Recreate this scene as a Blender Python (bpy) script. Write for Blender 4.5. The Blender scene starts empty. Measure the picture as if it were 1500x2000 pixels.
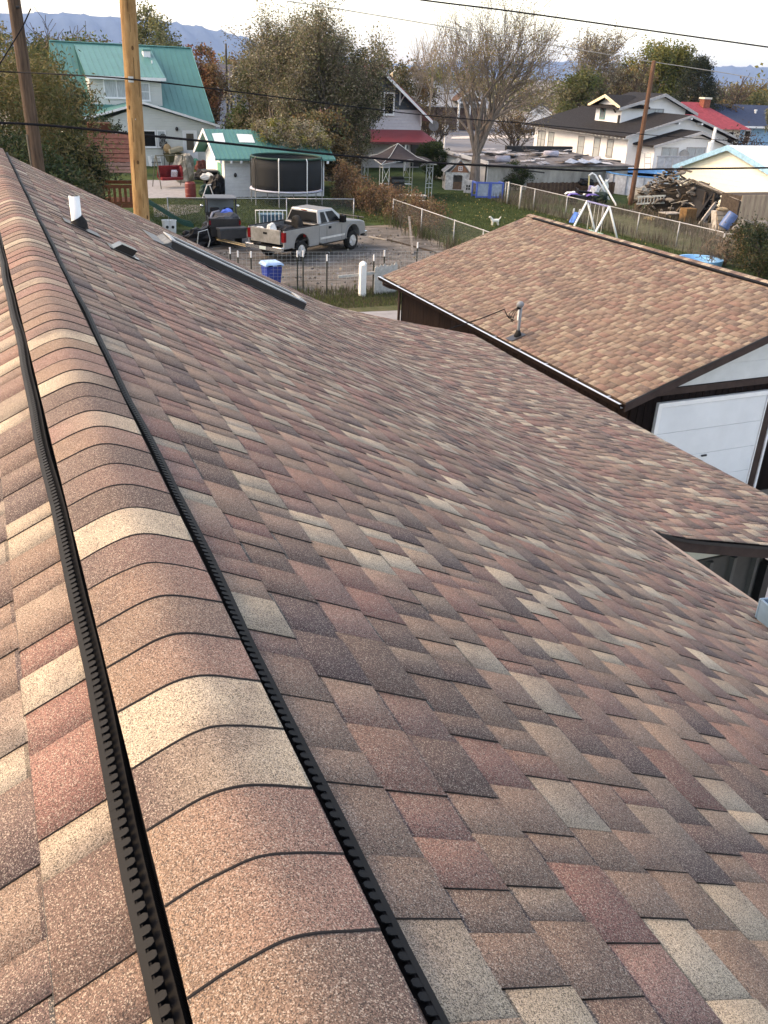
import bpy, math, random
import numpy as np
from mathutils import Vector, Matrix

# ------------------------------------------------------------------ camera, sky, sun, exposure
SC = bpy.context.scene
COL = SC.collection
H = 7.3                                   # eye height above the ground
FPX, CX, CY = 1722.0, 750.0, 1000.0       # focal length and centre in photo pixels (1500 x 2000)
_d = np.array([-153.0, 3458.0]); _d /= np.linalg.norm(_d)
_p = math.atan2(858.0, FPX)
_yaw = math.radians(-24.4016)
_e = np.array([_d[1], -_d[0], 0.0])
_g = np.array([_d[0] * math.cos(_p), _d[1] * math.cos(_p), math.sin(_p)])
_fw = np.array([-_d[0] * math.sin(_p), -_d[1] * math.sin(_p), math.cos(_p)])
_Y = math.cos(_yaw) * _fw + math.sin(_yaw) * _e
_X = -math.sin(_yaw) * _fw + math.cos(_yaw) * _e
ROT = np.array([_X, _Y, -_g])
camd = bpy.data.cameras.new("camera")
camd.sensor_fit = 'VERTICAL'; camd.sensor_height = 24.0
camd.lens = 24.0 * FPX / 2000.0
camd.clip_start = 0.05; camd.clip_end = 40000
cam = bpy.data.objects.new("camera", camd); COL.objects.link(cam)
_m = np.eye(4)
_m[:3, 0] = ROT @ [1, 0, 0]; _m[:3, 1] = ROT @ [0, -1, 0]; _m[:3, 2] = ROT @ [0, 0, -1]
_m[:3, 3] = [0, 0, H]
cam.matrix_world = Matrix(_m.tolist())
SC.camera = cam

SUN_AZ, SUN_EL = math.radians(-62), math.radians(38)      # azimuth measured from +Y towards +X
w = bpy.data.worlds.new("World"); SC.world = w; w.use_nodes = True
nt = w.node_tree; nt.nodes.clear()
sky = nt.nodes.new('ShaderNodeTexSky'); sky.sky_type = 'NISHITA'; sky.sun_disc = False
sky.sun_elevation = SUN_EL; sky.sun_rotation = SUN_AZ
sky.air_density = 0.9; sky.dust_density = 1.6; sky.ozone_density = 1.0
bg = nt.nodes.new('ShaderNodeBackground'); bg.inputs['Strength'].default_value = 0.15
out = nt.nodes.new('ShaderNodeOutputWorld')
nt.links.new(sky.outputs[0], bg.inputs['Color']); nt.links.new(bg.outputs[0], out.inputs['Surface'])
sl = bpy.data.lights.new("sun", 'SUN'); sl.energy = 0.5; sl.angle = math.radians(22)
sl.color = (1.0, 0.88, 0.66)
so = bpy.data.objects.new("sun", sl); COL.objects.link(so)
_sd = Vector((math.sin(SUN_AZ) * math.cos(SUN_EL), math.cos(SUN_AZ) * math.cos(SUN_EL), math.sin(SUN_EL)))
so.rotation_euler = _sd.to_track_quat('Z', 'Y').to_euler(); so.location = (-20, 10, 40)
SC.view_settings.view_transform = 'Standard'; SC.view_settings.look = 'None'
SC.view_settings.exposure = 2.12; SC.view_settings.gamma = 1.0
SC.view_settings.use_white_balance = True; SC.view_settings.white_balance_temperature = 9900; SC.view_settings.white_balance_tint = 16
SC.render.engine = 'CYCLES'
SC.cycles.max_bounces = 6; SC.cycles.diffuse_bounces = 3; SC.cycles.transparent_max_bounces = 12
SC.cycles.volume_bounces = 0
SC.cycles.use_denoising = True
rnd = random.Random(7)
RNG = np.random.default_rng(11)

# ------------------------------------------------------------------ photo pixel -> place
def ray(px, py):
    return ROT @ np.array([(px - CX) / FPX, (py - CY) / FPX, 1.0])
def G(px, py, z=0.0):
    r = ray(px, py); s = (z - H) / r[2]; return Vector((r[0] * s, r[1] * s, z))
def FY(px, py, Y):
    r = ray(px, py); s = Y / r[1]; return Vector((r[0] * s, Y, H + r[2] * s))
def FX(px, py, X):
    r = ray(px, py); s = X / r[0]; return Vector((X, r[1] * s, H + r[2] * s))
def VR(px, py, d):
    r = ray(px, py); s = d / math.hypot(r[0], r[1]); return Vector((r[0] * s, r[1] * s, H + r[2] * s))
def projv(P):
    c = (np.asarray(P) - [0, 0, H]) @ ROT
    return np.stack([CX + FPX * c[..., 0] / c[..., 2], CY + FPX * c[..., 1] / c[..., 2], c[..., 2]], -1)

# ------------------------------------------------------------------ materials
MATS = {}
def mat(name, rgb, rough=0.6, metal=0.0, var=0.18, scale=4.0, bump=0.0, bscale=30.0, rgb2=None, alpha=None, spec=None, detail=5.0, stretch=None, lap=None, sat=None, ramp=(0.35, 0.65)):
    if name in MATS: return MATS[name]
    m = bpy.data.materials.new(name); m.use_nodes = True
    nt = m.node_tree; N = nt.nodes; L = nt.links
    b = N['Principled BSDF']
    b.inputs['Roughness'].default_value = rough; b.inputs['Metallic'].default_value = metal
    b.inputs['Specular IOR Level'].default_value = spec if spec is not None else (0.15 if rough > .55 and metal == 0 else 0.5)
    geo = N.new('ShaderNodeNewGeometry'); pos = geo.outputs['Position']
    if stretch:
        mp = N.new('ShaderNodeMapping'); mp.inputs['Scale'].default_value = stretch
        L.new(pos, mp.inputs['Vector']); pos = mp.outputs[0]
    nz = N.new('ShaderNodeTexNoise'); nz.inputs['Scale'].default_value = scale; nz.inputs['Detail'].default_value = detail
    nz.inputs['Roughness'].default_value = 0.65
    L.new(pos, nz.inputs['Vector'])
    mr = N.new('ShaderNodeMapRange'); mr.inputs['From Min'].default_value = ramp[0]; mr.inputs['From Max'].default_value = ramp[1]
    L.new(nz.outputs['Fac'], mr.inputs['Value'])
    mx = N.new('ShaderNodeMix'); mx.data_type = 'RGBA'
    L.new(mr.outputs[0], mx.inputs[0])
    a = [max(0, c * (1 - var)) for c in rgb]; c2 = rgb2 if rgb2 else [min(1, c * (1 + var)) for c in rgb]
    mx.inputs[6].default_value = (*(rgb if rgb2 else a), 1); mx.inputs[7].default_value = (*c2, 1)
    L.new(mx.outputs[2], b.inputs['Base Color'])
    hgt = None
    if bump:
        n2 = N.new('ShaderNodeTexNoise'); n2.inputs['Scale'].default_value = bscale; n2.inputs['Detail'].default_value = 4
        L.new(pos, n2.inputs['Vector']); hgt = n2.outputs['Fac']
        bp = N.new('ShaderNodeBump'); bp.inputs['Strength'].default_value = bump; bp.inputs['Distance'].default_value = 0.05
        L.new(hgt, bp.inputs['Height']); L.new(bp.outputs[0], b.inputs['Normal'])
    if lap:       # lap siding: boards of height lap, each one tilted
        sx = N.new('ShaderNodeSeparateXYZ'); L.new(geo.outputs['Position'], sx.inputs[0])
        dv = N.new('ShaderNodeMath'); dv.operation = 'DIVIDE'; dv.inputs[1].default_value = lap; L.new(sx.outputs[2], dv.inputs[0])
        fr = N.new('ShaderNodeMath'); fr.operation = 'FRACT'; L.new(dv.outputs[0], fr.inputs[0])
        iv = N.new('ShaderNodeMath'); iv.operation = 'SUBTRACT'; iv.inputs[0].default_value = 1.0; L.new(fr.outputs[0], iv.inputs[1])
        bp = N.new('ShaderNodeBump'); bp.inputs['Strength'].default_value = 1.0; bp.inputs['Distance'].default_value = 0.04
        L.new(iv.outputs[0], bp.inputs['Height']); L.new(bp.outputs[0], b.inputs['Normal'])
    if alpha is not None:
        b.inputs['Alpha'].default_value = alpha
    MATS[name] = m
    return m
def colmat(name, rough=0.75, trans=0.0, mul=1.0, spec=0.3):
    """material that takes its colour from the mesh's own 'Col' attribute"""
    if name in MATS: return MATS[name]
    m = bpy.data.materials.new(name); m.use_nodes = True
    nt = m.node_tree; N = nt.nodes; L = nt.links
    b = N['Principled BSDF']; b.inputs['Roughness'].default_value = rough; b.inputs['Specular IOR Level'].default_value = spec
    at = N.new('ShaderNodeAttribute'); at.attribute_name = 'Col'
    L.new(at.outputs['Color'], b.inputs['Base Color'])
    if trans:
        tr = N.new('ShaderNodeBsdfTranslucent'); L.new(at.outputs['Color'], tr.inputs['Color'])
        ms = N.new('ShaderNodeMixShader'); ms.inputs[0].default_value = trans
        L.new(b.outputs[0], ms.inputs[1]); L.new(tr.outputs[0], ms.inputs[2])
        L.new(ms.outputs[0], N['Material Output'].inputs['Surface'])
    MATS[name] = m
    return m
def shingle_mat():
    m = bpy.data.materials.new('asphalt_granules'); m.use_nodes = True
    nt = m.node_tree; N = nt.nodes; L = nt.links
    b = N['Principled BSDF']; b.inputs['Roughness'].default_value = 0.85; b.inputs['Specular IOR Level'].default_value = 0.35
    at = N.new('ShaderNodeAttribute'); at.attribute_name = 'Col'
    geo = N.new('ShaderNodeNewGeometry')
    def noise(s, d=2.0, r=0.6):
        n = N.new('ShaderNodeTexNoise'); n.inputs['Scale'].default_value = s; n.inputs['Detail'].default_value = d
        n.inputs['Roughness'].default_value = r; L.new(geo.outputs['Position'], n.inputs['Vector']); return n.outputs['Fac']
    def rng(v, a, bb, c, d):
        r = N.new('ShaderNodeMapRange'); r.inputs['From Min'].default_value = a; r.inputs['From Max'].default_value = bb
        r.inputs['To Min'].default_value = c; r.inputs['To Max'].default_value = d; L.new(v, r.inputs['Value']); return r.outputs[0]
    def mul(col, f):
        x = N.new('ShaderNodeVectorMath'); x.operation = 'SCALE'; L.new(col, x.inputs[0]); L.new(f, x.inputs['Scale']); return x.outputs[0]
    # warm / dark blotches where two granule blends meet
    mx = N.new('ShaderNodeMix'); mx.data_type = 'RGBA'
    L.new(rng(noise(5.0, 3), 0.52, 0.72, 0.0, 0.55), mx.inputs[0])
    L.new(at.outputs['Color'], mx.inputs[6]); mx.inputs[7].default_value = (0.095, 0.060, 0.054, 1)
    c = mul(mx.outputs[2], rng(noise(430, 2, 0.8), 0.34, 0.66, 0.28, 1.75))
    c = mul(c, rng(noise(2.3, 2), 0.3, 0.7, 0.88, 1.12))
    # single pale granules
    vo = N.new('ShaderNodeTexVoronoi'); vo.inputs['Scale'].default_value = 560; L.new(geo.outputs['Position'], vo.inputs['Vector'])
    sp = N.new('ShaderNodeSeparateColor'); L.new(vo.outputs['Color'], sp.inputs[0])
    m2 = N.new('ShaderNodeMix'); m2.data_type = 'RGBA'
    L.new(rng(sp.outputs[0], 0.78, 0.92, 0.0, 0.7), m2.inputs[0]); L.new(c, m2.inputs[6])
    m2.inputs[7].default_value = (0.46, 0.38, 0.31, 1)
    m3 = N.new('ShaderNodeMix'); m3.data_type = 'RGBA'
    L.new(rng(sp.outputs[1], 0.74, 0.90, 0.0, 0.75), m3.inputs[0]); L.new(m2.outputs[2], m3.inputs[6])
    m3.inputs[7].default_value = (0.022, 0.019, 0.019, 1)
    # bare asphalt edges (very dark vertex colour) keep their colour
    lum = N.new('ShaderNodeSeparateColor'); L.new(at.outputs['Color'], lum.inputs[0])
    m4 = N.new('ShaderNodeMix'); m4.data_type = 'RGBA'
    L.new(rng(lum.outputs[0], 0.03, 0.05, 0.0, 1.0), m4.inputs[0]); L.new(at.outputs['Color'], m4.inputs[6]); L.new(m3.outputs[2], m4.inputs[7])
    L.new(m4.outputs[2], b.inputs['Base Color'])
    bp = N.new('ShaderNodeBump'); bp.inputs['Strength'].default_value = 0.5; bp.inputs['Distance'].default_value = 0.003
    L.new(noise(480, 2), bp.inputs['Height']); L.new(bp.outputs[0], b.inputs['Normal'])
    return m
def glass_mat(name, rgb, rough=0.05):
    if name in MATS: return MATS[name]
    m = bpy.data.materials.new(name); m.use_nodes = True
    b = m.node_tree.nodes['Principled BSDF']
    b.inputs['Base Color'].default_value = (*rgb, 1); b.inputs['Roughness'].default_value = rough
    b.inputs['Specular IOR Level'].default_value = 0.08
    MATS[name] = m
    return m

# ------------------------------------------------------------------ mesh building
ROOT = {}
def rootloc(o):
    while o.parent: o = o.parent
    return ROOT.get(o.name, (0, 0, 0))
def fin(name, me, m, parent=None, smooth=False, kind=None):
    o = bpy.data.objects.new(name, me); COL.objects.link(o)
    if m: me.materials.append(m)
    if parent: o.parent = parent
    if kind: o['kind'] = kind
    if smooth: me.polygons.foreach_set('use_smooth', [True] * len(me.polygons))
    return o
class MB:
    def __init__(s): s.v = []; s.f = []; s.c = None
    def add(s, vs, fs):
        n = len(s.v); s.v.extend([tuple(p) for p in vs]); s.f.extend([tuple(i + n for i in f) for f in fs]); return s
    def box(s, x0, x1, y0, y1, z0, z1):
        return s.add([(x0, y0, z0), (x1, y0, z0), (x1, y1, z0), (x0, y1, z0), (x0, y0, z1), (x1, y0, z1), (x1, y1, z1), (x0, y1, z1)],
                     [(0, 3, 2, 1), (4, 5, 6, 7), (0, 1, 5, 4), (1, 2, 6, 5), (2, 3, 7, 6), (3, 0, 4, 7)])
    def obox(s, c, a, b, n):
        c, a, b, n = map(Vector, (c, a, b, n))
        vs = [c + i * a + j * b + k * n for k in (-1, 1) for i, j in ((-1, -1), (1, -1), (1, 1), (-1, 1))]
        return s.add(vs, [(0, 3, 2, 1), (4, 5, 6, 7), (0, 1, 5, 4), (1, 2, 6, 5), (2, 3, 7, 6), (3, 0, 4, 7)])
    def beam(s, p, q, w, h, up=(0, 0, 1)):
        p, q = Vector(p), Vector(q); d = (q - p); a = d.normalized(); u = Vector(up)
        sd = a.cross(u)
        if sd.length < 1e-4: sd = a.cross(Vector((1, 0, 0)))
        sd.normalize(); u = sd.cross(a).normalized()
        return s.obox((p + q) / 2, d / 2, sd * w / 2, u * h / 2)
    def tube(s, pts, r, n=6, cap=True):
        pts = [Vector(p) for p in pts]; k = len(pts)
        rs = r if isinstance(r, (list, tuple)) else [r] * k
        base = len(s.v); prev = None
        for i, p in enumerate(pts):
            t = (pts[min(i + 1, k - 1)] - pts[max(i - 1, 0)])
            t = t.normalized() if t.length > 1e-9 else Vector((0, 0, 1))
            if prev is None:
                a = t.orthogonal().normalized()
            else:
                a = prev - t * prev.dot(t)
                a = a.normalized() if a.length > 1e-6 else t.orthogonal().normalized()
            prev = a; b = t.cross(a)
            for j in range(n):
                th = 2 * math.pi * j / n
                s.v.append(tuple(p + rs[i] * (math.cos(th) * a + math.sin(th) * b)))
        for i in range(k - 1):
            for j in range(n):
                j2 = (j + 1) % n
                s.f.append((base + i * n + j, base + i * n + j2, base + (i + 1) * n + j2, base + (i + 1) * n + j))
        if cap:
            s.f.append(tuple(base + j for j in reversed(range(n)))); s.f.append(tuple(base + (k - 1) * n + j for j in range(n)))
        return s
    def cyl(s, p, q, r0, r1=None, n=12):
        return s.tube([p, q], [r0, r0 if r1 is None else r1], n)
    def lathe(s, prof, c=(0, 0, 0), n=20, axis='z', close=False):
        base = len(s.v); c = Vector(c); k = len(prof)
        for r, h in prof:
            for j in range(n):
                th = 2 * math.pi * j / n; a, b = r * math.cos(th), r * math.sin(th)
                s.v.append(tuple(c + (Vector((a, b, h)) if axis == 'z' else Vector((a, h, b)) if axis == 'y' else Vector((h, a, b)))))
        for i in range(k if close else k - 1):
            i2 = (i + 1) % k
            for j in range(n):
                j2 = (j + 1) % n
                s.f.append((base + i * n + j, base + i * n + j2, base + i2 * n + j2, base + i2 * n + j))
        if not close:
            s.f.append(tuple(base + j for j in reversed(range(n)))); s.f.append(tuple(base + (k - 1) * n + j for j in range(n)))
        return s
    def ell(s, c, r, n=10, m=6):
        return s.lathe([(max(1e-3, math.sin(math.pi * i / m)) * 1.0, -math.cos(math.pi * i / m)) for i in range(m + 1)], (0, 0, 0), n)._fix(c, r, n * (m + 1))
    def _fix(s, c, r, k):
        for i in range(len(s.v) - k, len(s.v)):
            x, y, z = s.v[i]; s.v[i] = (c[0] + x * r[0], c[1] + y * r[1], c[2] + z * r[2])
        return s
    def prism(s, pts, vec):
        pts = [Vector(p) for p in pts]; vec = Vector(vec); n = len(pts)
        return s.add(pts + [p + vec for p in pts],
                     [tuple(reversed(range(n))), tuple(range(n, 2 * n))] + [(i, (i + 1) % n, n + (i + 1) % n, n + i) for i in range(n)])
    def poly(s, pts): return s.add(pts, [tuple(range(len(pts)))])
    def slab(s, pts, t):           # a thin plate: polygon thickened downwards along its normal
        p = [Vector(q) for q in pts]; nrm = (p[1] - p[0]).cross(p[2] - p[0]).normalized()
        return s.prism(p, nrm * t)
    def build(s, name, m, parent=None, world=False, smooth=False, bevel=0.0, kind=None):
        v = np.array(s.v, dtype=float)
        if world and parent is not None: v = v - np.array(rootloc(parent))
        me = bpy.data.meshes.new(name); me.from_pydata(v.tolist(), [], s.f)
        me.validate()
        import bmesh as _b
        bm = _b.new(); bm.from_mesh(me); _b.ops.recalc_face_normals(bm, faces=bm.faces); bm.to_mesh(me); bm.free()
        o = fin(name, me, m, parent, smooth, kind)
        if bevel:
            md = o.modifiers.new('bevel', 'BEVEL'); md.width = bevel; md.segments = 2; md.limit_method = 'ANGLE'; md.angle_limit = math.radians(40)
        return o
def thing(name, label, cat, loc=(0, 0, 0), rz=0.0, group=None):
    o = bpy.data.objects.new(name, None); COL.objects.link(o); o.empty_display_size = 0.3
    o.location = loc; o.rotation_euler = (0, 0, rz); o['label'] = label; o['category'] = cat
    if group: o['group'] = group
    ROOT[o.name] = tuple(loc)
    return o
def tag(o, label, cat, group=None):
    o['label'] = label; o['category'] = cat
    if group: o['group'] = group
    return o
def origin(o, loc):
    """move an object's origin to loc without moving its mesh"""
    loc = Vector(loc); o.data.transform(Matrix.Translation(-loc)); o.location = loc; return o
def struct(o): o['kind'] = 'structure'; return o
def arraymesh(name, V, F, m, parent=None, C=None, cdom='CORNER', smooth=False, kind=None):
    """V (n,3), F (k,4) quads; C one colour per face corner or per point"""
    me = bpy.data.meshes.new(name)
    nv, nf, q = len(V), len(F), F.shape[1]
    me.vertices.add(nv); me.vertices.foreach_set('co', np.asarray(V, dtype=np.float32).ravel())
    me.loops.add(nf * q); me.loops.foreach_set('vertex_index', np.asarray(F, dtype=np.int32).ravel())
    me.polygons.add(nf); me.polygons.foreach_set('loop_start', np.arange(0, nf * q, q, dtype=np.int32))
    me.polygons.foreach_set('loop_total', np.full(nf, q, dtype=np.int32))
    me.update(calc_edges=True)
    if C is not None:
        at = me.color_attributes.new('Col', 'FLOAT_COLOR', cdom)
        C = np.asarray(C, dtype=np.float32)
        if C.shape[-1] == 3: C = np.concatenate([C, np.ones((*C.shape[:-1], 1), np.float32)], -1)
        at.data.foreach_set('color', C.ravel())
    return fin(name, me, m, parent, smooth, kind)
def window(parent, o, a, nrm, x0, x1, z0, z1, fm, gm, nx=1, nz=1, fw=0.09, name='window', sill=True):
    """window on a wall: o = wall origin, a = unit vector along the wall, nrm = outward normal; frame > panes"""
    o, a, nrm = Vector(o), Vector(a), Vector(nrm); up = Vector((0, 0, 1)); f = MB()
    def bar(u0, u1, w0, w1, d0, d1, mb):
        c = o + a * ((u0 + u1) / 2) + up * ((w0 + w1) / 2) + nrm * ((d0 + d1) / 2)
        mb.obox(c, a * (u1 - u0) / 2, up * (w1 - w0) / 2, nrm * (d1 - d0) / 2)
    bar(x0 - fw, x0, z0 - fw, z1 + fw, -.02, .05, f); bar(x1, x1 + fw, z0 - fw, z1 + fw, -.02, .05, f)
    bar(x0, x1, z1, z1 + fw, -.02, .047, f); bar(x0, x1, z0 - fw, z0, -.02, .047, f)
    if sill: bar(x0 - fw - .03, x1 + fw + .03, z0 - fw - .04, z0 - fw, -.02, .09, f)
    mw = fw * .5
    for i in range(1, nx):
        xx = x0 + (x1 - x0) * i / nx; bar(xx - mw / 2, xx + mw / 2, z0, z1, -.01, .043, f)
    for i in range(1, nz):
        zz = z0 + (z1 - z0) * i / nz; bar(x0, x1, zz - mw / 2, zz + mw / 2, -.01, .040, f)
    fo = f.build(name, fm, parent)
    for i in range(nx):
        for j in range(nz):
            g = MB(); e = mw / 2 + .002
            bar(x0 + (x1 - x0) * i / nx + (e if i else 0), x0 + (x1 - x0) * (i + 1) / nx - (e if i < nx - 1 else 0),
                z0 + (z1 - z0) * j / nz + (e if j else 0), z0 + (z1 - z0) * (j + 1) / nz - (e if j < nz - 1 else 0), -.015, .012, g)
            g.build('pane', gm, fo)
    return fo

# shared materials
SH = shingle_mat()
WHITE = mat('white_paint', (.74, .75, .76), .5, var=.06, scale=3)
WHITEW = mat('weathered_white_paint', (.46, .46, .44), .7, var=.2, scale=8, bump=.2)
BROWN = mat('brown_paint', (.052, .034, .030), .6, var=.2, scale=6)
DKBOARD = mat('dark_brown_boards', (.012, .008, .0075), .8, spec=.05, var=.3, scale=9, stretch=(1, 1, .15))
CREAM = mat('cream_paint', (.62, .62, .54), .6, var=.08, scale=2)
BLACKP = mat('black_plastic', (.007, .007, .008), .6, spec=.08, var=.2, scale=20)
BLACKM = mat('black_metal', (.015, .015, .016), .45, var=.2, scale=8)
GALV = mat('galvanised_metal', (.42, .45, .46), .42, metal=.7, var=.2, scale=14)
ALU = mat('aluminium', (.72, .74, .76), .35, metal=.8, var=.08, scale=8)
PVC = mat('white_plastic', (.80, .81, .80), .4, var=.04)
RUBBER = mat('rubber', (.018, .018, .018), .8, var=.3, scale=25)
GLASSD = glass_mat('dark_glass', (.008, .009, .010), .2)
GLASSG = glass_mat('grey_glass', (.16, .19, .21), .12)
CURT = mat('curtained_glass', (.36, .40, .42), .3, var=.25, scale=6, stretch=(3, 3, .3))
WOODN = mat('new_pole_wood', (.17, .088, .036), .8, rgb2=(.36, .22, .105), scale=2.2, detail=9, stretch=(4, 4, .8), bump=.4, bscale=5, ramp=(.30, .62))
WOODO = mat('old_pole_wood', (.085, .058, .043), .9, var=.45, scale=3, stretch=(7, 7, .5), bump=.35, bscale=6)
WOODR = mat('red_stained_wood', (.20, .07, .035), .7, var=.25, scale=5, stretch=(1, 1, 4))
CONC = mat('concrete', (.25, .25, .26), .9, var=.14, scale=2.5, bump=.1)
WIRE = mat('cable_black', (.010, .010, .012), .8, spec=.1)
LEAFM = colmat('leaves', .7, .32)
BARK = mat('bark', (.16, .135, .12), .95, var=.35, scale=3, stretch=(5, 5, .8), bump=.5, bscale=8)
BARKD = mat('dark_bark', (.075, .06, .05), .95, var=.35, scale=3, stretch=(5, 5, .8), bump=.5, bscale=8)
# ------------------------------------------------------------------ shingled roofs
TAN = [(.40, .325, .24), (.37, .295, .215), (.33, .265, .20)]
RED = [(.20, .108, .092), (.18, .095, .082), (.215, .122, .10), (.19, .115, .10)]
TAU = [(.21, .143, .112), (.19, .130, .104), (.23, .158, .122), (.195, .132, .108)]
DRK = [(.10, .066, .057), (.115, .076, .064), (.09, .061, .055)]
EDGE = np.array((.020, .016, .015))
def pick(r, bias=0.0):
    x = r.random()
    pal = TAN if x < .26 + bias else RED if x < .54 else TAU if x < .85 else DRK
    c = np.array(pal[int(r.random() * len(pal))]) * (0.84 + 0.2 * r.random()); g = c.mean(); return np.maximum(.055, g + (c - g) * (.95 if c[0] > .26 else 1.18))
def shingle_roof(prefix, parent, P, courses, v_of, urange, seed, n_single=300, hole=None, tw=(.075, .24), thick=1.0, bias=0.0, mute=.04, tone=1.0):
    """P(u, v, n) -> world points; course k spans v_of(k)..v_of(k+1); urange(k) -> (u0, u1).
    Laminated shingles: raised tabs alternate with the lower backing layer, every piece has its own edges."""
    r = np.random.default_rng(seed); pcs = []
    for k in range(courses):
        u0, u1 = urange(k); u = u0 - r.random() * .1; tab = r.random() < .5
        va, vb = v_of(k), v_of(k + 1)
        c1 = pick(r, bias)
        while u < u1:
            was_tan = c1[0] > .26
            if was_tan or r.random() < .75: c1 = pick(r, bias if not was_tan else -.1)
            wd = r.uniform(*tw) if tab else r.uniform(tw[0] * .8, tw[1] * .75)
            if c1[0] > .26: wd = min(wd, r.uniform(.11, .22))
            a, b = max(u, u0), min(u + wd, u1)
            if b - a > .012 and not (hole and hole(a, b, va, vb)): pcs.append((a, b, va, vb + r.uniform(-.002, .003), tab, c1, c1 * (0.82 + .36 * r.random()) if r.random() < .6 else pick(r, bias) * .4 + c1 * .6))
            u += wd; tab = not tab if r.random() < .93 else tab
    A = np.array([p[0] for p in pcs]); B = np.array([p[1] for p in pcs]); VA = np.array([p[2] for p in pcs]); VB = np.array([p[3] for p in pcs])
    T = np.array([p[4] for p in pcs]); mean = np.array((.205, .138, .115)); C1 = np.array([p[5] for p in pcs]) * (1 - mute) + mean * mute; C2 = np.array([p[6] for p in pcs]) * (1 - mute) + mean * mute; C1 = C1 * tone; C2 = C2 * tone
    n = len(pcs); th = np.where(T, .0050, .0026) * thick; n0 = np.where(T, .0030, .0005) * thick
    lift = r.uniform(0, .0016, n) * thick
    ch = .0035
    band = np.where(T, .004, .009)
    g = .0008
    def row(v, nn): return np.stack([P(A + g, v, nn), P(B - g, v, nn)], 1)
    rows = [row(VA - .012, n0 - .001), row(VA + band, n0 + (th - n0) * .12 + lift * .1), row(VB - ch, th + lift), row(VB, th + lift - .0028 * thick), row(VB, -.002 + 0 * th)]
    V = np.stack(rows, 1).reshape(n, 10, 3)     # r0a r0b r1a r1b r2a r2b r3a r3b r4a r4b
    quads = np.array([[0, 1, 3, 2], [2, 3, 5, 4], [4, 5, 7, 6], [6, 7, 9, 8], [8, 0, 2, 4], [8, 4, 6, 6], [1, 9, 5, 3], [9, 7, 5, 5]])
    quads = quads[[0, 1, 2, 3, 4, 6]]
    # sides end at the chamfer row; flip winding if the frame is left-handed
    p = V[0]; nn = np.cross(p[3] - p[2], p[4] - p[2])
    if nn[2] < 0: quads = quads[:, ::-1]
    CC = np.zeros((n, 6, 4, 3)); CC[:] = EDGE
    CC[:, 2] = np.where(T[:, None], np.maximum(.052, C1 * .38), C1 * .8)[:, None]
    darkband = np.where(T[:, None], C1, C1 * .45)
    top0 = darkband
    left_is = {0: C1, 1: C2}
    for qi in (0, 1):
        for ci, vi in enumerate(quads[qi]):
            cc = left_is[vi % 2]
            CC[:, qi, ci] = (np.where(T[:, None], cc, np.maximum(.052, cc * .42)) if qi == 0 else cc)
    # which pieces show largest in the photo
    pr = projv(V[:, [2, 3, 5, 4]])
    x, y = pr[..., 0], pr[..., 1]
    area = .5 * np.abs((x[:, 0] - x[:, 2]) * (y[:, 1] - y[:, 3]) - (x[:, 1] - x[:, 3]) * (y[:, 0] - y[:, 2]))
    cx, cy = x.mean(1), y.mean(1)
    vis = (pr[..., 2].min(1) > .1) & (cx > -20) & (cx < 1520) & (cy > -20) & (cy < 2020)
    area = np.where(vis, area, 0)
    order = np.argsort(-area); single = set(order[:n_single][area[order[:n_single]] > 0].tolist())
    off = np.array(rootloc(parent))
    rest = np.array([i for i in range(n) if i not in single])
    for i in sorted(single):
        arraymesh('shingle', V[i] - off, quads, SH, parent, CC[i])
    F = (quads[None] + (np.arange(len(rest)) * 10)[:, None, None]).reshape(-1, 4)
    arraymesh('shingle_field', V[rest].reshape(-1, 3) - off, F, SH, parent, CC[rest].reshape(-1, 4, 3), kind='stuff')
def cap_row(parent, x0, z0, ya, yb, half, slope, seed, drop_to=None, expo=.143, name='ridge_cap', thick=.0016, rr=.05, near=None, bias=-.07):
    """ridge cap shingles: each an arched piece, its butt edge towards -Y, lapping the one nearer the camera"""
    r = np.random.default_rng(seed); y = yb; off = np.array(rootloc(parent)); K = 30
    xs = np.linspace(-half, half, K + 1)
    base = -slope * (np.sqrt(xs ** 2 + rr * rr) - rr)
    while y > ya:
        y0 = y - expo + r.uniform(-.004, .004); sk = r.uniform(-.004, .004)
        c = pick(r, bias); c2 = pick(r) * .5 + c * .5; L = expo + .03
        if near is not None:
            ki = int(round((y0 - near[0]) / expo))
            if 0 <= ki < len(near[1]): c, c2 = np.array(near[1][ki][0]), np.array(near[1][ki][1])
        lift = thick * 1.6; e = r.uniform(0, .002)
        rows = []
        wob = sk * xs / half
        w2 = np.interp(xs, np.linspace(-half, half, 7), r.uniform(-.002, .002, 7))
        for yy, dz in ((y0, -.001), (y0, lift - .0010 + e), (y0 + .003, lift + e), (y0 + L, .0005)):
            rows.append(np.stack([x0 + xs * (1 + .004 * (dz > 0)), np.full(K + 1, yy) + wob + w2 * (yy < y0 + .01), z0 + base + dz], 1))
        V = np.concatenate(rows); q = []; cc = []
        for j in range(3):
            for i in range(K):
                a = j * (K + 1) + i; q.append((a, a + 1, a + K + 2, a + K + 1))
                t = i / K
                cl = c * (1 - t) + c2 * t
                cc.append([cl] * 4 if j == 2 else [EDGE] * 4)
        for ed in (0, K):        # side edges
            a = [1 * (K + 1) + ed, 2 * (K + 1) + ed, 3 * (K + 1) + ed, ed]
            q.append(tuple(a if ed == 0 else a[::-1])); cc.append([EDGE] * 4)
        arraymesh(name, V - off, np.array(q), SH, parent, np.array(cc))
        y -= expo

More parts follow.
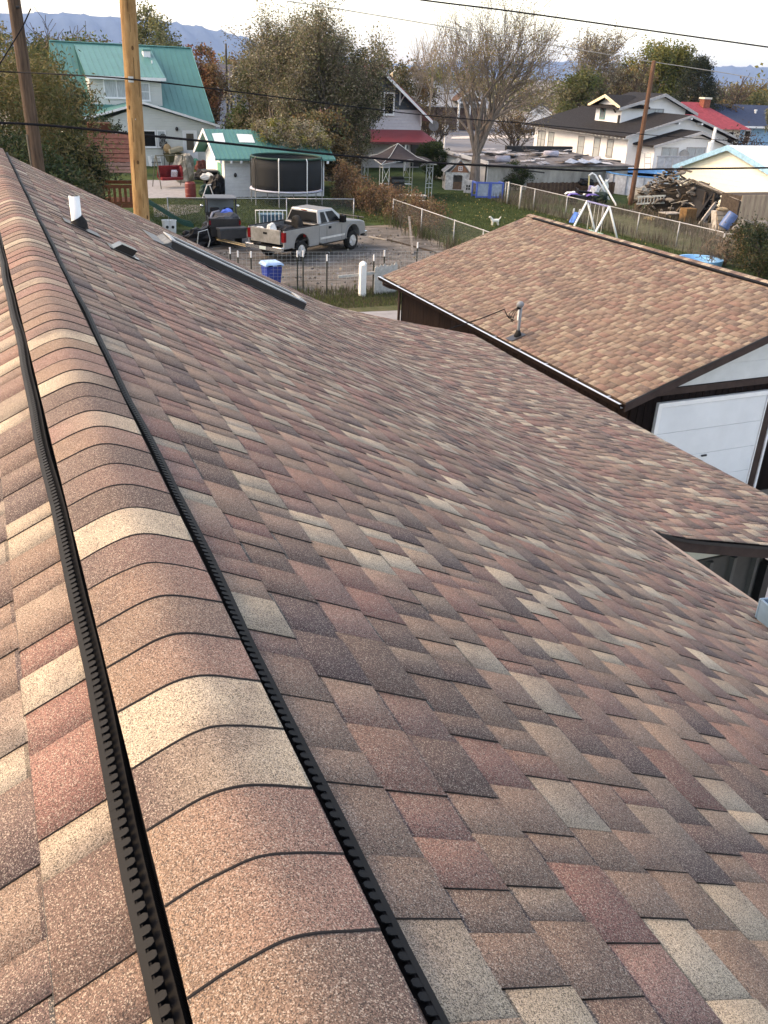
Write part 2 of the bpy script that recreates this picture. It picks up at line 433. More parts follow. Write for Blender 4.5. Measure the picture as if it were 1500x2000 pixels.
# ------------------------------------------------------------------ the house the camera stands on
RX, ZR = .22, 6.305
YN, YF = -2.6, 12.42            # near and far gable ends
XE, XL, YL = 4.40, 7.05, 4.66   # main eave, eave of the lower porch roof, its near end
house = thing('house', 'brown and tan shingled house roof with black ridge vent strips, filling the foreground', 'house', (RX, 5.0, 0))
# roof profile to the right of the ridge: 6/12, easing into 3/12 over the porch
_x = np.linspace(0, 8.0, 1601)
_s = np.where(_x < 3.95, .5, np.where(_x > 4.70, .25, .5 - .25 * (np.clip((_x - 3.95) / .75, 0, 1))))
_z = -np.concatenate([[0], np.cumsum((_s[1:] + _s[:-1]) / 2 * np.diff(_x))])
_L = np.concatenate([[0], np.cumsum(np.sqrt(1 + ((_s[1:] + _s[:-1]) / 2) ** 2) * np.diff(_x))])
def PR(u, v, n):
    x = np.interp(v, _L, _x); z = np.interp(v, _L, _z); s = np.interp(x, _x, _s); k = np.sqrt(1 + s * s)
    # a roof is never perfectly flat: slow waves in the deck
    wv = .006 * np.sin(u * 1.9 + x * 2.3) + .005 * np.sin(u * .83 - x * 1.4 + 1.0)
    n = n + wv * np.clip(x / .6, 0, 1)
    return np.stack([RX + x + n * s / k, u + 0 * x, ZR + z + n / k], -1)
def PLft(u, v, n):
    k = math.sqrt(1.25); return np.stack([RX - v / k - n * .5 / k, u + 0 * v, ZR - .5 * v / k + n / k], -1)
EXPO = .143
vE = float(np.interp(XE - RX, _x, _L)); vL = float(np.interp(XL - RX, _x, _L)); nL = int(vL / EXPO) + 1
kE = int(round((vE - .03) / EXPO))
def v_of(k): return .03 + EXPO * k
SKY0, SKY1 = (1.78, 9.84), (3.30, 10.38)     # skylight opening x/y on the right slope
def hole(a, b, va, vb):
    x = float(np.interp((va + vb) / 2, _L, _x)) + RX
    return SKY0[0] + .03 < x < SKY1[0] + .02 and b > SKY0[1] + .05 and a < SKY1[1] - .05
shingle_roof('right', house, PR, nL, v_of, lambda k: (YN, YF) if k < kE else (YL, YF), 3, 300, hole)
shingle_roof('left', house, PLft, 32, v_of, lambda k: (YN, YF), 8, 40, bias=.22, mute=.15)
_t, _o, _r, _d2, _m2 = TAN[0], (.215, .14, .098), RED[2], DRK[1], (.15, .10, .083)
cap_row(house, RX, ZR + .020, YN, YF + .02, .128, .5, 9, near=(.47, [(_o, _d2), (_o, _d2), (_o, _r), (_o, _r), (_d2, _t), (_t, _t), (_o, _r), (_o, _m2), (_o, _r), (_d2, _r), (_t, _t), (_d2, _d2), (_m2, _r), (_m2, _d2), (_o, _r), (_r, _t), (_m2, _d2), (_d2, _d2), (_t, _d2), (_o, _r), (_r, _r), (_o, _o), (_t, _t), (_r, _m2), (_o, _r)]))
# decks, fascia, walls
mb = MB()
for (ya, yb, vend) in ((YN + .02, YL - .01, vE - .02), (YL + .02, YF - .03, vL - .02)):
    vs = np.linspace(0.0, vend, 30); top = PR(np.zeros(30), vs, np.full(30, -.022)); bot = PR(np.zeros(30), vs, np.full(30, -.10))
    mb.prism([(p[0], ya, p[2]) for p in top] + [(p[0], ya, p[2]) for p in bot[::-1]], (0, yb - ya, 0))
mb.build('roof_deck', mat('roof_sheathing', (.10, .075, .06), .8), house, True)
mb = MB(); k5 = math.sqrt(1.25)
mb.prism([(RX - .01, YN + .02, ZR - .03), (RX - 4.2, YN + .02, ZR - .03 - 2.095), (RX - 4.2, YN + .02, ZR - .14 - 2.095), (RX - .01, YN + .02, ZR - .14)], (0, YF - YN - .05, 0))
mb.build('roof_deck', MATS['roof_sheathing'], house, True)
mb = MB().box(-3.6, 4.0, YN + .35, YF - .35, 0, 4.05)
mb.prism([(-3.6, YN + .36, 4.051), (4.0, YN + .36, 4.051), (RX, YN + .36, 6.05)], (0, YF - YN - .72, 0))
mb.build('wall', CREAM, house, True)
MB().box(4.02, 6.02, YL + .34, YF - .36, 0, 3.36).build('porch_wall', CREAM, house, True)
# near end of the porch roof: cream gable triangle over dark ribbed steel
MB().prism([(4.1, YL + .30, 3.645), (5.75, YL + .30, 3.645), (5.75, YL + .30, 3.70), (4.1, YL + .30, 4.06)], (0, .03, 0)).build('gable_panel', CREAM, house, True)
rs = MB().box(4.05, 6.0, YL + .28, YL + .305, 0, 3.64)
rib = mat('dark_steel_siding', (.035, .037, .035), .45, var=.25, scale=4)
ro = rs.build('metal_siding', rib, house, True)
for i in range(7):
    x = 4.28 + i * .27
    MB().prism([(x - .035, YL + .28, .02), (x - .018, YL + .245, .02), (x + .018, YL + .245, .02), (x + .035, YL + .28, .02)], (0, 0, 3.6)).build('rib', mat('dark_steel_rib', (.06, .062, .06), .4), ro, True)
MB().box(5.98, 6.06, YL + .20, YL + .40, 0, 3.5).build('corner_post', BLACKM, house, True)
def edge_strip(ya, yb, va, vb, n0, n1, name, m):       # board hung below the roof surface, following the profile
    vs = np.linspace(va, vb, 24); t = PR(np.zeros(24), vs, np.full(24, n0)); b = PR(np.zeros(24), vs, np.full(24, n1))
    MB().prism([(p[0], ya, p[2]) for p in t] + [(p[0], ya, p[2]) for p in b[::-1]], (0, yb - ya, 0)).build(name, m, house, True)
edge_strip(YL + .006, YL + .045, vE + .01, vL, -.032, -.118, 'rake_board', BROWN)
edge_strip(YL - .006, YL + .004, vE + .01, vL, -.008, -.034, 'drip_edge', BLACKM)
edge_strip(YF - .02, YF - .002, .0, vL, -.012, -.16, 'rake_board', BROWN)
_pe = PR(np.zeros(1), np.array([vL]), np.array([0.0]))[0]
MB().box(_pe[0] - .03, _pe[0] - .006, YL, YF - .02, _pe[2] - .19, _pe[2] - .034).build('eave_board', BROWN, house, True)
MB().box(_pe[0] - .08, _pe[0] + .016, YL - .01, YF, _pe[2] - .014, _pe[2] - .006).build('drip_edge', PVC, house, True)
_pm = PR(np.zeros(1), np.array([v_of(kE)]), np.array([0.0]))[0]
MB().box(_pm[0] - .10, _pm[0] + .018, YN, YL - .02, _pm[2] - .015, _pm[2] - .006).build('drip_edge', mat('tan_drip_edge', (.22, .17, .14), .5), house, True)
MB().box(_pm[0] - .03, _pm[0] - .004, YN, YL - .02, _pm[2] - .17, _pm[2] - .017).build('eave_board', BROWN, house, True)
# ridge vent: black strip with comb teeth on both sides of the caps
def vent_strip(sg):
    k = math.sqrt(1.25); y0, y1 = YN, YF; seg = np.linspace(y0, y1, 60)
    r = random.Random(4 + sg)
    def P(x, y, n):    # x measured along the slope from the ridge
        dx, dz = x / k, -.5 * x / k
        wob = .003 * math.sin(y * 3.1 + sg) + .002 * math.sin(y * 7.7)
        return (RX + sg * (dx + wob + n * .5 / k), y, ZR + dz + n / k)
    b = MB()
    prof = [(.118, .011), (.122, .011), (.158, .007), (.1635, .0205), (.1775, .0215), (.180, .016), (.182, .002)]
    n = len(prof); base = []
    for y in seg:
        base.append(len(b.v)); b.v.extend([P(x, y, h) for x, h in prof])
    for i in range(len(seg) - 1):
        for j in range(n - 1): b.f.append((base[i] + j, base[i] + j + 1, base[i + 1] + j + 1, base[i + 1] + j))
    o = b.build('vent_strip', BLACKP, house, True)
    t = MB(); y = y0 + .3; pitch = .0205
    while y < y1:
        # rounded finger reaching from the lip towards the ridge
        wd = .0068
        top = [P(.1770, y - wd, .0232), P(.157, y - wd, .0222), P(.1525, y - wd * .55, .0215), P(.1525, y + wd * .55, .0215), P(.157, y + wd, .0222), P(.1770, y + wd, .0232)]
        bot = [P(.1770, y - wd, .0205), P(.157, y - wd, .0200), P(.1525, y - wd * .55, .0195), P(.1525, y + wd * .55, .0195), P(.157, y + wd, .0200), P(.1770, y + wd, .0205)]
        t.add(top + bot, [(0, 1, 2, 3, 4, 5)] + [(i, i + 6, i + 7, i + 1) for i in range(5)])
        y += pitch
    for i in range(len(seg) - 1):       # the smooth lip the fingers grow from
        t.add([P(.1665, seg[i], .0228), P(.1778, seg[i], .0233), P(.1778, seg[i + 1], .0233), P(.1665, seg[i + 1], .0228)], [(0, 1, 2, 3)])
    t.build('vent_teeth', mat('charcoal_plastic', (.011, .0115, .0125), .6, spec=.12), o, True)
    fn = MB(); y = y0 + .3
    while y < 6:
        fn.add([P(.1345, y, .0065), P(.1345, y + .002, .0065), P(.1345, y + .002, .026), P(.1345, y, .026), P(.146, y + .001, .0065)], [(0, 1, 2, 3), (0, 4, 3), (1, 4, 2)])
        y += .0052
    fn.build('vent_fins', BLACKP, o, True)
vent_strip(1); vent_strip(-1)
# plumbing vent, roof louvre, skylight on the right slope
def on_roof(x, y, n=0.0):
    v = float(np.interp(x - RX, _x, _L)); return Vector(PR(np.array([y]), np.array([v]), np.array([n]))[0])
kk = 1 / math.sqrt(1.25); DN = Vector((kk, 0, -.5 * kk)); NM = Vector((.5 * kk, 0, kk)); AY = Vector((0, 1, 0))
b = on_roof(.70, 7.86)
pipe = MB().tube([b + Vector((0, 0, -.05)), b + Vector((0, 0, .245)), b + Vector((0, 0, .245)), b + Vector((0, 0, .15))], [.042, .042, .037, .037], 20, False).build('vent_pipe', PVC, house, True, True)
fl = MB().obox(b + DN * .03 + NM * .012, DN * .15, AY * .11, NM * .003)
fl.build('flashing', mat('dark_flashing', (.06, .06, .065), .45, metal=.5), pipe, True)
MB().tube([b + NM * .012, b + NM * .035 + Vector((0, 0, .015)), b + Vector((0, 0, .075))], [.085, .064, .050], 18, False).build('boot', RUBBER, pipe, True, True)
b = on_roof(.99, 7.50)
lv = MB().obox(b + NM * .012, DN * .12, AY * .11, NM * .003).build('roof_louvre', MATS['dark_flashing'], house, True)
h = MB()
c0 = b + NM * .015
def lp(d, y, n): return c0 + DN * d * .56 + AY * y * .56 + NM * n * .62
for y in (-.135, .135):
    h.prism([lp(-.15, y, .0), lp(.13, y, .0), lp(.16, y, .085), lp(-.07, y, .085)], AY * .006)
h.prism([lp(-.155, -.14, 0), lp(-.07, -.14, .088), lp(.17, -.14, .088), lp(.17, -.14, .082), lp(-.066, -.14, .08), lp(-.148, -.14, 0)], AY * .157)
h.build('hood', mat('louvre_black', (.01, .01, .011), .3), lv, True, bevel=.004)
MB().obox(lp(.185, -.16, .0), DN * .015, AY * .014, NM * .003).build('sealant_patch', PVC, lv, True)
# skylight: low black curb, bright metal cap, galvanised head flashing
def sp(x, y, n): return on_roof(x, y, n)
x0, x1, y0, y1 = 1.80, 3.32, 9.86, 10.36
cb = MB(); ch = .085
for (xa, xb, ya, yb) in ((x0, x1, y0, y0 + .06), (x0, x1, y1 - .06, y1), (x0, x0 + .06, y0 + .06, y1 - .06), (x1 - .06, x1, y0 + .06, y1 - .06)):
    c = sp((xa + xb) / 2, (ya + yb) / 2, ch / 2 - .02)
    cb.obox(c, DN * (xb - xa) / 2 / kk, AY * (yb - ya) / 2, NM * (ch / 2 + .02))
sk = cb.build('skylight', BLACKM, house, True)
f = MB(); e = .006
for (xa, xb, ya, yb) in ((x0 - e, x1 + e, y0 + .03, y0 + .13), (x0 - e, x1 + e, y1 - .05, y1 + e), (x0 - e, x0 + .05, y0 + .13, y1 - .05), (x1 - .05, x1 + e, y0 + .13, y1 - .05)):
    f.obox(sp((xa + xb) / 2, (ya + yb) / 2, ch + .008), DN * (xb - xa) / 2 / kk, AY * (yb - ya) / 2, NM * .006)
f.build('frame', mat('dull_aluminium', (.42, .44, .45), .5, metal=.4), sk, True)
MB().obox(sp((x0 + x1) / 2, (y0 + y1) / 2, ch - .002), DN * (x1 - x0 - .1) / 2 / kk, AY * (y1 - y0 - .1) / 2, NM * .004).build('pane', GLASSD, sk, True)
hf = MB()
hf.obox(sp(x0 - .09, (y0 + y1) / 2, .014), DN * .11, AY * ((y1 - y0) / 2 + .10), NM * .003)
hf.prism([sp(x0 - .10, y0 - .13, .016), sp(x0 + .01, y0 - .005, .016), sp(x0 + .002, y0 - .005, .06)], AY * .012)
hf.obox(sp(x0 - .03, (y0 + y1) / 2, .04), (DN * .5 + NM * .6).normalized() * .04, AY * ((y1 - y0) / 2 + .01), (NM * .5 - DN * .6).normalized() * .003)
hf.build('head_flashing', mat('dull_galvanised', (.13, .14, .145), .6, metal=.4, var=.3, scale=10), sk, True)
MB().obox(sp((x0 + x1) / 2, y0 - .05, .013), DN * (x1 - x0) / 2 / kk, AY * .045, NM * .002).build('side_flashing', MATS['dark_flashing'], sk, True)
# blue tool tray standing at the eave
tb = thing('tool_tray', 'blue plastic tool tray with silver tools, at the eave on the far right', 'tool tray', tuple(on_roof(4.07, 2.99, .012)), math.radians(-10))
tb.scale = (.82, .82, .82)
mb = MB(); q = .26
for a, bb in (((-.25, -.17, 0), (.25, -.15, q)), ((-.25, .15, 0), (.25, .17, q)), ((-.25, -.15, 0), (-.23, .15, q)), ((.23, -.15, 0), (.25, .15, q)), ((-.23, -.15, .015), (.23, .15, .03))):
    mb.box(a[0], bb[0], a[1], bb[1], a[2] + .05, bb[2])
mb.build('tray_body', mat('slate_blue_plastic', (.10, .17, .25), .45, var=.2), tb, bevel=.006)
MB().box(-.27, .27, -.19, .19, -.06, .045).build('base', BLACKP, tb)
for i, (xx, yy) in enumerate(((-.1, .05), (.05, -.02), (.12, .08))):
    MB().tube([(xx, yy, .05), (xx + .05, yy + .02, .34), (xx + .09, yy - .03, .37)], .016, 8).build('tool', ALU, tb)
MB().tube([(-.21, -.1, .2), (-.2, -.05, .36), (-.19, .03, .38), (-.18, .1, .22)], .014, 8).build('clamp', ALU, tb)

# ------------------------------------------------------------------ garage
GX0, GZ0, GXR, GY0, GY1 = 9.62, 2.42, 14.06, 11.42, 21.96
GS = 1 / 3; GK = math.sqrt(1 + GS * GS); GLen = (GXR - GX0) * GK; GZR = GZ0 + (GXR - GX0) * GS
garage = thing('garage', 'dark brown garage with tan shingled roof and white overhead door', 'garage', (14.0, 16.7, 0))
def PGl(u, v, n):   # left slope, v from the ridge down
    d = GLen - v; x = GX0 + d / GK; z = GZ0 + d * GS / GK
    wv = .006 * np.sin(u * 1.3 + x * 1.7)
    return np.stack([x - (n + wv) * GS / GK, u + 0 * v, z + (n + wv) / GK], -1)
def PGr(u, v, n): 
    q = PGl(u, v, n); q[..., 0] = 2 * GXR - q[..., 0]; return q
ng = int((GLen - .04) / .143)
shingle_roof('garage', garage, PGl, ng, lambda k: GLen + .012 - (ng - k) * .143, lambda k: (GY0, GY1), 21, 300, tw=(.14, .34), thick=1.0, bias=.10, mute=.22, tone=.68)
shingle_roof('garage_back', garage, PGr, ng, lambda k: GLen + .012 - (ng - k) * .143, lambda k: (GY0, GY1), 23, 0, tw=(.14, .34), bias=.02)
cap_row(garage, GXR, GZR + .022, GY0, GY1, .15, GS, 31, rr=.04, bias=.18)
MB().obox((GXR - .155, (GY0 + GY1 - .3) / 2, GZR - .155 * GS + .016), (.030, 0, .010), (0, (GY1 - GY0 - .45) / 2, 0), (-.008, 0, .024)).build('vent_strip', BLACKP, garage, True)
MB().obox((GXR + .155, (GY0 + GY1 - .3) / 2, GZR - .155 * GS + .016), (.022, 0, -.0073), (0, (GY1 - GY0 - .45) / 2, 0), (.006, 0, .018)).build('vent_strip', BLACKP, garage, True)
mb = MB()
for m_ in (0, 1):
    pts = [(GX0 + .02, GY0 + .02, GZ0 - .015), (GXR, GY0 + .02, GZR - .02), (GXR, GY0 + .02, GZR - .13), (GX0 + .02, GY0 + .02, GZ0 - .12)]
    if m_: pts = [(2 * GXR - p[0], p[1], p[2]) for p in pts]
    mb.prism(pts, (0, GY1 - GY0 - .04, 0))
mb.build('roof_deck', MATS['roof_sheathing'], garage, True)
wx0, wx1, wy0, wy1 = 10.05, 18.07, 11.80, 21.62
core = MB().box(wx0, wx1, wy0, wy1, 0, 2.44)
core.build('wall', DKBOARD, garage, True)
# vertical wall boards on the side towards the house and the front
def boards(p0, p1, z0, z1, step, nrm, skip=None):
    p0, p1, nrm = Vector(p0), Vector(p1), Vector(nrm); L = (p1 - p0).length; a = (p1 - p0).normalized(); i = 0
    shared = None
    n = int(L / step)
    for i in range(n):
        u = (i + .5) * step
        if skip and skip(u): continue
        zz0 = z0
        o = MB().obox((0, 0, 0), a * (step / 2 - .006), Vector((0, 0, (z1 - z0) / 2)), nrm * .011) if shared is None else None
        if o:
            o = o.build('board', DKBOARD, garage); shared = o.data
        else:
            o = bpy.data.objects.new('board', shared); COL.objects.link(o); o.parent = garage
        c = p0 + a * u + Vector((0, 0, (z0 + z1) / 2)) + nrm * .0115
        o.location = c - Vector(rootloc(garage))
boards((wx0, wy0, 0), (wx0, wy1, 0), .02, 2.40, .30, (-1, 0, 0))
DX0, DX1, DZ = 10.72, 13.24, 2.10
boards((wx0, wy0, 0), (wx0 + .62, wy0, 0), .02, 2.30, .155, (0, -1, 0))
boards((wx0 + .66, wy0, 0), (wx0 + 6.4, wy0, 0), DZ + .10, 2.32, .155, (0, -1, 0))
# white gable, dark band, door
gy = wy0 - .02
MB().prism([(wx0 - .2, gy, 2.46), (wx1 + .2, gy, 2.46), (GXR, gy, GZR - .16)], (0, .04, 0)).build('gable_panel', mat('pale_siding', (.60, .62, .61), .6, var=.05, lap=.4), garage, True)
MB().box(wx0 - .02, wx1 + .02, wy0 - .055, wy0 - .024, 2.33, 2.45).build('trim_board', BROWN, garage, True)
for m_ in (0, 1):
    pts = [(GX0 + .0, GY0 - .002, GZ0 - .03), (GXR, GY0 - .002, GZR - .03), (GXR, GY0 - .002, GZR - .17), (GX0 + .0, GY0 - .002, GZ0 - .17)]
    if m_: pts = [(2 * GXR - p[0], p[1], p[2]) for p in pts]
    MB().prism(pts, (0, .03, 0)).build('rake_board', BROWN, garage, True)
    MB().prism([(p[0], GY1 - .03, p[2]) for p in pts], (0, .03, 0)).build('rake_board', BROWN, garage, True)
    pts = [(GX0 - .01, GY0 - .012, GZ0 + .0), (GXR, GY0 - .012, GZR + .0), (GXR, GY0 - .012, GZR - .03), (GX0 - .01, GY0 - .012, GZ0 - .03)]
    if m_: pts = [(2 * GXR - p[0], p[1], p[2]) for p in pts]
    MB().prism(pts, (0, .012, 0)).build('drip_edge', BLACKM, garage, True)
door = MB()
DW = mat('door_white', (.70, .73, .74), .45, var=.05, scale=1.5)
door.box(DX0 - .09, DX0 - .005, wy0 - .07, wy0, 0, DZ + .005).box(DX1 + .005, DX1 + .02, wy0 - .07, wy0, 0, DZ).box(DX0 - .09, DX1 + .02, wy0 - .071, wy0, DZ + .006, DZ + .09)
do = door.build('door', PVC, garage, True)
for i in range(4):
    za, zb = .03 + i * .517, .03 + (i + 1) * .517 - .006
    pn = MB().box(DX0, DX1, wy0 - .045, wy0 - .012, za, zb).build('panel', DW, do, True, bevel=.004)
MB().box(11.90, 12.02, wy0 - .075, wy0 - .046, 1.00, 1.03).build('handle', BLACKM, do, True)
MB().box(DX1 + .03, DX1 + .21, wy0 - .05, wy0 - .012, 0, 2.3).build('trim_board', BROWN, garage, True)
d2 = MB().box(DX1 + .22, DX1 + .27, wy0 - .07, wy0, 0, 2.15).box(DX1 + 2.95, DX1 + 3.0, wy0 - .07, wy0, 0, 2.15).box(DX1 + .27, DX1 + 2.95, wy0 - .069, wy0, 2.08, 2.15).build('door', WHITE, garage, True)
for i in range(4):
    MB().box(DX1 + .28, DX1 + 2.94, wy0 - .045, wy0 - .012, .03 + i * .51, .03 + (i + 1) * .51 - .006).build('panel', DKBOARD, d2, True)
# gutter (open trough, pale inside), hangers, downspout
gt = MB(); gxo = GX0 - .03
prof = [(.0, .0), (-.012, -.075), (-.085, -.085), (-.11, -.02), (-.118, .005), (-.098, .007), (-.094, -.018), (-.076, -.072), (-.02, -.066), (-.012, .0)]
gt.prism([(gxo + x, GY0 - .01, GZ0 - .02 + z) for x, z in prof], (0, GY1 - GY0 + .02, 0))
gu = gt.build('gutter', DKBOARD, garage, True)
MB().box(gxo - .120, gxo - .066, GY0 - .008, GY1 + .008, GZ0 - .011, GZ0 - .006).build('rim', ALU, gu, True)
MB().box(gxo - .075, gxo - .022, GY0 - .008, GY1 + .008, GZ0 - .086, GZ0 - .083).build('liner', ALU, gu, True)
for i in range(11):
    y = GY0 + .4 + i * 1.0
    MB().box(gxo - .10, gxo + .02, y, y + .025, GZ0 - .018, GZ0 - .012).build('hanger', ALU, gu, True)
MB().box(gxo - .115, gxo - .0, GY1 + .002, GY1 + .02, GZ0 - .10, GZ0 - .016).build('end_cap', ALU, gu, True)
MB().tube([(gxo - .05, GY1 - .25, GZ0 - .10), (gxo - .05, GY1 - .25, GZ0 - .17), (gxo + .1, GY1 - .3, GZ0 - .24), (wx0 - .10, GY1 - .34, GZ0 - .30), (wx0 - .07, GY1 - .35, GZ0 - .4), (wx0 - .07, GY1 - .35, .1)], .038, 10).build('downspout', BROWN, garage, True, True)
# service mast
mx, my = 9.86, 15.40; mz = GZ0 + (mx - GX0) * GS
ms = MB().tube([(mx, my, mz - .1), (mx, my, mz + .62)], .032, 14).build('service_mast', mat('grey_conduit', (.22, .235, .25), .5), garage, True, True)
MB().tube([(mx, my, mz + .0), (mx, my, mz + .06), (mx, my, mz + .13)], [.085, .065, .04], 14).build('boot', RUBBER, ms, True, True)
MB().obox((mx - .05, my, mz + .0), (.17, 0, .057), (0, .12, 0), (-.001, 0, .003)).build('flashing', MATS['dark_flashing'], ms, True)
wh = MB().ell((mx - .02, my, mz + .66), (.085, .06, .07), 14, 8)
wh.build('weatherhead', mat('grey_cast_metal', (.20, .215, .23), .5), ms, True, True)
MB().box(mx - .08, mx - .02, my - .03, my + .03, mz + .57, mz + .615).build('knockout', BLACKP, ms, True)
MB().box(mx - .05, mx - .035, my - .02, my + .02, mz + .34, mz + .56).build('bracket', PVC, ms, True)
for i, (dy, dz) in enumerate(((-.03, -.26), (0, -.2), (.03, -.3))):
    MB().tube([(mx - .06, my + dy, mz + .59), (mx - .16, my + dy * 2, mz + .52), (mx - .22, my + dy * 2.4, mz + .36 + .05 * i), (mx - .14, my + dy, mz + .60 + dz), (mx - .30, my + dy * .3, mz + .44)], .008, 6).build('wire_loop', WIRE, ms, True)
_e1, _e2 = FX(985, 604, 9.55), FX(890, 638, 8.2); _e3 = _e2 + (_e2 - _e1) * 1.6
sd = MB().tube([(mx - .30, my, mz + .44), _e1, (_e1 + _e2) / 2 - Vector((0, 0, .02)), _e2, _e3], .011, 6).build('service_drop', WIRE)
tag(sd, 'thin black service cable running from the garage roof mast', 'cable')
# ------------------------------------------------------------------ ground
def sheet(name, pts, z, m, sub=0):
    o = MB().poly([(p[0], p[1], z) for p in pts]).build(name, m); struct(o); return o
GRND = mat('dry_ground', (.15, .125, .10), .95, var=.3, scale=.35, rgb2=(.20, .18, .155), bump=.5, bscale=1.5)
sheet('ground', [(-9000, -9000), (14000, -9000), (14000, 14000), (-9000, 14000)], 0, GRND)
DIRT = mat('grey_dirt', (.075, .067, .06), .95, rgb2=(.185, .172, .16), scale=.8, detail=9, bump=1.0, bscale=5, stretch=(1, 2.2, 1), ramp=(.38, .66))
LAWN = mat('lawn', (.022, .045, .012), .95, rgb2=(.058, .085, .026), scale=1.1, detail=9, bump=1.0, bscale=22)
LAWN2 = mat('rough_grass', (.05, .065, .025), .95, rgb2=(.11, .10, .06), scale=1.2, detail=9, bump=1.0, bscale=18)
ASPH = mat('asphalt', (.17, .175, .19), .9, var=.12, scale=.3)
sheet('alley', [(-4, 27.5), (19.9, 29.2), (19.9, 44), (16.5, 45.2), (-4, 43)], .004, DIRT)
sheet('lawn', [(7.5, 43.3), (20.4, 45.0), (20.4, 27), (31.6, 27), (31.6, 57), (36, 57), (36, 90), (-12, 90), (-12, 43.3)], .008, LAWN)
sheet('lawn', [(33, 47.2), (46, 50.5), (46, 66), (33, 58)], .016, LAWN)
sheet('grass_strip', [(7.0, 27.9), (19.8, 26.8), (19.8, 29.6), (7.0, 30.2)], .012, LAWN2)
sheet('weed_strip', [(31.2, 27), (35.0, 27), (35.5, 40), (38, 47), (33.5, 56.9), (31.2, 56.9)], .012, LAWN2)
sheet('dirt_yard', [(34.5, 27), (60, 27), (60, 44), (46, 47), (38.5, 46.5)], .020, mat('pale_dirt', (.19, .155, .125), .95, rgb2=(.29, .26, .23), scale=.9, detail=8, bump=.6, bscale=6))
sheet('concrete_slab', [(8.6, 22.0), (14, 22.0), (14, 28.0), (8.6, 28.3)], .008, CONC)
sheet('driveway', [(7.3, -6), (26, -6), (26, 11.4), (7.3, 11.4)], .008, CONC)
sheet('patio', [G(270, 352), G(362, 352), G(374, 386), G(270, 388)], .012, CONC)
sheet('slab_path', [G(300, 399), G(395, 401), G(390, 414), G(345, 423), G(300, 424)], .012, mat('path_grey', (.20, .19, .18), .95, var=.15, scale=2))
# street beyond the houses, with kerbs and pavement
sheet('street', [(20, 83), (140, 100), (150, 112), (100, 160), (80, 158), (60, 120), (40, 112), (20, 108)], .006, ASPH)
o = MB().prism([(42, 112.2, 0), (58, 118.4, 0), (74, 150, 0), (71, 152, 0), (55.5, 120.6, 0), (41.5, 114.6, 0)], (0, 0, .12)).build('pavement', mat('pale_pavement', (.50, .47, .44), .9)); struct(o)
o = MB().prism([(56, 108, 0), (70, 111, 0), (76, 118, 0), (66, 116, 0), (58, 111.5, 0)], (0, 0, .10)).build('pavement', MATS['pale_pavement']); struct(o)
# mountains far off
def range_mesh(name, az0, az1, prof, dist, seed):
    r = np.random.default_rng(seed); n = 220; az = np.radians(np.linspace(az0, az1, n)); k = 26
    el = np.interp(np.degrees(az), [p[0] for p in prof], [p[1] for p in prof])
    jag = np.zeros(n)
    for f, a in ((9, .03), (23, .018), (61, .012)): jag += a * np.sin(np.degrees(az) * f * .13 + r.uniform(0, 6))
    hgt = np.tan(np.radians(np.maximum(.05, el + jag))) * dist + H
    V = []
    for j in range(k):
        t = j / (k - 1); f = math.sin(min(1, t / .75) * math.pi / 2) ** 1.3 if t <= .75 else 1 - (t - .75) / .25 * .9
        d = dist * (.70 + .40 * t)
        rid = 1 + .10 * np.sin(np.degrees(az) * 5.1 + j * .35) * math.sin(math.pi * t) + .05 * np.sin(np.degrees(az) * 13 - j * .8) * math.sin(math.pi * t)
        V.append(np.stack([d * np.sin(az), d * np.cos(az), hgt * f * (rid if t < .62 else 1) * (d / dist if t < .75 else 1) ** .0], 1))
    V = np.concatenate(V); a = (np.arange(k - 1)[:, None] * n + np.arange(n - 1)[None]).ravel()
    F = np.stack([a, a + 1, a + n + 1, a + n], 1)
    o = arraymesh(name, V, F, mat('mountain_slope', (.03, .055, .095), .95, rgb2=(.055, .085, .14), scale=.003, detail=8), smooth=True); struct(o)
range_mesh('mountains', -50, 27, [(-50, 1.3), (-20, 1.7), (2, 1.98), (6.3, 2.12), (8.7, 2.10), (11, 1.98), (13, 1.82), (14.2, 1.65), (15.4, 1.35), (18, .8), (27, .3)], 9000, 2)
range_mesh('mountains', 24, 75, [(24, .3), (28, .75), (32, .92), (41, 1.0), (44.5, 1.06), (55, 1.2), (75, .8)], 9500, 5)

# ------------------------------------------------------------------ utility poles and cables
def pole(name, label, px0, px1, d, r0, r1, m, extra=0.0):
    top = VR(px0[0], px0[1], d); b = VR(px1[0], px1[1], d); ax = (top - b) / (top.z - b.z)
    base = b - ax * b.z; tip = top + ax * extra
    t = thing(name, label, 'utility pole', tuple(base))
    n = 14; pts = [base + (tip - base) * i / n for i in range(n + 1)]
    pts[0] = base - ax * .3
    MB().tube(pts, [r0 + (r1 - r0) * i / n for i in range(n + 1)], 20).build('pole', m, t, True, True)
    return t, base, tip, ax
t, pb, pt, pax = pole('utility_pole', 'new honey coloured wooden utility pole at the far edge of the roof', (249, 0), (277, 425), 21.0, .178, .155, WOODN, 1.6)
bz = VR(259, 155, 21.0)
MB().obox(bz - Vector((.06, .15, 0)), (.05, 0, 0), (0, .02, 0), (0, 0, .055)).build('bolt_plate', GALV, t, True)
MB().obox(VR(262, 232, 21.0) - Vector((0, .165, 0)), (.006, 0, 0), (0, .004, 0), (0, 0, .012)).build('nail', GALV, t, True)
_pr = random.Random(8)
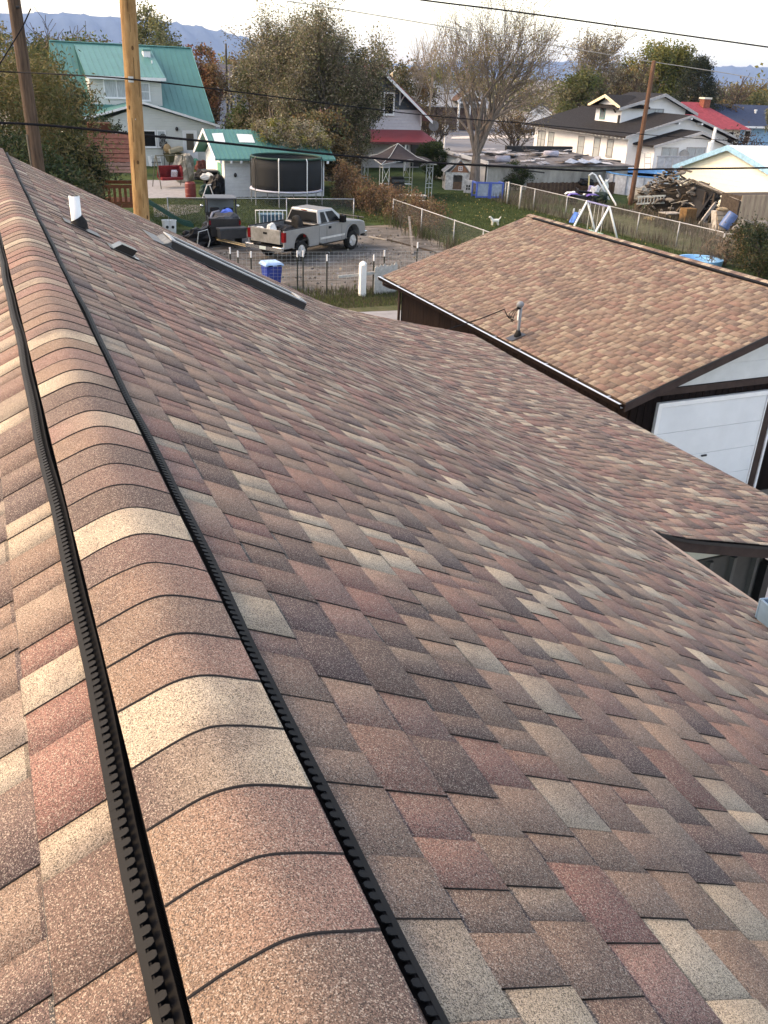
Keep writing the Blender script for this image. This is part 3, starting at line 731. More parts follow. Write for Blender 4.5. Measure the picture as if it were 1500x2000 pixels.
for i in range(16):        # drying checks and knots on the side towards the roof
    z_ = 4.3 + i * .36 + _pr.uniform(-.1, .1); a_ = _pr.uniform(-2.6, -.9); rr_ = .1695 - .0023 * z_; c_ = pb + pax * z_; nv = Vector((math.cos(a_), math.sin(a_), 0)); sv = Vector((-nv.y, nv.x, 0))
    if i % 3: MB().obox(c_ + nv * (rr_ + .0065), pax * _pr.uniform(.12, .4), sv * _pr.uniform(.0025, .005), nv * .004).build('crack', mat('crack_dark', (.05, .028, .014), .9), t, True)
    else: MB().ell((c_ + nv * (rr_ + .002)), (.028, .016, .045), 10, 6).build('knot', mat('knot_brown', (.10, .052, .024), .85), t, True, True)
t2, qb, qt, qax = pole('utility_pole', 'old dark weathered utility pole leaning at the far left', (27, 0), (73, 318), 25.0, .17, .14, WOODO, 1.8)
MB().tube([qb + Vector((-.17, -.06, 0)), qb + qax * 5.6 + Vector((-.155, -.06, 0))], .02, 8).build('conduit', mat('grey_wood_strip', (.16, .14, .11), .8), t2, True)
MB().cyl(VR(31, 14, 24.8), VR(38, 14, 24.8), .03, .03, 8).build('pin', BLACKM, t2, True)
t3, rb, rt, rax = pole('utility_pole', 'slim brown utility pole rising in front of the white house', (1277, 122), (1232, 393), 64.0, .165, .13, mat('brown_pole_wood', (.14, .075, .05), .85, var=.35, scale=3, stretch=(7, 7, .5)), .1)
t4, _, _, _ = pole('utility_pole', 'thin black pole standing behind the teal shed', (441, 85), (446, 262), 106.0, .14, .11, BLACKM)
def cable(label, pts, r, name='cable', m=WIRE):
    P = [VR(px, py, d) for px, py, d in pts]; Q = []
    for i in range(len(P) - 1):           # smooth through the points
        p0, p1, p2, p3 = P[max(i - 1, 0)], P[i], P[i + 1], P[min(i + 2, len(P) - 1)]
        for k in range(8):
            t = k / 8
            Q.append(.5 * ((2 * p1) + (p2 - p0) * t + (2 * p0 - 5 * p1 + 4 * p2 - p3) * t * t + (3 * p1 - p0 - 3 * p2 + p3) * t ** 3))
    Q.append(P[-1])
    o = MB().tube(Q, r, 6).build(name, m, None, smooth=True); origin(o, P[0]); tag(o, label, 'cable'); return o
cable('topmost black overhead cable crossing the sky at upper right', [(770, -12, 30), (825, 0, 30), (1000, 22, 31), (1250, 57, 33), (1500, 92, 35), (1620, 109, 36)], .022)
cable('pale thin overhead wire reaching the top of the slim brown pole', [(560, 2, 52), (640, 14, 54), (850, 49, 58), (1100, 92, 61), (1277, 121, 64), (1400, 140, 66), (1520, 160, 68)], .022, m=mat('pale_wire', (.30, .29, .27), .5))
cable('black cable bolted to the new wooden pole, passing the red roofed house', [(-40, 139, 24), (30, 141, 24), (150, 147, 22), (258, 155, 20.8), (420, 174, 22), (640, 202, 25), (850, 227, 29), (1050, 243, 34), (1250, 262, 40), (1400, 273, 44), (1560, 283, 48)], .0155)
cable('thick black cable sagging past the trampoline to the right edge', [(-40, 239, 24), (50, 242, 24), (150, 250, 24), (262, 262, 24), (450, 281, 25), (640, 301, 26), (820, 316, 27), (1000, 326, 28), (1130, 333, 29), (1165, 334, 29), (1240, 331, 30), (1400, 329, 31), (1560, 327, 32)], .030)
cable('slack guy wire slanting down from the dark leaning pole', [(60, 17, 24.9), (44, 52, 24.7), (20, 92, 24.4), (-10, 140, 24)], .016)

# ------------------------------------------------------------------ fences
STEELP = mat('fence_pipe', (.36, .37, .38), .5, metal=.4, var=.15, scale=6)
MESHW = mat('fence_wire', (.16, .165, .165), .6, metal=.3)
TPOST = mat('dark_t_post', (.03, .035, .03), .6)
def chainlink(label, pts, h=1.2, step=2.6, pitch=.10, wr=.0022, rail=.024):
    P = [Vector((p[0], p[1], 0)) for p in pts]
    t = thing('chain_link_fence', label, 'fence', tuple(P[0])); wm = MB()
    for a, b in zip(P[:-1], P[1:]):
        L = (b - a).length; d = (b - a) / L; n = max(1, round(L / step))
        MB().tube([a + Vector((0, 0, h)), b + Vector((0, 0, h))], rail, 8).build('top_rail', STEELP, t, True, True)
        for i in range(n + (b == P[-1])):
            q = a + d * (L * i / n)
            MB().tube([q - Vector((0, 0, .1)), q + Vector((0, 0, h + .04))], rail * 1.15, 8).build('post', STEELP, t, True, True)
        k = int((L + h) / pitch)
        for sgn in (1, -1):
            for i in range(k):
                s = i * pitch - (h if sgn > 0 else 0)
                p0 = (s, .03) if sgn > 0 else (s, h - .03); p1 = (s + h * .94, h - .03) if sgn > 0 else (s + h * .94, .03)
                (x0, z0), (x1, z1) = p0, p1
                if x1 < 0 or x0 > L: continue
                if x0 < 0: z0 += (z1 - z0) * (-x0) / (x1 - x0); x0 = 0
                if x1 > L: z1 = z0 + (z1 - z0) * (L - x0) / (x1 - x0); x1 = L
                p, q = a + d * x0 + Vector((0, 0, z0)), a + d * x1 + Vector((0, 0, z1)); sd = Vector((-d.y, d.x, 0)) * wr
                u = Vector((0, 0, wr)) - d * wr * sgn
                wm.add([p - u, p + u, q + u, q - u], [(0, 1, 2, 3)])
    wm.build('chain_mesh', MESHW, t, True, kind='stuff')
    return t
chainlink('chain link fence running behind the UTV and the pickup', [G(330, 437), G(560, 437), G(690, 437)], 1.25)
chainlink('chain link fence between the dirt alley and the lawn with the dog', [(20.3, 45.3), (20.2, 38.0), (20.1, 24.0)], 1.25, 3.0)
chainlink('long chain link fence between the swing set and the woodpile', [(31.4, 52.4), (31.5, 42), (31.7, 26.5)], 1.25, 3.1)
# heavier end posts where the long fence turns
for i, (px, lab) in enumerate(((990, 'white gate post beside the blue dog pen'), (1014, 'white gate post in the middle of the short wire gate'))):
    b = G(px, 398 + i * 10); o = MB().tube([(b.x, b.y, -.1), (b.x, b.y, 1.35)], .055, 10).build('gate_post', WHITEW, None, smooth=True); origin(o, b); tag(o, lab, 'fence post')
# welded wire fence on T-posts in front of the alley
wf = thing('wire_fence', 'welded wire fence on dark T-posts with white tips, in front of the pickup', 'fence', tuple(G(450, 566)))
A, B = G(440, 566), G(860, 560); L = (B - A).length; d = (B - A) / L
wm = MB(); k = int(L / .16)
for i in range(k):
    p = A + d * (i * .16); wm.add([p + Vector((-.0035, 0, .3)), p + Vector((.0035, 0, .3)), p + Vector((.0035, 0, 1.32)), p + Vector((-.0035, 0, 1.32))], [(0, 1, 2, 3)])
for j in range(9):
    z = .32 + j * .125; wm.add([A + Vector((0, 0, z)), B + Vector((0, 0, z)), B + Vector((0, 0, z + .007)), A + Vector((0, 0, z + .007))], [(0, 1, 2, 3)])
wm.build('wire_mesh', mat('bright_wire', (.5, .51, .5), .5, metal=.3), wf, True, kind='stuff')
for px, py in ((452, 566), (467, 575), (492, 572), (581, 567), (592, 572), (638, 577), (728, 575), (748, 572), (812, 545)):
    p = G(px, py); hh = 1.42 + (px % 7) * .02
    po = MB().box(p.x - .02, p.x + .02, p.y - .02, p.y + .02, -.1, hh - .22).build('post', TPOST, wf, True)
    MB().box(p.x - .022, p.x + .022, p.y - .022, p.y + .022, hh - .22, hh).build('tip', WHITE, po, True)
# white vinyl gate post, rail and pickets by the garage
vp = thing('picket_fence', 'short run of weathered white pickets beside the far garage corner', 'fence', tuple(G(707, 579)))
p = G(707, 579); P0 = MB().box(p.x - .11, p.x + .11, p.y - .11, p.y + .11, 0, 1.12).build('post', PVC, vp, True, bevel=.01)
MB().lathe([(.15, 0), (.15, .05), (.10, .10), (.02, .14)], (p.x, p.y, 1.121), 4).build('cap', PVC, P0, True)
q = G(775, 572)
MB().beam((p.x - .9, p.y + .1, .72), (p.x + .0, p.y + .12, .76), .04, .09).build('rail', WHITEW, vp, True)
MB().beam((p.x + .11, p.y + .05, .80), (q.x, q.y, .82), .04, .10).build('rail', WHITEW, vp, True)
for i in range(6):
    s = p + (q - p) * (.38 + i * .105)
    MB().prism([(s.x - .085, s.y - .06, .02), (s.x + .085, s.y - .06, .02), (s.x + .085, s.y - .06, 1.0 + .03 * (i % 3)), (s.x, s.y - .06, 1.06 + .03 * (i % 3)), (s.x - .085, s.y - .06, .99)], (0, .025, 0)).build('picket', WHITEW, vp, True)

# ------------------------------------------------------------------ houses
def gable_roof(mb, x0, x1, y0, y1, ze, zr, axis, t=.12):
    """roof plates; axis 'x' = ridge runs along x"""
    if axis == 'y':
        xm = (x0 + x1) / 2
        mb.prism([(x0, y0, ze), (xm, y0, zr), (xm, y0, zr - t * 1.2), (x0, y0, ze - t)], (0, y1 - y0, 0))
        mb.prism([(x1, y0, ze), (xm, y0, zr), (xm, y0, zr - t * 1.2), (x1, y0, ze - t)], (0, y1 - y0, 0))
    else:
        ym = (y0 + y1) / 2
        mb.prism([(x0, y0, ze), (x0, ym, zr), (x0, ym, zr - t * 1.2), (x0, y0, ze - t)], (x1 - x0, 0, 0))
        mb.prism([(x0, y1, ze), (x0, ym, zr), (x0, ym, zr - t * 1.2), (x0, y1, ze - t)], (x1 - x0, 0, 0))
TEAL = mat('teal_metal_roof', (.055, .205, .187), .42, metal=.15, var=.08, scale=.6)
SIDE = mat('pale_grey_siding', (.52, .54, .51), .6, var=.05, scale=1, lap=.18)
def ribs(parent, name, m, p00, p10, p01, step, w=.04, h=.035):
    """standing ribs on a roof plane: p00-p10 along the eave, p00-p01 up the slope"""
    a, b, c = Vector(p00), Vector(p10), Vector(p01); L = (b - a).length; d = (b - a) / L; up = c - a; n = d.cross(up).normalized()
    if n.z < 0: n = -n
    mb = MB(); i = 0
    while i * step < L:
        q = a + d * (i * step) + up * .5 + n * (h * .5)
        mb.obox(q, up * .499, d * w / 2, n * h * .5); i += 1
    return mb.build(name, m, parent, True)
# teal-roofed house
th = thing('house', 'two storey grey house with teal metal roof behind the new wooden pole', 'house', (13.5, 79, 0))
xl, xr = 6.9, 18.2
z_e, z_r, y_e, y_r = 3.2, 8.5, 76.6, 84.0
mb = MB()
mb.prism([(xl, y_e, z_e), (xl, y_r, z_r), (xl, y_r, z_r - .2), (xl, y_e, z_e - .15)], (xr - xl, 0, 0))
mb.prism([(xl, 91.4, z_e), (xl, y_r + .003, z_r), (xl, y_r + .003, z_r - .2), (xl, 91.4, z_e - .15)], (xr - xl, 0, 0))
rf = mb.build('roof', TEAL, th, True)
ribs(rf, 'roof_ribs', TEAL, (xl, y_e, z_e), (xr, y_e, z_e), (xl, y_r, z_r), .45)
MB().beam((xl, y_r, z_r + .02), (xr, y_r, z_r + .02), .3, .06).build('ridge_flashing', mat('pale_teal', (.12, .36, .33), .4), rf, True)
MB().prism([(xr + .002, y_e, z_e + .05), (xr + .002, y_r, z_r + .05), (xr + .002, y_r, z_r - .22), (xr + .002, y_e, z_e - .2)], (.05, 0, 0)).build('rake_trim', MATS['pale_teal'], rf, True)
MB().box(xl + .4, xr - .5, 77.0, 91.0, 0, 3.0).prism([(xl + .4, 77.0, 3.001), (xl + .4, 91.0, 3.001), (xl + .4, 84.0, 8.1)], (xr - xl - .9, 0, 0)).build('wall', SIDE, th, True)
# shed dormer
dx0, dx1, dy = 9.0, 14.45, 78.0
MB().box(dx0, dx1, dy, 84, 3.8, 6.2).build('dormer_wall', SIDE, th, True)
dr = MB().prism([(dx0 - .25, dy - .45, 6.22), (dx0 - .25, 83.6, 8.33), (dx0 - .25, 83.6, 8.2), (dx0 - .25, dy - .45, 6.08)], (dx1 - dx0 + .55, 0, 0)).build('dormer_roof', TEAL, th, True)
ribs(dr, 'roof_ribs', TEAL, (dx0 - .25, dy - .45, 6.22), (dx1 + .3, dy - .45, 6.22), (dx0 - .25, 83.6, 8.33), .45)
MB().box(dx0 - .27, dx1 + .32, dy - .49, dy - .452, 5.99, 6.21).build('fascia', WHITE, dr, True)
window(th, Vector((0, dy, 0)) - Vector(ROOT[th.name]), (1, 0, 0), (0, -1, 0), 10.1, 11.9, 4.75, 5.92, WHITE, CURT, 2, 1)
window(th, Vector((0, dy, 0)) - Vector(ROOT[th.name]), (1, 0, 0), (0, -1, 0), 12.82, 13.45, 4.62, 5.74, WHITE, CURT, 1, 2)
c = FY(285, 103, 82.0); MB().box(c.x - .28, c.x + .28, 81.6, 82.3, c.z - .55, c.z + .12).build('chimney_box', WHITE, th, True)
MB().box(c.x - .33, c.x + .33, 81.55, 82.35, c.z + .121, c.z + .25).build('chimney_cap', TEAL, th, True)
for px, py in ((297, 126), (303, 135)):
    c = FY(px, py, 80.4); MB().lathe([(.14, -.3), (.09, -.05), (.06, .0), (.06, .28)], c, 10).build('roof_vent', WHITE if px == 297 else BLACKM, th, True)
# wing with the gable towards us
wf_y = 75.0; wz = 3.05
MB().box(8.6, 17.9, wf_y, 77.05, 0, 2.95).prism([(8.6, wf_y, 2.951), (17.9, wf_y, 2.951), (12.4, wf_y, 4.3)], (0, 2.4, 0)).build('wing_wall', SIDE, th, True)
mb = MB()
mb.prism([(12.4, wf_y - .4, 4.62), (18.4, wf_y - .4, 3.02), (18.4, wf_y - .4, 2.9), (12.4, wf_y - .4, 4.48)], (0, 5.2, 0))
mb.prism([(12.4, wf_y - .4, 4.62), (7.9, wf_y - .4, 3.40), (7.9, wf_y - .4, 3.28), (12.4, wf_y - .4, 4.48)], (0, 5.2, 0))
wr = mb.build('wing_roof', TEAL, th, True)
for a, bq in (((12.4, 4.58), (18.4, 2.98)), ((12.4, 4.58), (7.9, 3.36))):
    MB().prism([(a[0], wf_y - .43, a[1] + .03), (bq[0], wf_y - .43, bq[1] + .03), (bq[0], wf_y - .43, bq[1] - .14), (a[0], wf_y - .43, a[1] - .14)], (0, .028, 0)).build('fascia', WHITE, wr, True)
o_ = Vector((0, wf_y, 0)) - Vector(ROOT[th.name])
window(th, o_, (1, 0, 0), (0, -1, 0), 12.1, 13.15, 1.45, 2.52, WHITE, GLASSD, 1, 1)
window(th, o_, (1, 0, 0), (0, -1, 0), 13.4, 13.9, 1.45, 2.52, WHITE, CURT, 1, 1)
dr_ = MB().box(15.28, 15.42, wf_y - .07, wf_y, .42, 2.62).box(16.28, 16.42, wf_y - .07, wf_y, .42, 2.62).box(15.42, 16.28, wf_y - .069, wf_y, 2.5, 2.62).box(15.42, 16.28, wf_y - .04, wf_y, .42, 2.5).build('door', WHITE, th, True)
MB().box(15.56, 16.14, wf_y - .055, wf_y - .041, 1.2, 2.4).build('pane', mat('brown_glass', (.09, .075, .06), .2), dr_, True)
MB().box(16.2, 16.24, wf_y - .09, wf_y - .041, 1.3, 1.42).build('handle', BLACKM, dr_, True)
MB().ell((14.85, wf_y - .1, 2.72), (.12, .1, .16), 8, 6).build('wall_lamp', BLACKM, th, True)
MB().box(14.6, 17.4, wf_y - 1.6, wf_y - .01, 0, .40).build('deck_step', mat('dark_deck', (.05, .045, .05), .8), th, True)

# teal shed with a translucent-panelled roof
sh = thing('shed', 'small white shed with teal roof and two translucent panels, behind the trampoline', 'shed', (17, 58.5, 0))
MB().box(13.95, 20.4, 56.5, 61.4, 0, 2.22).prism([(13.95, 56.5, 2.221), (13.95, 61.4, 2.221), (13.95, 58.95, 3.5)], (6.45, 0, 0)).build('wall', mat('white_lap', (.66, .68, .69), .6, var=.06, lap=.2), sh, True)
mb = MB(); mb.prism([(13.3, 56.05, 2.26), (13.3, 58.95, 3.72), (13.3, 58.95, 3.60), (13.3, 56.05, 2.16)], (7.7, 0, 0)); mb.prism([(13.3, 61.85, 2.26), (13.3, 58.953, 3.72), (13.3, 58.953, 3.60), (13.3, 61.85, 2.16)], (7.7, 0, 0))
sr = mb.build('roof', TEAL, sh, True)
ribs(sr, 'roof_ribs', TEAL, (13.3, 56.05, 2.26), (21.0, 56.05, 2.26), (13.3, 58.95, 3.72), .3)
def onshed(px, py):
    r = ray(px, py); s = 1.46 / 2.9; t = (2.26 - s * 56.05 - H) / (r[2] - s * r[1]); return Vector((r[0] * t, r[1] * t, H + r[2] * t + .045))
for quad in (((414, 262), (435, 261), (440, 279), (420, 279)), ((462, 263), (492, 264), (498, 280), (468, 279))):
    MB().slab([onshed(*q_) for q_ in quad], .02).build('translucent_panel', mat('translucent_sheet', (.66, .72, .74), .4, var=.08, scale=6), sr, True)
MB().prism([(13.27, 56.03, 2.30), (13.27, 58.95, 3.77), (13.27, 58.95, 3.55), (13.27, 56.03, 2.08)], (.04, 0, 0)).build('rake_trim', WHITE, sr, True)
MB().prism([(13.27, 61.87, 2.30), (13.27, 58.953, 3.77), (13.27, 58.953, 3.55), (13.27, 61.87, 2.08)], (.04, 0, 0)).build('rake_trim', WHITE, sr, True)
for i in range(12):
    MB().box(13.6 + i * .62, 13.72 + i * .62, 56.03, 56.2, 2.0, 2.15).build('rafter_end', WHITE, sr, True)
MB().box(13.90, 13.945, 57.2, 58.1, 0.1, 1.9).build('door', mat('green_door', (.10, .30, .22), .6), sh, True)
MB().box(18.2, 18.6, 56.35, 56.48, 1.1, 1.7).build('meter_box', BLACKM, sh, True)
MB().ell((14.6, 56.45, 1.3), (.1, .06, .13), 8, 6).build('wall_lamp', BLACKM, sh, True)

# red-roofed house with dark gable and red porch roof
REDR = mat('red_metal_roof', (.26, .035, .04), .45, metal=.1, var=.12, scale=1.5)
rh = thing('house', 'blue grey house with steep red roof and red porch, behind the gazebo', 'house', (30.5, 77, 0))
yg = 74.0
def f(px, py): q_ = FY(px, py, yg); return q_.x, q_.z
apx, apz = f(736, 128); ex, ez = f(838, 233); hw = ex - apx
DKB = mat('slate_blue_siding', (.062, .075, .09), .65, var=.12, lap=.2)
PALE = mat('pale_lilac_siding', (.50, .49, .52), .65, var=.05, lap=.25)
zs = f(780, 214)[1]
MB().box(apx - hw + .7, ex - .7, yg + .02, yg + 10, 0, zs).build('wall', PALE, rh, True)
MB().prism([(apx - hw + .7, yg, zs + .001), (ex - .7, yg, zs + .001), (ex - .7, yg, ez + .9), (apx, yg, apz - .25), (apx - hw + .7, yg, ez + .9)], (0, 10, 0)).build('gable_wall', DKB, rh, True)
mb = MB()
for s_ in (1, -1):
    mb.prism([(apx, yg - .7, apz), (apx + s_ * hw, yg - .7, ez), (apx + s_ * hw, yg - .7, ez - .18), (apx, yg - .7, apz - .22)], (0, 11.4, 0))
rr_ = mb.build('roof', REDR, rh, True)
for s_ in (1, -1):
    MB().prism([(apx, yg - .74, apz - .08), (apx + s_ * hw, yg - .74, ez - .08), (apx + s_ * hw, yg - .74, ez - .32), (apx, yg - .74, apz - .36)], (0, .038, 0)).build('barge_board', WHITE, rr_, True)
MB().box(apx - .2, apx + .2, yg - .8, yg - .3, apz - .05, apz + .18).build('finial', REDR, rr_, True)
o_ = Vector((0, yg, 0)) - Vector(ROOT[rh.name])
x0_, z1_ = f(752, 183); x1_, z0_ = f(767, 222)
window(rh, o_, (1, 0, 0), (0, -1, 0), x0_, x1_, z0_, z1_, WHITE, GLASSD, 1, 1, .12)
window(rh, o_, (1, 0, 0), (0, -1, 0), x0_ - 1.3, x0_ - .45, z0_, z1_, WHITE, GLASSD, 1, 1, .12)
for px in (781, 822):
    bx_, bz_ = f(px, 185 if px == 781 else 226)
    MB().beam((bx_, yg - .06, bz_ + .2), (bx_, yg - .06, bz_ - .8), .1, .1, (0, 1, 0)).beam((bx_, yg - .06, bz_ - .65), (bx_ + (.3 if px == 781 else -.3), yg - .5, bz_ + .12), .08, .08).build('bracket', WHITE, rh, True)
MB().cyl((f(843, 245)[0], yg - .4, f(843, 245)[1]), (f(841, 246)[0], yg - .62, f(841, 246)[1] + .05), .42, .42, 16).build('satellite_dish', mat('grey_dish', (.16, .16, .17), .5), rh, True)
# porch
pz0 = FY(700, 252, yg - .1).z; py_ = yg - 2.6; pz1 = FY(770, 277, py_).z; pxr = FY(857, 278, py_).x; pxr0 = f(823, 254)[0]
mb = MB().prism([(23.5, py_, pz1), (pxr, py_, pz1), (pxr0, yg - .02, pz0), (23.5, yg - .02, pz0)], (0, 0, -.14))
pr_ = mb.build('porch_roof', REDR, rh, True)
MB().box(23.5, pxr + .02, py_ - .05, py_ - .005, pz1 - .2, pz1 - .02).build('gutter', mat('dark_red', (.10, .02, .02), .5), pr_, True)
for px in (792, 705):
    q_ = FY(px, 280, py_ + .15); MB().box(q_.x - .07, q_.x + .07, py_ + .08, py_ + .22, 0, pz1 - .142).build('porch_post', WHITE, rh, True)
q_ = FY(783, 300, yg); window(rh, o_, (1, 0, 0), (0, -1, 0), q_.x - .3, q_.x + .5, .5, 1.7, DKB, GLASSD)
q_ = FY(812, 300, yg); MB().box(q_.x - .5, q_.x + .5, yg - .06, yg + .02, .1, 2.1).build('door', BLACKM, rh, True)

# white bungalow with dark roof on the right
wh_ = thing('house', 'white bungalow with near black roof, dormer and exposed rafter ends', 'house', (56.5, 74, .28), math.radians(-3))
RW = Matrix.Rotation(-math.radians(-3), 4, 'Z')
DROOF = mat('charcoal_shingles', (.018, .017, .018), .85, var=.3, scale=5, bump=.3, bscale=20)
WHT = mat('white_stucco', (.78, .79, .80), .6, var=.04, scale=1.2)
SOF = mat('pale_grey_trim', (.40, .39, .39), .6)
X0, X1, YA, YB = -4.3, 6.2, -7.3, 9.0       # local footprint (x right, y away)
MB().box(X0, X1, YA, YB, -.28, 3.0).build('wall', WHT, wh_)
mb = MB(); xm = (X0 + X1) / 2 + .4
zr = 4.75; ze = 2.95
for xs_, sg in ((X0 - .8, -1), (X1 + .8, 1)):
    mb.prism([(xm, YA - .7, zr), (xs_, YA - .7, ze), (xs_, YA - .7, ze - .14), (xm, YA - .7, zr - .18)], (0, YB - YA + 1.4, 0))
wr_ = mb.build('roof', DROOF, wh_)
MB().prism([(X0 + .1, YA - .005, 3.002), (X1 - .1, YA - .005, 3.002), (xm, YA - .005, zr - .28)], (0, .2, 0)).build('gable_wall', WHT, wh_)
for xs_ in (X0 - .8, X1 + .8):
    MB().prism([(xm, YA - .74, zr + .02), (xs_, YA - .74, ze + .02), (xs_, YA - .74, ze - .16), (xm, YA - .74, zr - .18)], (0, .036, 0)).build('barge_board', SOF, wr_)
for i in range(27):
    y = YA - .4 + i * .62
    MB().box(X0 - .78, X0 - .02, y, y + .10, 2.72, 2.82).build('rafter_end', WHITE, wr_)
for sx in (-1.2, 0, 1.2):
    MB().box(xm + sx - .08, xm + sx + .08, YA - .72, YA, 4.4 - abs(sx) * .34, 4.56 - abs(sx) * .34).build('bracket', WHITE, wh_)
ol = Vector((X0, 0, 0))
for ya, yb, z0, z1, n in ((8.2, 6.9, .95, 2.35, 2), (6.1, 5.2, .75, 2.35, 1), (.55, -.35, .75, 2.35, 1), (-2.15, -3.0, .85, 2.45, 1), (-4.3, -5.1, 1.2, 2.45, 1)):
    window(wh_, ol, (0, -1, 0), (-1, 0, 0), -ya, -yb, z0, z1, mat('grey_frame', (.28, .29, .30), .6), CURT, n, 2, .10)
# dormer block: one gable to the left, a wider one towards us
D0, D1, E0, E1 = -2.2, 4.7, -2.6, 1.6
MB().box(D0, D1, E0, E1, 3.0, 5.1).build('dormer_wall', WHT, wh_)
mb = MB()
for xs_, zz in ((D0 - .7, 5.0), (D1 + 1.0, 4.75)):
    mb.prism([(1.8, E0 - .6, 6.3), (xs_, E0 - .6, zz), (xs_, E0 - .6, zz - .13), (1.8, E0 - .6, 6.12)], (0, E1 - E0 + 1.2, 0))
dm = (E0 + E1) / 2
for ys_ in (E0 - .55, E1 + .55):
    mb.prism([(D0 - .6, dm, 6.02), (D0 - .6, ys_, 5.12), (D0 - .6, ys_, 5.0), (D0 - .6, dm, 5.88)], (3.2, 0, 0))
dr2 = mb.build('dormer_roof', DROOF, wh_)
for ys_ in (E0 - .55, E1 + .55):
    MB().prism([(D0 - .64, dm, 6.04), (D0 - .64, ys_, 5.14), (D0 - .64, ys_, 4.90), (D0 - .64, dm, 5.78)], (.036, 0, 0)).build('barge_board', mat('cream_trim', (.72, .62, .42), .6), dr2)
for xs_, zz in ((D0 - .7, 5.0), (D1 + 1.0, 4.75)):
    MB().prism([(1.8, E0 - .64, 6.32), (xs_, E0 - .64, zz + .02), (xs_, E0 - .64, zz - .22), (1.8, E0 - .64, 6.05)], (0, .036, 0)).build('barge_board', SOF, dr2)
MB().prism([(D0 - .003, E0, 5.101), (D0 - .003, E1, 5.101), (D0 - .003, dm, 5.85)], (2, 0, 0)).build('dormer_gable', WHT, wh_)
MB().prism([(D0 + .05, E0 - .003, 5.0), (D1 - .05, E0 - .003, 5.0), (1.8, E0 - .003, 6.1)], (0, 2, 0)).build('dormer_gable', WHT, wh_)
window(wh_, Vector((D0, 0, 0)), (0, -1, 0), (-1, 0, 0), -.75, -.05, 4.05, 5.0, mat('teal_frame', (.10, .22, .22), .5), GLASSG)
window(wh_, Vector((0, E0, 0)), (1, 0, 0), (0, -1, 0), .5, 2.2, 4.05, 4.95, mat('grey_frame', (.3, .3, .3)), CURT, 2, 1)
MB().box(D0 - .14, D0 - .02, E0 + .1, E0 + .3, 3.5, 4.4).build('flue', BLACKM, wh_)
for yy in (-1.7, .2):
    MB().beam((D0 - .03, yy, 4.6), (D0 - .55, yy, 5.15), .1, .1).build('bracket', mat('dark_bracket', (.08, .07, .05), .7), wh_)
# front addition with its own low gable
MB().box(-3.2, 4.2, YA - 2.4, YA, -.28, 2.45).prism([(-3.2, YA - 2.4, 2.451), (4.2, YA - 2.4, 2.451), (.9, YA - 2.4, 3.35)], (0, 2.3, 0)).build('addition_wall', WHT, wh_)
mb = MB()
for xs_, zz in ((-3.8, 2.42), (4.9, 2.42)):
    mb.prism([(.9, YA - 3.0, 3.62), (xs_, YA - 3.0, zz), (xs_, YA - 3.0, zz - .12), (.9, YA - 3.0, 3.46)], (0, 3.2, 0))
ar = mb.build('addition_roof', DROOF, wh_)
for xs_, zz in ((-3.8, 2.42), (4.9, 2.42)):
    MB().prism([(.9, YA - 3.04, 3.64), (xs_, YA - 3.04, zz + .02), (xs_, YA - 3.04, zz - .2), (.9, YA - 3.04, 3.40)], (0, .036, 0)).build('barge_board', SOF, ar)
oa = Vector((0, YA - 2.4, 0))
window(wh_, oa, (1, 0, 0), (0, -1, 0), -2.4, -.9, 1.25, 2.2, SOF, CURT, 2, 1)
window(wh_, oa, (1, 0, 0), (0, -1, 0), .1, 1.9, 1.1, 2.25, SOF, CURT, 2, 1)
MB().cyl((-.35, YA - 2.75, 1.75), (-.25, YA - 2.55, 1.80), .38, .38, 16).build('satellite_dish', mat('grey_dish2', (.34, .35, .36), .5), wh_)
MB().beam((-.3, YA - 2.5, 1.7), (-.3, YA - 2.4, 1.4), .05, .05).build('dish_arm', GALV, wh_)
# ------------------------------------------------------------------ more buildings
yb = thing('outbuilding', 'pale yellow gabled outbuilding with light blue trim behind the woodpile', 'outbuilding', (46.0, 48.5, 0))
YEL = mat('pale_yellow_siding', (.80, .79, .66), .6, var=.03, lap=.3); BLUT = mat('light_blue_trim', (.26, .48, .64), .6)
xw = 45.8; a0 = FX(1327, 322, xw); a1 = FX(1430, 285, xw); yn = 2 * a1.y - a0.y - 1.2; zn = a0.z
MB().box(xw, xw + 12, yn + .15, a0.y - .15, 0, zn - .1).prism([(xw, yn + .15, zn - .099), (xw, a0.y - .15, zn - .099), (xw, a1.y, a1.z - .12)], (12, 0, 0)).build('wall', YEL, yb, True)
mb = MB()
for y_, sg in ((a0.y, 1), (yn, -1)):
    mb.prism([(xw - .35, a1.y, a1.z + .04), (xw - .35, y_ + sg * .25, zn - .08), (xw - .35, y_ + sg * .25, zn - .18), (xw - .35, a1.y, a1.z - .10)], (12.6, 0, 0))
yr = mb.build('roof', mat('pale_metal_roof', (.62, .67, .69), .5), yb, True)
for y_, sg in ((a0.y, 1), (yn, -1)):
    MB().prism([(xw - .39, a1.y, a1.z + .06), (xw - .39, y_ + sg * .27, zn - .05), (xw - .39, y_ + sg * .27, zn - .36), (xw - .39, a1.y, a1.z - .28)], (.038, 0, 0)).build('barge_board', BLUT, yr, True)
MB().box(xw - .03, xw + .1, a0.y - .25, a0.y - .1, 0, zn - .2).build('corner_trim', BLUT, yb, True)
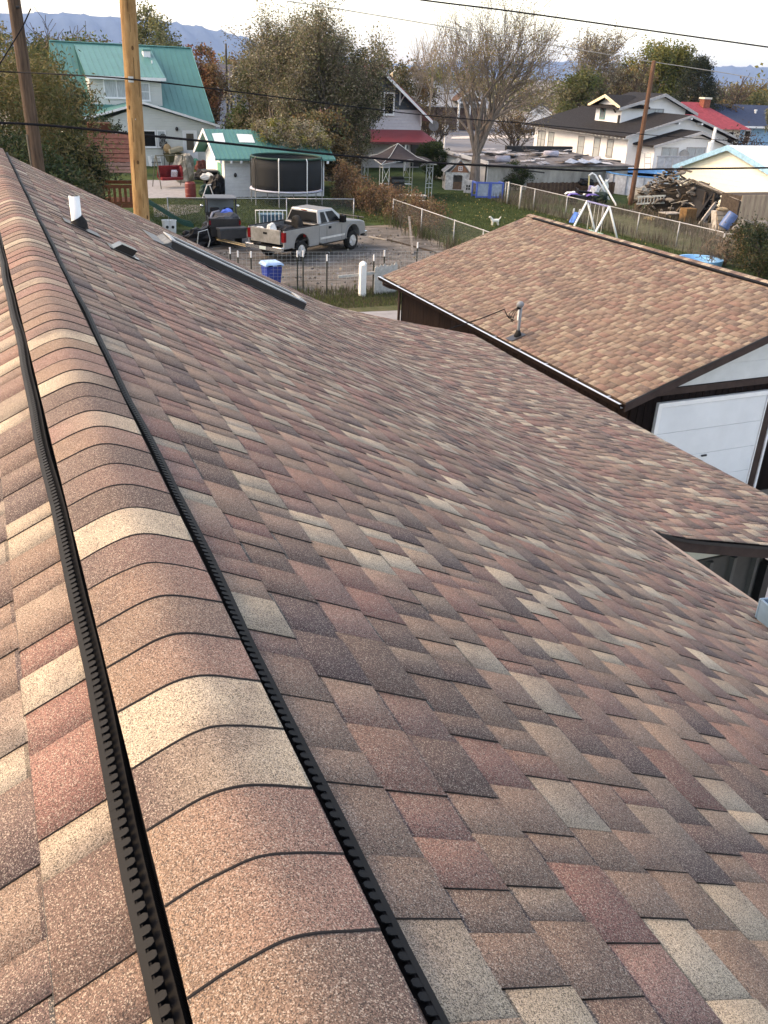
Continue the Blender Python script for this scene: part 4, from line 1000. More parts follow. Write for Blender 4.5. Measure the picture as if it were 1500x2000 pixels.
# red hip-roofed house
hh_ = thing('house', 'cream house with red hipped roof and brick chimney, far right', 'house', (83.5, 95, 0))
MB().box(78.6, 87.6, 91.5, 101, 0, 2.9).build('wall', mat('cream_siding', (.66, .63, .55), .6, lap=.2), hh_, True)
mb = MB(); mb.add([(77.6, 90.5, 2.75), (88.4, 90.5, 2.75), (88.4, 102, 2.75), (77.6, 102, 2.75), (81.6, 96, 5.5), (84.4, 96, 5.5)], [(0, 1, 5, 4), (1, 2, 5), (2, 3, 4, 5), (3, 0, 4), (0, 3, 2, 1)])
hr = mb.build('roof', mat('red_shingles', (.30, .055, .07), .7, var=.2, scale=3), hh_, True)
MB().box(84.0, 85.0, 94.8, 95.6, 4.6, 5.9).build('chimney', mat('red_brick', (.26, .09, .06), .85, var=.3, scale=6), hr, True)
MB().box(83.9, 85.1, 94.7, 95.7, 5.901, 6.1).build('chimney_cap', CREAM, hr, True)
o_ = Vector((0, 91.5, 0)) - Vector(ROOT[hh_.name])
for x_ in (81.2, 83.4, 84.6, 85.8):
    window(hh_, o_, (1, 0, 0), (0, -1, 0), x_, x_ + .8, 1.1, 2.4, WHITE, GLASSD, 1, 2)
bh = thing('house', 'light blue house with dark navy roof at the far right edge', 'house', (97, 102, 0))
MB().box(91.2, 106, 96.5, 108, 0, 2.9).build('wall', mat('sky_blue_siding', (.22, .42, .60), .6, lap=.2), bh, True)
mb = MB(); gable_roof(mb, 90.4, 106.8, 95.5, 109, 2.95, 5.3, 'x'); br_ = mb.build('roof', mat('navy_shingles', (.03, .045, .085), .7, var=.2, scale=3), bh, True)
MB().box(90.4, 106.8, 95.4, 95.49, 2.7, 2.93).build('fascia', WHITE, br_, True)
MB().lathe([(.15, 0), (.12, .5), (.2, .52), (.2, .7)], (97.3, 99.6, 4.1), 8).build('roof_vent', PVC, br_, True)
o_ = Vector((0, 96.5, 0)) - Vector(ROOT[bh.name])
for x_ in (93.2, 97.6): window(bh, o_, (1, 0, 0), (0, -1, 0), x_, x_ + .9, .9, 2.3, WHITE, GLASSD, 1, 2)
hd = None
# garages across the street
def small_gable(label, px0, px1, pybase, pyeave, pyapex, dist, depth, wm, rm, pxapex=None, door=None, cat='house', name='house'):
    b = VR((px0 + px1) / 2, pybase, dist); 
    l, r_ = VR(px0, pyeave, dist), VR(px1, pyeave, dist); ap = VR(pxapex or (px0 + px1) / 2, pyapex, dist)
    c = (l + r_) / 2; t = thing(name, label, cat, (c.x, c.y, 0)); 
    wv = Vector((r_.x - l.x, r_.y - l.y, 0)); W = wv.length; ang = math.atan2(wv.y, wv.x); t.rotation_euler[2] = ang
    hz, az = (l.z + r_.z) / 2, ap.z
    MB().box(-W / 2 + .3, W / 2 - .3, 0, depth, 0, hz).prism([(-W / 2 + .3, 0, hz + .001), (W / 2 - .3, 0, hz + .001), (0, 0, az - .15)], (0, depth, 0)).build('wall', wm, t)
    mb = MB(); gable_roof(mb, -W / 2, W / 2, -.4, depth + .4, hz, az, 'y'); rr = mb.build('roof', rm, t)
    for s_ in (-1, 1):
        MB().prism([(0, -.44, az + .02), (s_ * W / 2, -.44, hz + .02), (s_ * W / 2, -.44, hz - .2), (0, -.44, az - .22)], (0, .036, 0)).build('barge_board', WHITE, rr)
    if door: MB().box(-door / 2, door / 2, -.06, .01, 0, 2.4).build('door', WHITE, t)
    return t, W, hz
DK2 = mat('dark_roof', (.035, .037, .045), .85, var=.2, scale=2)
t_, W_, _ = small_gable('white gabled garage with brick sides across the street', 1035, 1078, 246, 220, 206, 150, 14, WHT, DK2, 1053, 5.0, 'garage', 'garage')
MB().box(W_ / 2 - .28, W_ / 2 - .2, 0, 14, 0, 3.0).build('brick_side', mat('brick', (.22, .09, .055), .85, var=.3, scale=4), t_)
MB().box(W_ / 2 - .2, W_ / 2 - .12, 8, 9.5, 1.4, 2.3).build('window', WHITE, t_)
small_gable('little pale gable just right of the white garage, half behind a tree', 1112, 1143, 232, 226, 208, 140, 10, CREAM, DK2)
# grey-roofed house behind the red roof
gh = thing('house', 'house with pale grey roof and two tan chimneys behind the red roofed house', 'house', tuple(VR(835, 300, 142).xy) + (0,))
c = VR(835, 300, 142)
MB().box(-9, 9, 0, 10, 0, 3.2).build('wall', mat('dark_brick', (.13, .09, .08), .9, var=.3, scale=3), gh)
mb = MB(); gable_roof(mb, -9.8, 9.8, -1, 11, 3.2, 6.7, 'x'); gr_ = mb.build('roof', mat('pale_grey_shingles', (.30, .32, .34), .8, var=.12, scale=2), gh)
mb = MB().prism([(3.6, -1.9, 4.0), (7.6, -1.9, 4.0), (5.6, -1.9, 5.4)], (0, 3, 0)).build('porch_gable', mat('dark_gable', (.09, .06, .05), .9), gh)
for s_ in (-1, 1): MB().prism([(5.6, -1.95, 5.6), (5.6 + s_ * 2.2, -1.95, 4.05), (5.6 + s_ * 2.2, -1.95, 3.8), (5.6, -1.95, 5.3)], (0, .05, 0)).build('barge_board', WHITE, gh)
MB().box(3.6, 7.6, -1.94, -1.8, 3.7, 3.95).build('beam', WHITE, gh)
for x_ in (3.8, 5.6, 7.4): MB().box(x_ - .12, x_ + .12, -1.9, -1.7, 0, 3.7).build('porch_post', WHITE, gh)
for px, py in ((771, 150), (814, 150)):
    q = VR(px, py, 147); lx = q.x - c.x; ly = q.y - c.y
    MB().box(lx - .55, lx + .55, ly - .4, ly + .4, 5.0, 7.4).build('chimney', mat('tan_brick', (.50, .42, .32), .85, var=.2, scale=4), gr_)
    MB().lathe([(.2, 0), (.2, .5), (.12, .9)], (lx, ly, 7.401), 8).build('chimney_pot', CREAM, gr_)
# far house with white dormers left of the big tree
fh = thing('house', 'far grey house with two small white trimmed dormers, left of the tall brown tree', 'house', tuple(VR(455, 240, 118).xy) + (0,))
MB().box(-4, 4, 0, 8, 0, 5.0).build('wall', mat('grey_blue_wall', (.26, .28, .32), .8), fh)
mb = MB(); gable_roof(mb, -4.4, 4.4, -.6, 8.6, 5.0, 7.4, 'x'); fr_ = mb.build('roof', mat('slate_roof', (.10, .095, .11), .8, var=.2), fh)
for x_ in (-2.2, 1.0):
    d_ = MB().box(x_ - .7, x_ + .7, -.1, 2.5, 5.1, 6.1).prism([(x_ - .7, -.1, 6.101), (x_ + .7, -.1, 6.101), (x_, -.1, 6.7)], (0, 2.6, 0)).build('dormer', mat('grey_white', (.5, .52, .5), .7), fr_)
    for s_ in (-1, 1): MB().prism([(x_, -.2, 6.95), (x_ + s_ * 1.0, -.2, 6.15), (x_ + s_ * 1.0, -.2, 5.95), (x_, -.2, 6.7)], (0, .09, 0)).build('trim', WHITE, d_)
MB().box(-4.4, 4.4, -.7, -.61, 4.75, 5.05).build('fascia', WHITE, fr_)
# flat-roofed junk shed: white end wall, long grey wall, loose sheets on the roof
js = thing('shed', 'low flat roofed shed with white end wall and junk strewn over its roof', 'shed', (38, 62, 0))
zA = FX(945, 313, 33.4).z; zB = FX(876, 293, 33.4).z
MB().box(33.41, 45.6, 58.4, 66.5, 0, 1.62).build('wall', mat('stained_concrete_wall', (.33, .315, .29), .9, var=.3, scale=1.2, stretch=(1, 1, .4)), js, True)
MB().prism([(33.38, 58.4, 0), (33.38, 66.6, 0), (33.38, 66.6, zB), (33.38, 58.4, zA)], (.03, 0, 0)).build('end_wall', WHITE, js, True)
rfj = MB().prism([(33.2, 58.1, 1.72), (33.2, 66.8, 1.98), (33.2, 66.8, 1.88), (33.2, 58.1, 1.63)], (12.7, 0, 0)).build('roof', mat('old_roofing', (.14, .13, .13), .9, var=.4, scale=2), js, True)
MB().box(39.5, 45.8, 66.3, 66.6, 1.95, 2.4).build('parapet', mat('black_board', (.03, .03, .032), .7), js, True)
jr = random.Random(5)
JM = [mat('grey_sheet', (.34, .33, .34), .7, var=.3, scale=6), mat('dark_sheet', (.05, .05, .055), .7), mat('pale_sheet', (.50, .49, .50), .6, var=.2, scale=5), mat('brown_sheet', (.20, .16, .13), .8)]
for i in range(46):
    x, y = 34.0 + jr.random() * 11, 58.4 + jr.random() * 7.6; a = jr.uniform(-.5, .9); l = jr.uniform(.5, 1.5); w_ = jr.uniform(.06, .35)
    z = 1.72 + (y - 58.1) * .030 + jr.uniform(.03, .22); u = Vector((math.cos(a) * l, math.sin(a) * l, jr.uniform(-.1, .12))); sd = Vector((-math.sin(a), math.cos(a), jr.uniform(-.3, .3))) * w_
    mb = MB()
    for k in range(3):     # warped strip
        mb.obox(Vector((x, y, z)) + u * (k - 1) * .66 + Vector((0, 0, .04 * (k == 1))), u * .33, sd, Vector((0, 0, .012)))
    o = mb.build('loose_sheet', JM[i % 4]); origin(o, (x, y, z)); tag(o, ('mid grey', 'near black', 'pale', 'brown')[i % 4] + ' loose sheet lying among the junk on the flat shed roof', 'board', 'junk on the flat shed roof')
for i, (px, py, dx) in enumerate(((968, 310, 1.0), (1063, 300, 1.1))):
    q = G(px, py, 2.1); o = MB().tube([q, q + Vector((dx, -.25, .02))], .22, 14).build('roll', mat('lilac_grey_roll', (.38, .38, .46), .6), None, smooth=True); origin(o, q)
    tag(o, ('left' if i == 0 else 'right') + ' lilac grey roll lying on the flat shed roof', 'roll')
q = G(1130, 318, 1.92); mb = MB()
for k in range(5): mb.prism([(q.x - .9 + k * .5, q.y - .6, q.z + .1 * (k % 2)), (q.x - .4 + k * .5, q.y - .6, q.z + .1 * ((k + 1) % 2)), (q.x - .4 + k * .5, q.y + .5, q.z + .25 * ((k + 1) % 2)), (q.x - .9 + k * .5, q.y + .5, q.z + .25 * (k % 2))], (0, 0, .02))
o = mb.build('tarp', mat('blue_grey_tarp', (.30, .36, .44), .6)); origin(o, q); tag(o, 'crumpled blue grey tarp at the right end of the flat shed roof', 'tarp')

# ------------------------------------------------------------------ vehicles
def wheel(parent, c, r, w, rimm, out=-1, rr=.58):
    """wheel in the local xz plane, axle along y; out = side of the visible face"""
    t = MB().lathe([(r * rr, -w * .42), (r * .86, -w * .5), (r * .97, -w * .42), (r, -w * .25), (r, w * .25), (r * .97, w * .42), (r * .86, w * .5), (r * rr, w * .42)], c, 28, 'y').build('wheel', RUBBER, parent, smooth=True)
    y = c[1] + out * w * .40
    MB().lathe([(r * rr * .99, -.05), (r * rr * .99, .05)], (c[0], y - out * .03, c[2]), 24, 'y').build('rim', rimm, t, smooth=False)
    rb = MB()
    for k in range(5):
        a = 2 * math.pi * k / 5; rb.obox((c[0] + math.cos(a) * r * rr * .55, y + out * .028, c[2] + math.sin(a) * r * rr * .55), (math.cos(a) * r * rr * .38, 0, math.sin(a) * r * rr * .38), (-math.sin(a) * r * .07, 0, math.cos(a) * r * .07), (0, .014, 0))
    rb.lathe([(r * .15, -.03), (r * .13, .03)], (c[0], y + out * .03, c[2]), 12, 'y'); rb.build('spokes', ALU, t)
    return t
SILV = mat('pewter_car_paint', (.30, .305, .31), .32, metal=.35, var=.08, scale=2)
SILD = mat('dirty_pewter_paint', (.20, .19, .17), .5, metal=.2, rgb2=(.34, .33, .31), scale=3)
CHR = mat('dull_chrome', (.55, .55, .55), .25, metal=.9, var=.2, scale=12)
RLENS = glass_mat('red_lens', (.17, .010, .012), .25)
def arch(cx, r, z0, n=9, zc=None):
    zc = z0 if zc is None else zc
    return [(cx + r * math.cos(a), zc + r * math.sin(a)) for a in np.linspace(math.pi, 0, n)]
gw, fw_ = G(585, 509), G(685, 487)
hd_ = math.atan2(fw_.y - gw.y, fw_.x - gw.x); side = Vector((-math.sin(hd_), math.cos(hd_), 0))
ctr = (gw + fw_) / 2 + side * .86
tk = thing('pickup_truck', 'silver extended cab pickup truck parked on the dirt with a loaded bed', 'pickup truck', tuple(ctr), hd_)
WB = 1.87
# cab and bonnet block
prof = [(-.62, .60), (-.62, 1.34), (1.18, 1.34), (1.35, 1.36), (2.55, 1.24), (2.80, 1.16), (2.88, .95), (2.88, .62)] + [(x, z) for x, z in reversed(arch(WB, .52, .62))] + [(1.30, .52), (-.4, .52)]
MB().prism([(x, -.95, z) for x, z in prof], (0, 1.90, 0)).build('body', SILV, tk, bevel=.035)
# greenhouse
def loft(b, t, zb, zt):      # b, t = (x0, x1, halfwidth)
    return MB().add([(b[0], -b[2], zb), (b[1], -b[2], zb), (b[1], b[2], zb), (b[0], b[2], zb), (t[0], -t[2], zt), (t[1], -t[2], zt), (t[1], t[2], zt), (t[0], t[2], zt)],
                    [(0, 3, 2, 1), (4, 5, 6, 7), (0, 1, 5, 4), (1, 2, 6, 5), (2, 3, 7, 6), (3, 0, 4, 7)])
gz0, gz1 = 1.341, 1.90
loft((-.60, 1.42, .90), (-.44, .62, .72), gz0, gz1).build('cab', SILV, tk, bevel=.05)
def gpt(fx, fz, sgn):        # point on the cab's side, fx 0..1 rear to front, fz 0..1 bottom to top
    x = (-.60 + fx * 2.02) * (1 - fz) + (-.44 + fx * 1.06) * fz; y = .90 * (1 - fz) + .72 * fz; return Vector((x, sgn * (y + .014), gz0 + (gz1 - gz0) * fz))
for sgn in (1, -1):
    for (a, b_) in ((.10, .31), (.40, .80)):
        pts = [gpt(a, .08, sgn), gpt(b_, .08, sgn), gpt(b_ if b_ < .5 else .82, .84, sgn), gpt(a + .02, .84, sgn)]
        MB().slab(pts, .008 if sgn < 0 else -.008).build('side_window', GLASSD, tk)
MB().slab([(-.607, -.80, 1.40), (-.607, .80, 1.40), (-.492, .66, 1.80), (-.492, -.66, 1.80)], .03).build('rear_window', GLASSD, tk)
MB().slab([(1.40, -.80, 1.39), (1.40, .80, 1.39), (.70, .66, 1.86), (.70, -.66, 1.86)], -.02).build('windscreen', GLASSG, tk)
MB().box(-.50, -.47, -.13, .13, 1.825, 1.865).build('brake_light', RLENS, tk)
# bed: open box with wheel arches
bx0, bx1 = -3.02, -.66
sp_ = [(bx0, .60), (bx0, 1.34), (bx1, 1.34), (bx1, .52), (-1.3, .52)] + [(x, z) for x, z in reversed(arch(-WB, .52, .62))] + [(-2.5, .60)]
bed = MB().box(bx0, bx1, -.90, .90, .78, .84).box(bx1 - .06, bx1, -.90, .90, .84, 1.30).build('bed', BLACKM, tk)
for sgn in (1, -1):
    MB().prism([(x, sgn * .90, z) for x, z in sp_], (0, sgn * .075, 0)).build('bed_side', SILV, bed, bevel=.02)
    MB().box(bx0, bx1, min(sgn * .88, sgn * .985), max(sgn * .88, sgn * .985), 1.341, 1.365).build('bed_rail', BLACKP, bed)
    MB().box(bx0 - .02, bx0 + .12, min(sgn * .83, sgn * .985), max(sgn * .83, sgn * .985), .88, 1.27).build('tail_light', RLENS, tk)
    MB().lathe([(.60, -.04), (.60, .04), (.53, .04), (.53, -.04)], (0, 0, 0), 20, 'y', True)
tg = MB().box(bx0 - .05, bx0 + .02, -.79, .79, .78, 1.34).build('tailgate', SILD, tk, bevel=.015)
MB().box(bx0 - .065, bx0 - .045, -.10, .10, 1.12, 1.20).build('handle', BLACKP, tg)
bp_ = MB().box(bx0 - .22, bx0 - .02, -.98, .98, .50, .70).build('rear_bumper', CHR, tk, bevel=.03)
MB().box(bx0 - .235, bx0 - .221, -.17, .17, .53, .66).build('number_plate', mat('plate', (.55, .62, .58), .5, var=.2, scale=30), bp_)
MB().box(bx0 - .24, bx0 - .10, -.5, .5, .68, .72).build('step_pad', BLACKP, bp_)
MB().box(2.86, 3.02, -.96, .96, .48, .74).build('front_bumper', CHR, tk, bevel=.03)
mb = MB()
for y in (-.45, .45): mb.tube([(3.0, y, .5), (3.08, y, .9), (2.98, y, 1.3)], .03, 8)
for z in (.75, 1.0, 1.28): mb.tube([(3.03, -.75, z), (3.06, .75, z)], .028, 8)
mb.build('grille_guard', BLACKM, tk)
for sgn in (1, -1):
    MB().box(.78, 1.0, min(sgn * .97, sgn * 1.22), max(sgn * .97, sgn * 1.22), 1.32, 1.62).build('mirror', BLACKP, tk, bevel=.03)
    MB().beam((.90, sgn * .90, 1.40), (.90, sgn * 1.0, 1.42), .06, .06).build('mirror_arm', BLACKP, tk)
    MB().box(.05, .22, min(sgn * .95, sgn * .975), max(sgn * .95, sgn * .975), 1.12, 1.22).build('door_handle', BLACKP, tk)
    dl = MB()
    for x in (-.08, 1.02): dl.box(x, x + .012, min(sgn * .949, sgn * .953), max(sgn * .949, sgn * .953), .58, 1.34)
    dl.build('door_gap', BLACKM, tk)
    mo = MB().box(-.55, 1.25, min(sgn * .95, sgn * .968), max(sgn * .95, sgn * .968), .72, .80); mo.build('side_moulding', mat('pale_moulding', (.55, .54, .52), .4), tk)
    for cx in (WB, -WB):
        fl_ = MB().lathe([(.51, -.03), (.57, -.03), (.57, .03), (.51, .03)], (cx, sgn * .955, .62), 28, 'y', True)
        fl_.v = [(x, y, max(z, .56)) for x, y, z in fl_.v]; fl_.build('fender_flare', SILV, tk)
        wheel(tk, (cx, sgn * .84, .42), .42, .28, ALU, sgn)
MB().box(-2.6, 2.5, -.5, .5, .36, .52).build('chassis', BLACKM, tk)
for sgn in (1, -1):
    for cx in (WB, -WB): MB().box(cx - .55, cx + .55, min(sgn * .60, sgn * .64), max(sgn * .60, sgn * .64), .45, 1.16).box(cx - .55, cx + .55, min(sgn * .64, sgn * .895), max(sgn * .64, sgn * .895), 1.145, 1.16).build('wheel_house', BLACKM, tk)
# things in the bed
def in_truck(x, y, z):
    return tk.matrix_basis @ Vector((x, y, z)) if False else Vector(ctr) + Vector((math.cos(hd_) * x - math.sin(hd_) * y, math.sin(hd_) * x + math.cos(hd_) * y, z))
sp2 = MB().lathe([(.22, -.11), (.34, -.14), (.40, -.10), (.42, 0), (.40, .10), (.34, .14), (.22, .11)], (0, 0, 0), 28, 'x').build('spare_wheel', RUBBER, None, smooth=True)
sp2.location = in_truck(-1.05, -.10, 1.27); sp2.rotation_euler = (0, math.radians(-8), hd_ - .5); tag(sp2, 'upright spare tyre standing in the pickup bed behind the cab', 'tyre')
MB().lathe([(.22, -.06), (.22, .06)], (0, 0, 0), 20, 'x').build('rim', BLACKM, sp2)
rc = MB().box(-.16, .16, -.13, .13, 0, .26).tube([(-.1, 0, .26), (-.06, 0, .33), (.06, 0, .33), (.1, 0, .26)], .02, 6).build('fuel_can', mat('red_can', (.42, .03, .03), .4), None, bevel=.01); rc.location = in_truck(-1.05, -.42, .845); rc.rotation_euler[2] = hd_; tag(rc, 'red fuel can beside the spare tyre in the pickup bed', 'fuel can')
def lump(name, label, cat, loc, size, m, seed, rz=0, n=14, k=9):
    r = np.random.default_rng(seed); mb = MB(); mb.ell((0, 0, 0), (1, 1, 1), n, k); v = np.array(mb.v)
    rr = 1 + .22 * np.sin(v[:, 0] * 3.1 + seed) * np.cos(v[:, 1] * 4.3 + seed * 2) + .12 * np.sin(v[:, 2] * 6 + v[:, 0] * 5)
    v *= rr[:, None]; v[:, 2] = np.maximum(v[:, 2], -.72); v[:, 2] = v[:, 2] + .72
    v *= np.array(size) / np.array([1, 1, 1.72]); mb.v = [tuple(p) for p in v]
    o = mb.build(name, m, None, smooth=False); o.location = loc; o.rotation_euler[2] = rz; tag(o, label, cat); return o
BAGM = mat('bin_bag_plastic', (.008, .008, .009), .5, spec=.2, var=.3, scale=10, bump=.8, bscale=9)
lump('bin_bag', 'black bin bag slumped in the pickup bed', 'bin bag', in_truck(-1.75, .1, .84), (.55, .5, .52), BAGM, 3)
lump('paper_bag', 'crumpled white bag behind the tailgate in the pickup bed', 'bag', in_truck(-2.5, .12, .84), (.25, .25, .62), mat('white_paper', (.68, .68, .66), .8), 5)
lump('paper_bag', 'small white bag at the tailgate left corner of the pickup bed', 'bag', in_truck(-2.8, .48, .84), (.18, .18, .50), MATS['white_paper'], 9)

# UTV seen from behind
ul, ur = G(410, 480), G(470, 478); uc = (ul + ur) / 2 + Vector((.1, .9, 0))
uv = thing('utility_vehicle', 'black side by side utility vehicle with roof, seen from behind beside the pickup', 'utility vehicle', tuple(uc), math.radians(-8))
BODYB = mat('black_body', (.016, .016, .018), .35, var=.2)
MB().box(-.62, .62, -1.25, 1.4, .42, .80).build('body', BODYB, uv, bevel=.03)
MB().prism([(-.62, .95, .8), (-.62, 1.45, .8), (-.62, 1.4, 1.05), (-.62, 1.0, 1.18)], (1.24, 0, 0)).build('bonnet', BODYB, uv, bevel=.02)
cb_ = MB().box(-.66, .66, -1.30, -.25, .80, .86).box(-.70, -.64, -1.30, -.25, .86, 1.22).box(.64, .70, -1.30, -.25, .86, 1.22).box(-.64, .64, -.30, -.25, .86, 1.22).build('cargo_box', BODYB, uv, bevel=.015)
MB().box(-.62, .62, -1.36, -1.305, .84, 1.22).build('tailgate', BODYB, uv, bevel=.02)
for s_ in (-1, 1):
    MB().box(min(s_ * .62, s_ * .70), max(s_ * .62, s_ * .70), -1.385, -1.36, .96, 1.14).build('tail_light', RLENS, uv)
    fr = MB().tube([(s_ * .64, -.20, .8), (s_ * .64, -.12, 1.85), (s_ * .62, .75, 1.88), (s_ * .64, 1.05, 1.15)], .035, 8); fr.build('roll_bar', BLACKM, uv, smooth=True)
    MB().box(min(s_ * .1, s_ * .52), max(s_ * .1, s_ * .52), -.18, .0, .95, 1.52).build('seat_back', mat('dark_seat', (.02, .02, .022), .7), uv, bevel=.03)
    MB().ell((s_ * .82, .75, 1.48), (.09, .04, .07), 8, 6).build('mirror', CHR, uv)
    for y_ in (-.88, 1.0): 
        wl = MB().lathe([(.17, -.12), (.28, -.14), (.32, -.1), (.33, 0), (.32, .1), (.28, .14), (.17, .12)], (s_ * .62, y_, .33), 20, 'x').build('wheel', RUBBER, uv, smooth=True)
        MB().lathe([(.17, -.1), (.17, .1)], (s_ * .62, y_, .33), 14, 'x').build('rim', BLACKM, wl)
MB().box(-.70, .70, -.32, .95, 1.90, 1.96).build('roof', mat('grey_canopy', (.075, .08, .085), .5, var=.15), uv, bevel=.03)
MB().box(-.10, .10, -1.395, -1.362, .62, .70).build('number_plate', WHITE, uv)
MB().box(-.64, .64, .78, .80, 1.2, 1.82).build('windscreen', GLASSG, uv)
MB().tube([(-.25, .5, 1.2), (-.25, .38, 1.32)], .015, 6).lathe([(.15, -.015), (.17, 0), (.15, .015)], (-.25, .38, 1.32), 14).build('steering_wheel', BLACKM, uv)
lump('tarp', 'grey tarp bundle piled in the utility vehicle cargo box', 'tarp', tuple(uc + Vector((-.05, -.75, .86))), (.6, .5, .55), mat('grey_tarp', (.075, .078, .085), .6, bump=.5, bscale=5), 21)
lump('bag', 'bright blue bag on top of the grey tarp in the utility vehicle', 'bag', tuple(uc + Vector((.1, -.55, 1.25))), (.28, .22, .28), mat('bright_blue', (.05, .14, .55), .5), 23)
q = G(455, 489); tt = thing('storage_tote', 'dark grey storage tote propped against the back of the utility vehicle', 'storage tote', (q.x + .1, q.y + .45, .45), math.radians(8))
MB().box(-.62, .62, -.2, .2, 0, .36).build('tub', mat('tote_grey', (.035, .038, .042), .5), tt, bevel=.02)
MB().box(-.66, .66, -.23, .23, .361, .46).build('lid', mat('tote_lid', (.06, .066, .072), .6), tt, bevel=.02)
for k, (pa, pb_) in enumerate((((420, 464), (480, 478)), ((424, 468), (483, 482)))):
    a, b_ = G(*pa, .35), G(*pb_, .3); o = MB().beam(a, b_, .07, .03).build('timber', mat('raw_timber', (.50, .36, .20), .7)); origin(o, a); tag(o, ('upper' if k == 0 else 'lower') + ' pale timber batten leaning behind the utility vehicle', 'timber')
for k, (px, py, sz) in enumerate(((395, 480, (.75, .55, .8)), (378, 472, (.6, .5, .55)), (412, 472, (.45, .5, .9)))):
    q = G(px, py); lump('bin_bag', ('largest', 'leftmost', 'tallest')[k] + ' black bin bag heaped left of the utility vehicle', 'bin bag', tuple(q), sz, BAGM, 31 + k, k)
a = G(405, 478); o = MB().tube([a + Vector((0, 0, .2)), a + Vector((.1, 0, .9)), a + Vector((.35, .2, 1.35)), a + Vector((.7, .4, 1.4))], [.06, .07, .06, .05], 8).build('strap', mat('pale_grey_fabric', (.30, .30, .34), .7)); origin(o, a); tag(o, 'pale grey hose curling up beside the black bin bags', 'hose')
a = G(385, 488); o = MB().tube([a + Vector((0, 0, .1)), a + Vector((.1, 0, .75)), a + Vector((.5, 0, .85)), a + Vector((.6, 0, .4)), a + Vector((.5, 0, .1))], .025, 8).build('chair_frame', GALV); origin(o, a); tag(o, 'folded metal chair frame among the bin bags', 'chair frame')
# white buckets left of the bags
for k, px in enumerate((326, 337)):
    q = G(px, 455); t_ = thing('bucket', ('left' if k == 0 else 'right') + ' white plastic bucket at the fence left of the bin bags', 'bucket', tuple(q))
    MB().lathe([(.18, 0), (.21, .55), (.225, .56), (.225, .60), (.2, .6), (.17, .03)], (0, 0, 0), 16).build('pail', PVC, t_, smooth=False)
    MB().lathe([(.07, -.005), (.07, .005)], (0, -.205, .3), 10, 'y').build('mark', BLACKM, t_)
# blue wheelie bin
q = G(531, 561); wb = thing('wheelie_bin', 'blue wheeled rubbish bin with pale lid, just beyond the roof edge', 'bin', tuple(q), math.radians(6)); wb.scale = (.86, .86, .88)
loft((-.30, .30, .26), (-.36, .36, .34), .12, .92).build('body', mat('blue_plastic', (.018, .05, .28), .45, var=.15), wb, bevel=.02)
MB().box(-.42, .42, -.38, .40, .921, 1.0).prism([(-.40, -.36, 1.001), (.40, -.36, 1.001), (.34, -.3, 1.06), (-.34, -.3, 1.06)], (0, .7, 0)).build('lid', mat('pale_blue_plastic', (.30, .48, .72), .45), wb, bevel=.015)
MB().tube([(-.3, .42, .98), (.3, .42, .98)], .025, 8).build('handle', BLACKP, wb)
for s_ in (-1, 1): MB().lathe([(.11, -.03), (.12, 0), (.11, .03)], (s_ * .32, .28, .12), 14, 'x').build('wheel', RUBBER, wb)
for x_ in (-.2, .2): MB().box(x_ - .1, x_ + .1, -.395, -.381, .93, .97).build('grip', BLACKP, wb)
# white metal rack behind the pickup with a blue tub
q0, q1 = G(500, 452), G(560, 452); t_ = thing('metal_rack', 'white barred metal rack standing behind the pickup bed', 'rack', tuple(q0))
mb = MB(); zt = 1.0
mb.tube([q0, q0 + Vector((0, 0, zt)), q1 + Vector((0, 0, zt)), q1], .03, 8); mb.tube([q0 + Vector((0, 0, .15)), q1 + Vector((0, 0, .15))], .025, 8); mb.build('frame', PVC, t_, True, True)
for k in range(1, 8):
    p = q0 + (q1 - q0) * k / 8; MB().cyl(p + Vector((0, 0, .15)), p + Vector((0, 0, zt)), .018, .018, 6).build('bar', PVC, t_, True)
q = (q0 + q1) / 2 + Vector((.1, .35, 0)); t_ = thing('tub', 'dark teal tub behind the white barred rack', 'tub', tuple(q)); loft((-.5, .5, .25), (-.58, .58, .3), 0, .75).build('tub_body', mat('dark_teal_plastic', (.03, .09, .13), .5), t_, bevel=.02); MB().box(-.6, .6, -.32, .32, .751, .80).build('rim', mat('dark_teal_plastic'if False else 'teal_rim', (.05, .13, .18), .5), t_)
# ------------------------------------------------------------------ back yard of the teal house
c = G(553, 396); R = 2.05; c = c + Vector((.1, -.4, 0))
tp = thing('trampoline', 'round trampoline with dark safety net in front of the teal roofed shed', 'trampoline', tuple(c))
NET = bpy.data.materials.new('net_mesh'); NET.use_nodes = True
_n = NET.node_tree; _b = _n.nodes['Principled BSDF']; _b.inputs['Base Color'].default_value = (.012, .014, .016, 1); _b.inputs['Roughness'].default_value = .9; _b.inputs['Alpha'].default_value = .92
MB().lathe([(R, .92), (R + .02, 1.2), (R + .03, 2.0), (R - .02, 2.62), (R - .025, 2.62), (R + .02, 2.0), (R + .01, 1.2), (R - .008, .92)], (0, 0, 0), 40, close=True).build('net', NET, tp, smooth=True)
MB().lathe([(R - .25, .88), (R - .25, .905), (.05, .895)], (0, 0, 0), 40).build('mat', BLACKP, tp)
MB().lathe([(R - .28, .91), (R + .12, .90), (R + .14, .84), (R + .10, .82), (R - .26, .87)], (0, 0, 0), 40, close=True).build('edge_pad', mat('pale_pad', (.42, .44, .52), .6), tp, smooth=True)
MB().lathe([(R + .03, .78), (R + .06, .81), (R + .03, .84), (R, .81)], (0, 0, 0), 40, close=True).build('frame_ring', GALV, tp, smooth=True)
MB().lathe([(R - .06, 2.6), (R + .05, 2.58), (R + .06, 2.66), (R - .04, 2.69)], (0, 0, 0), 40, close=True).build('top_band', mat('dark_green_band', (.02, .055, .045), .6), tp, smooth=True)
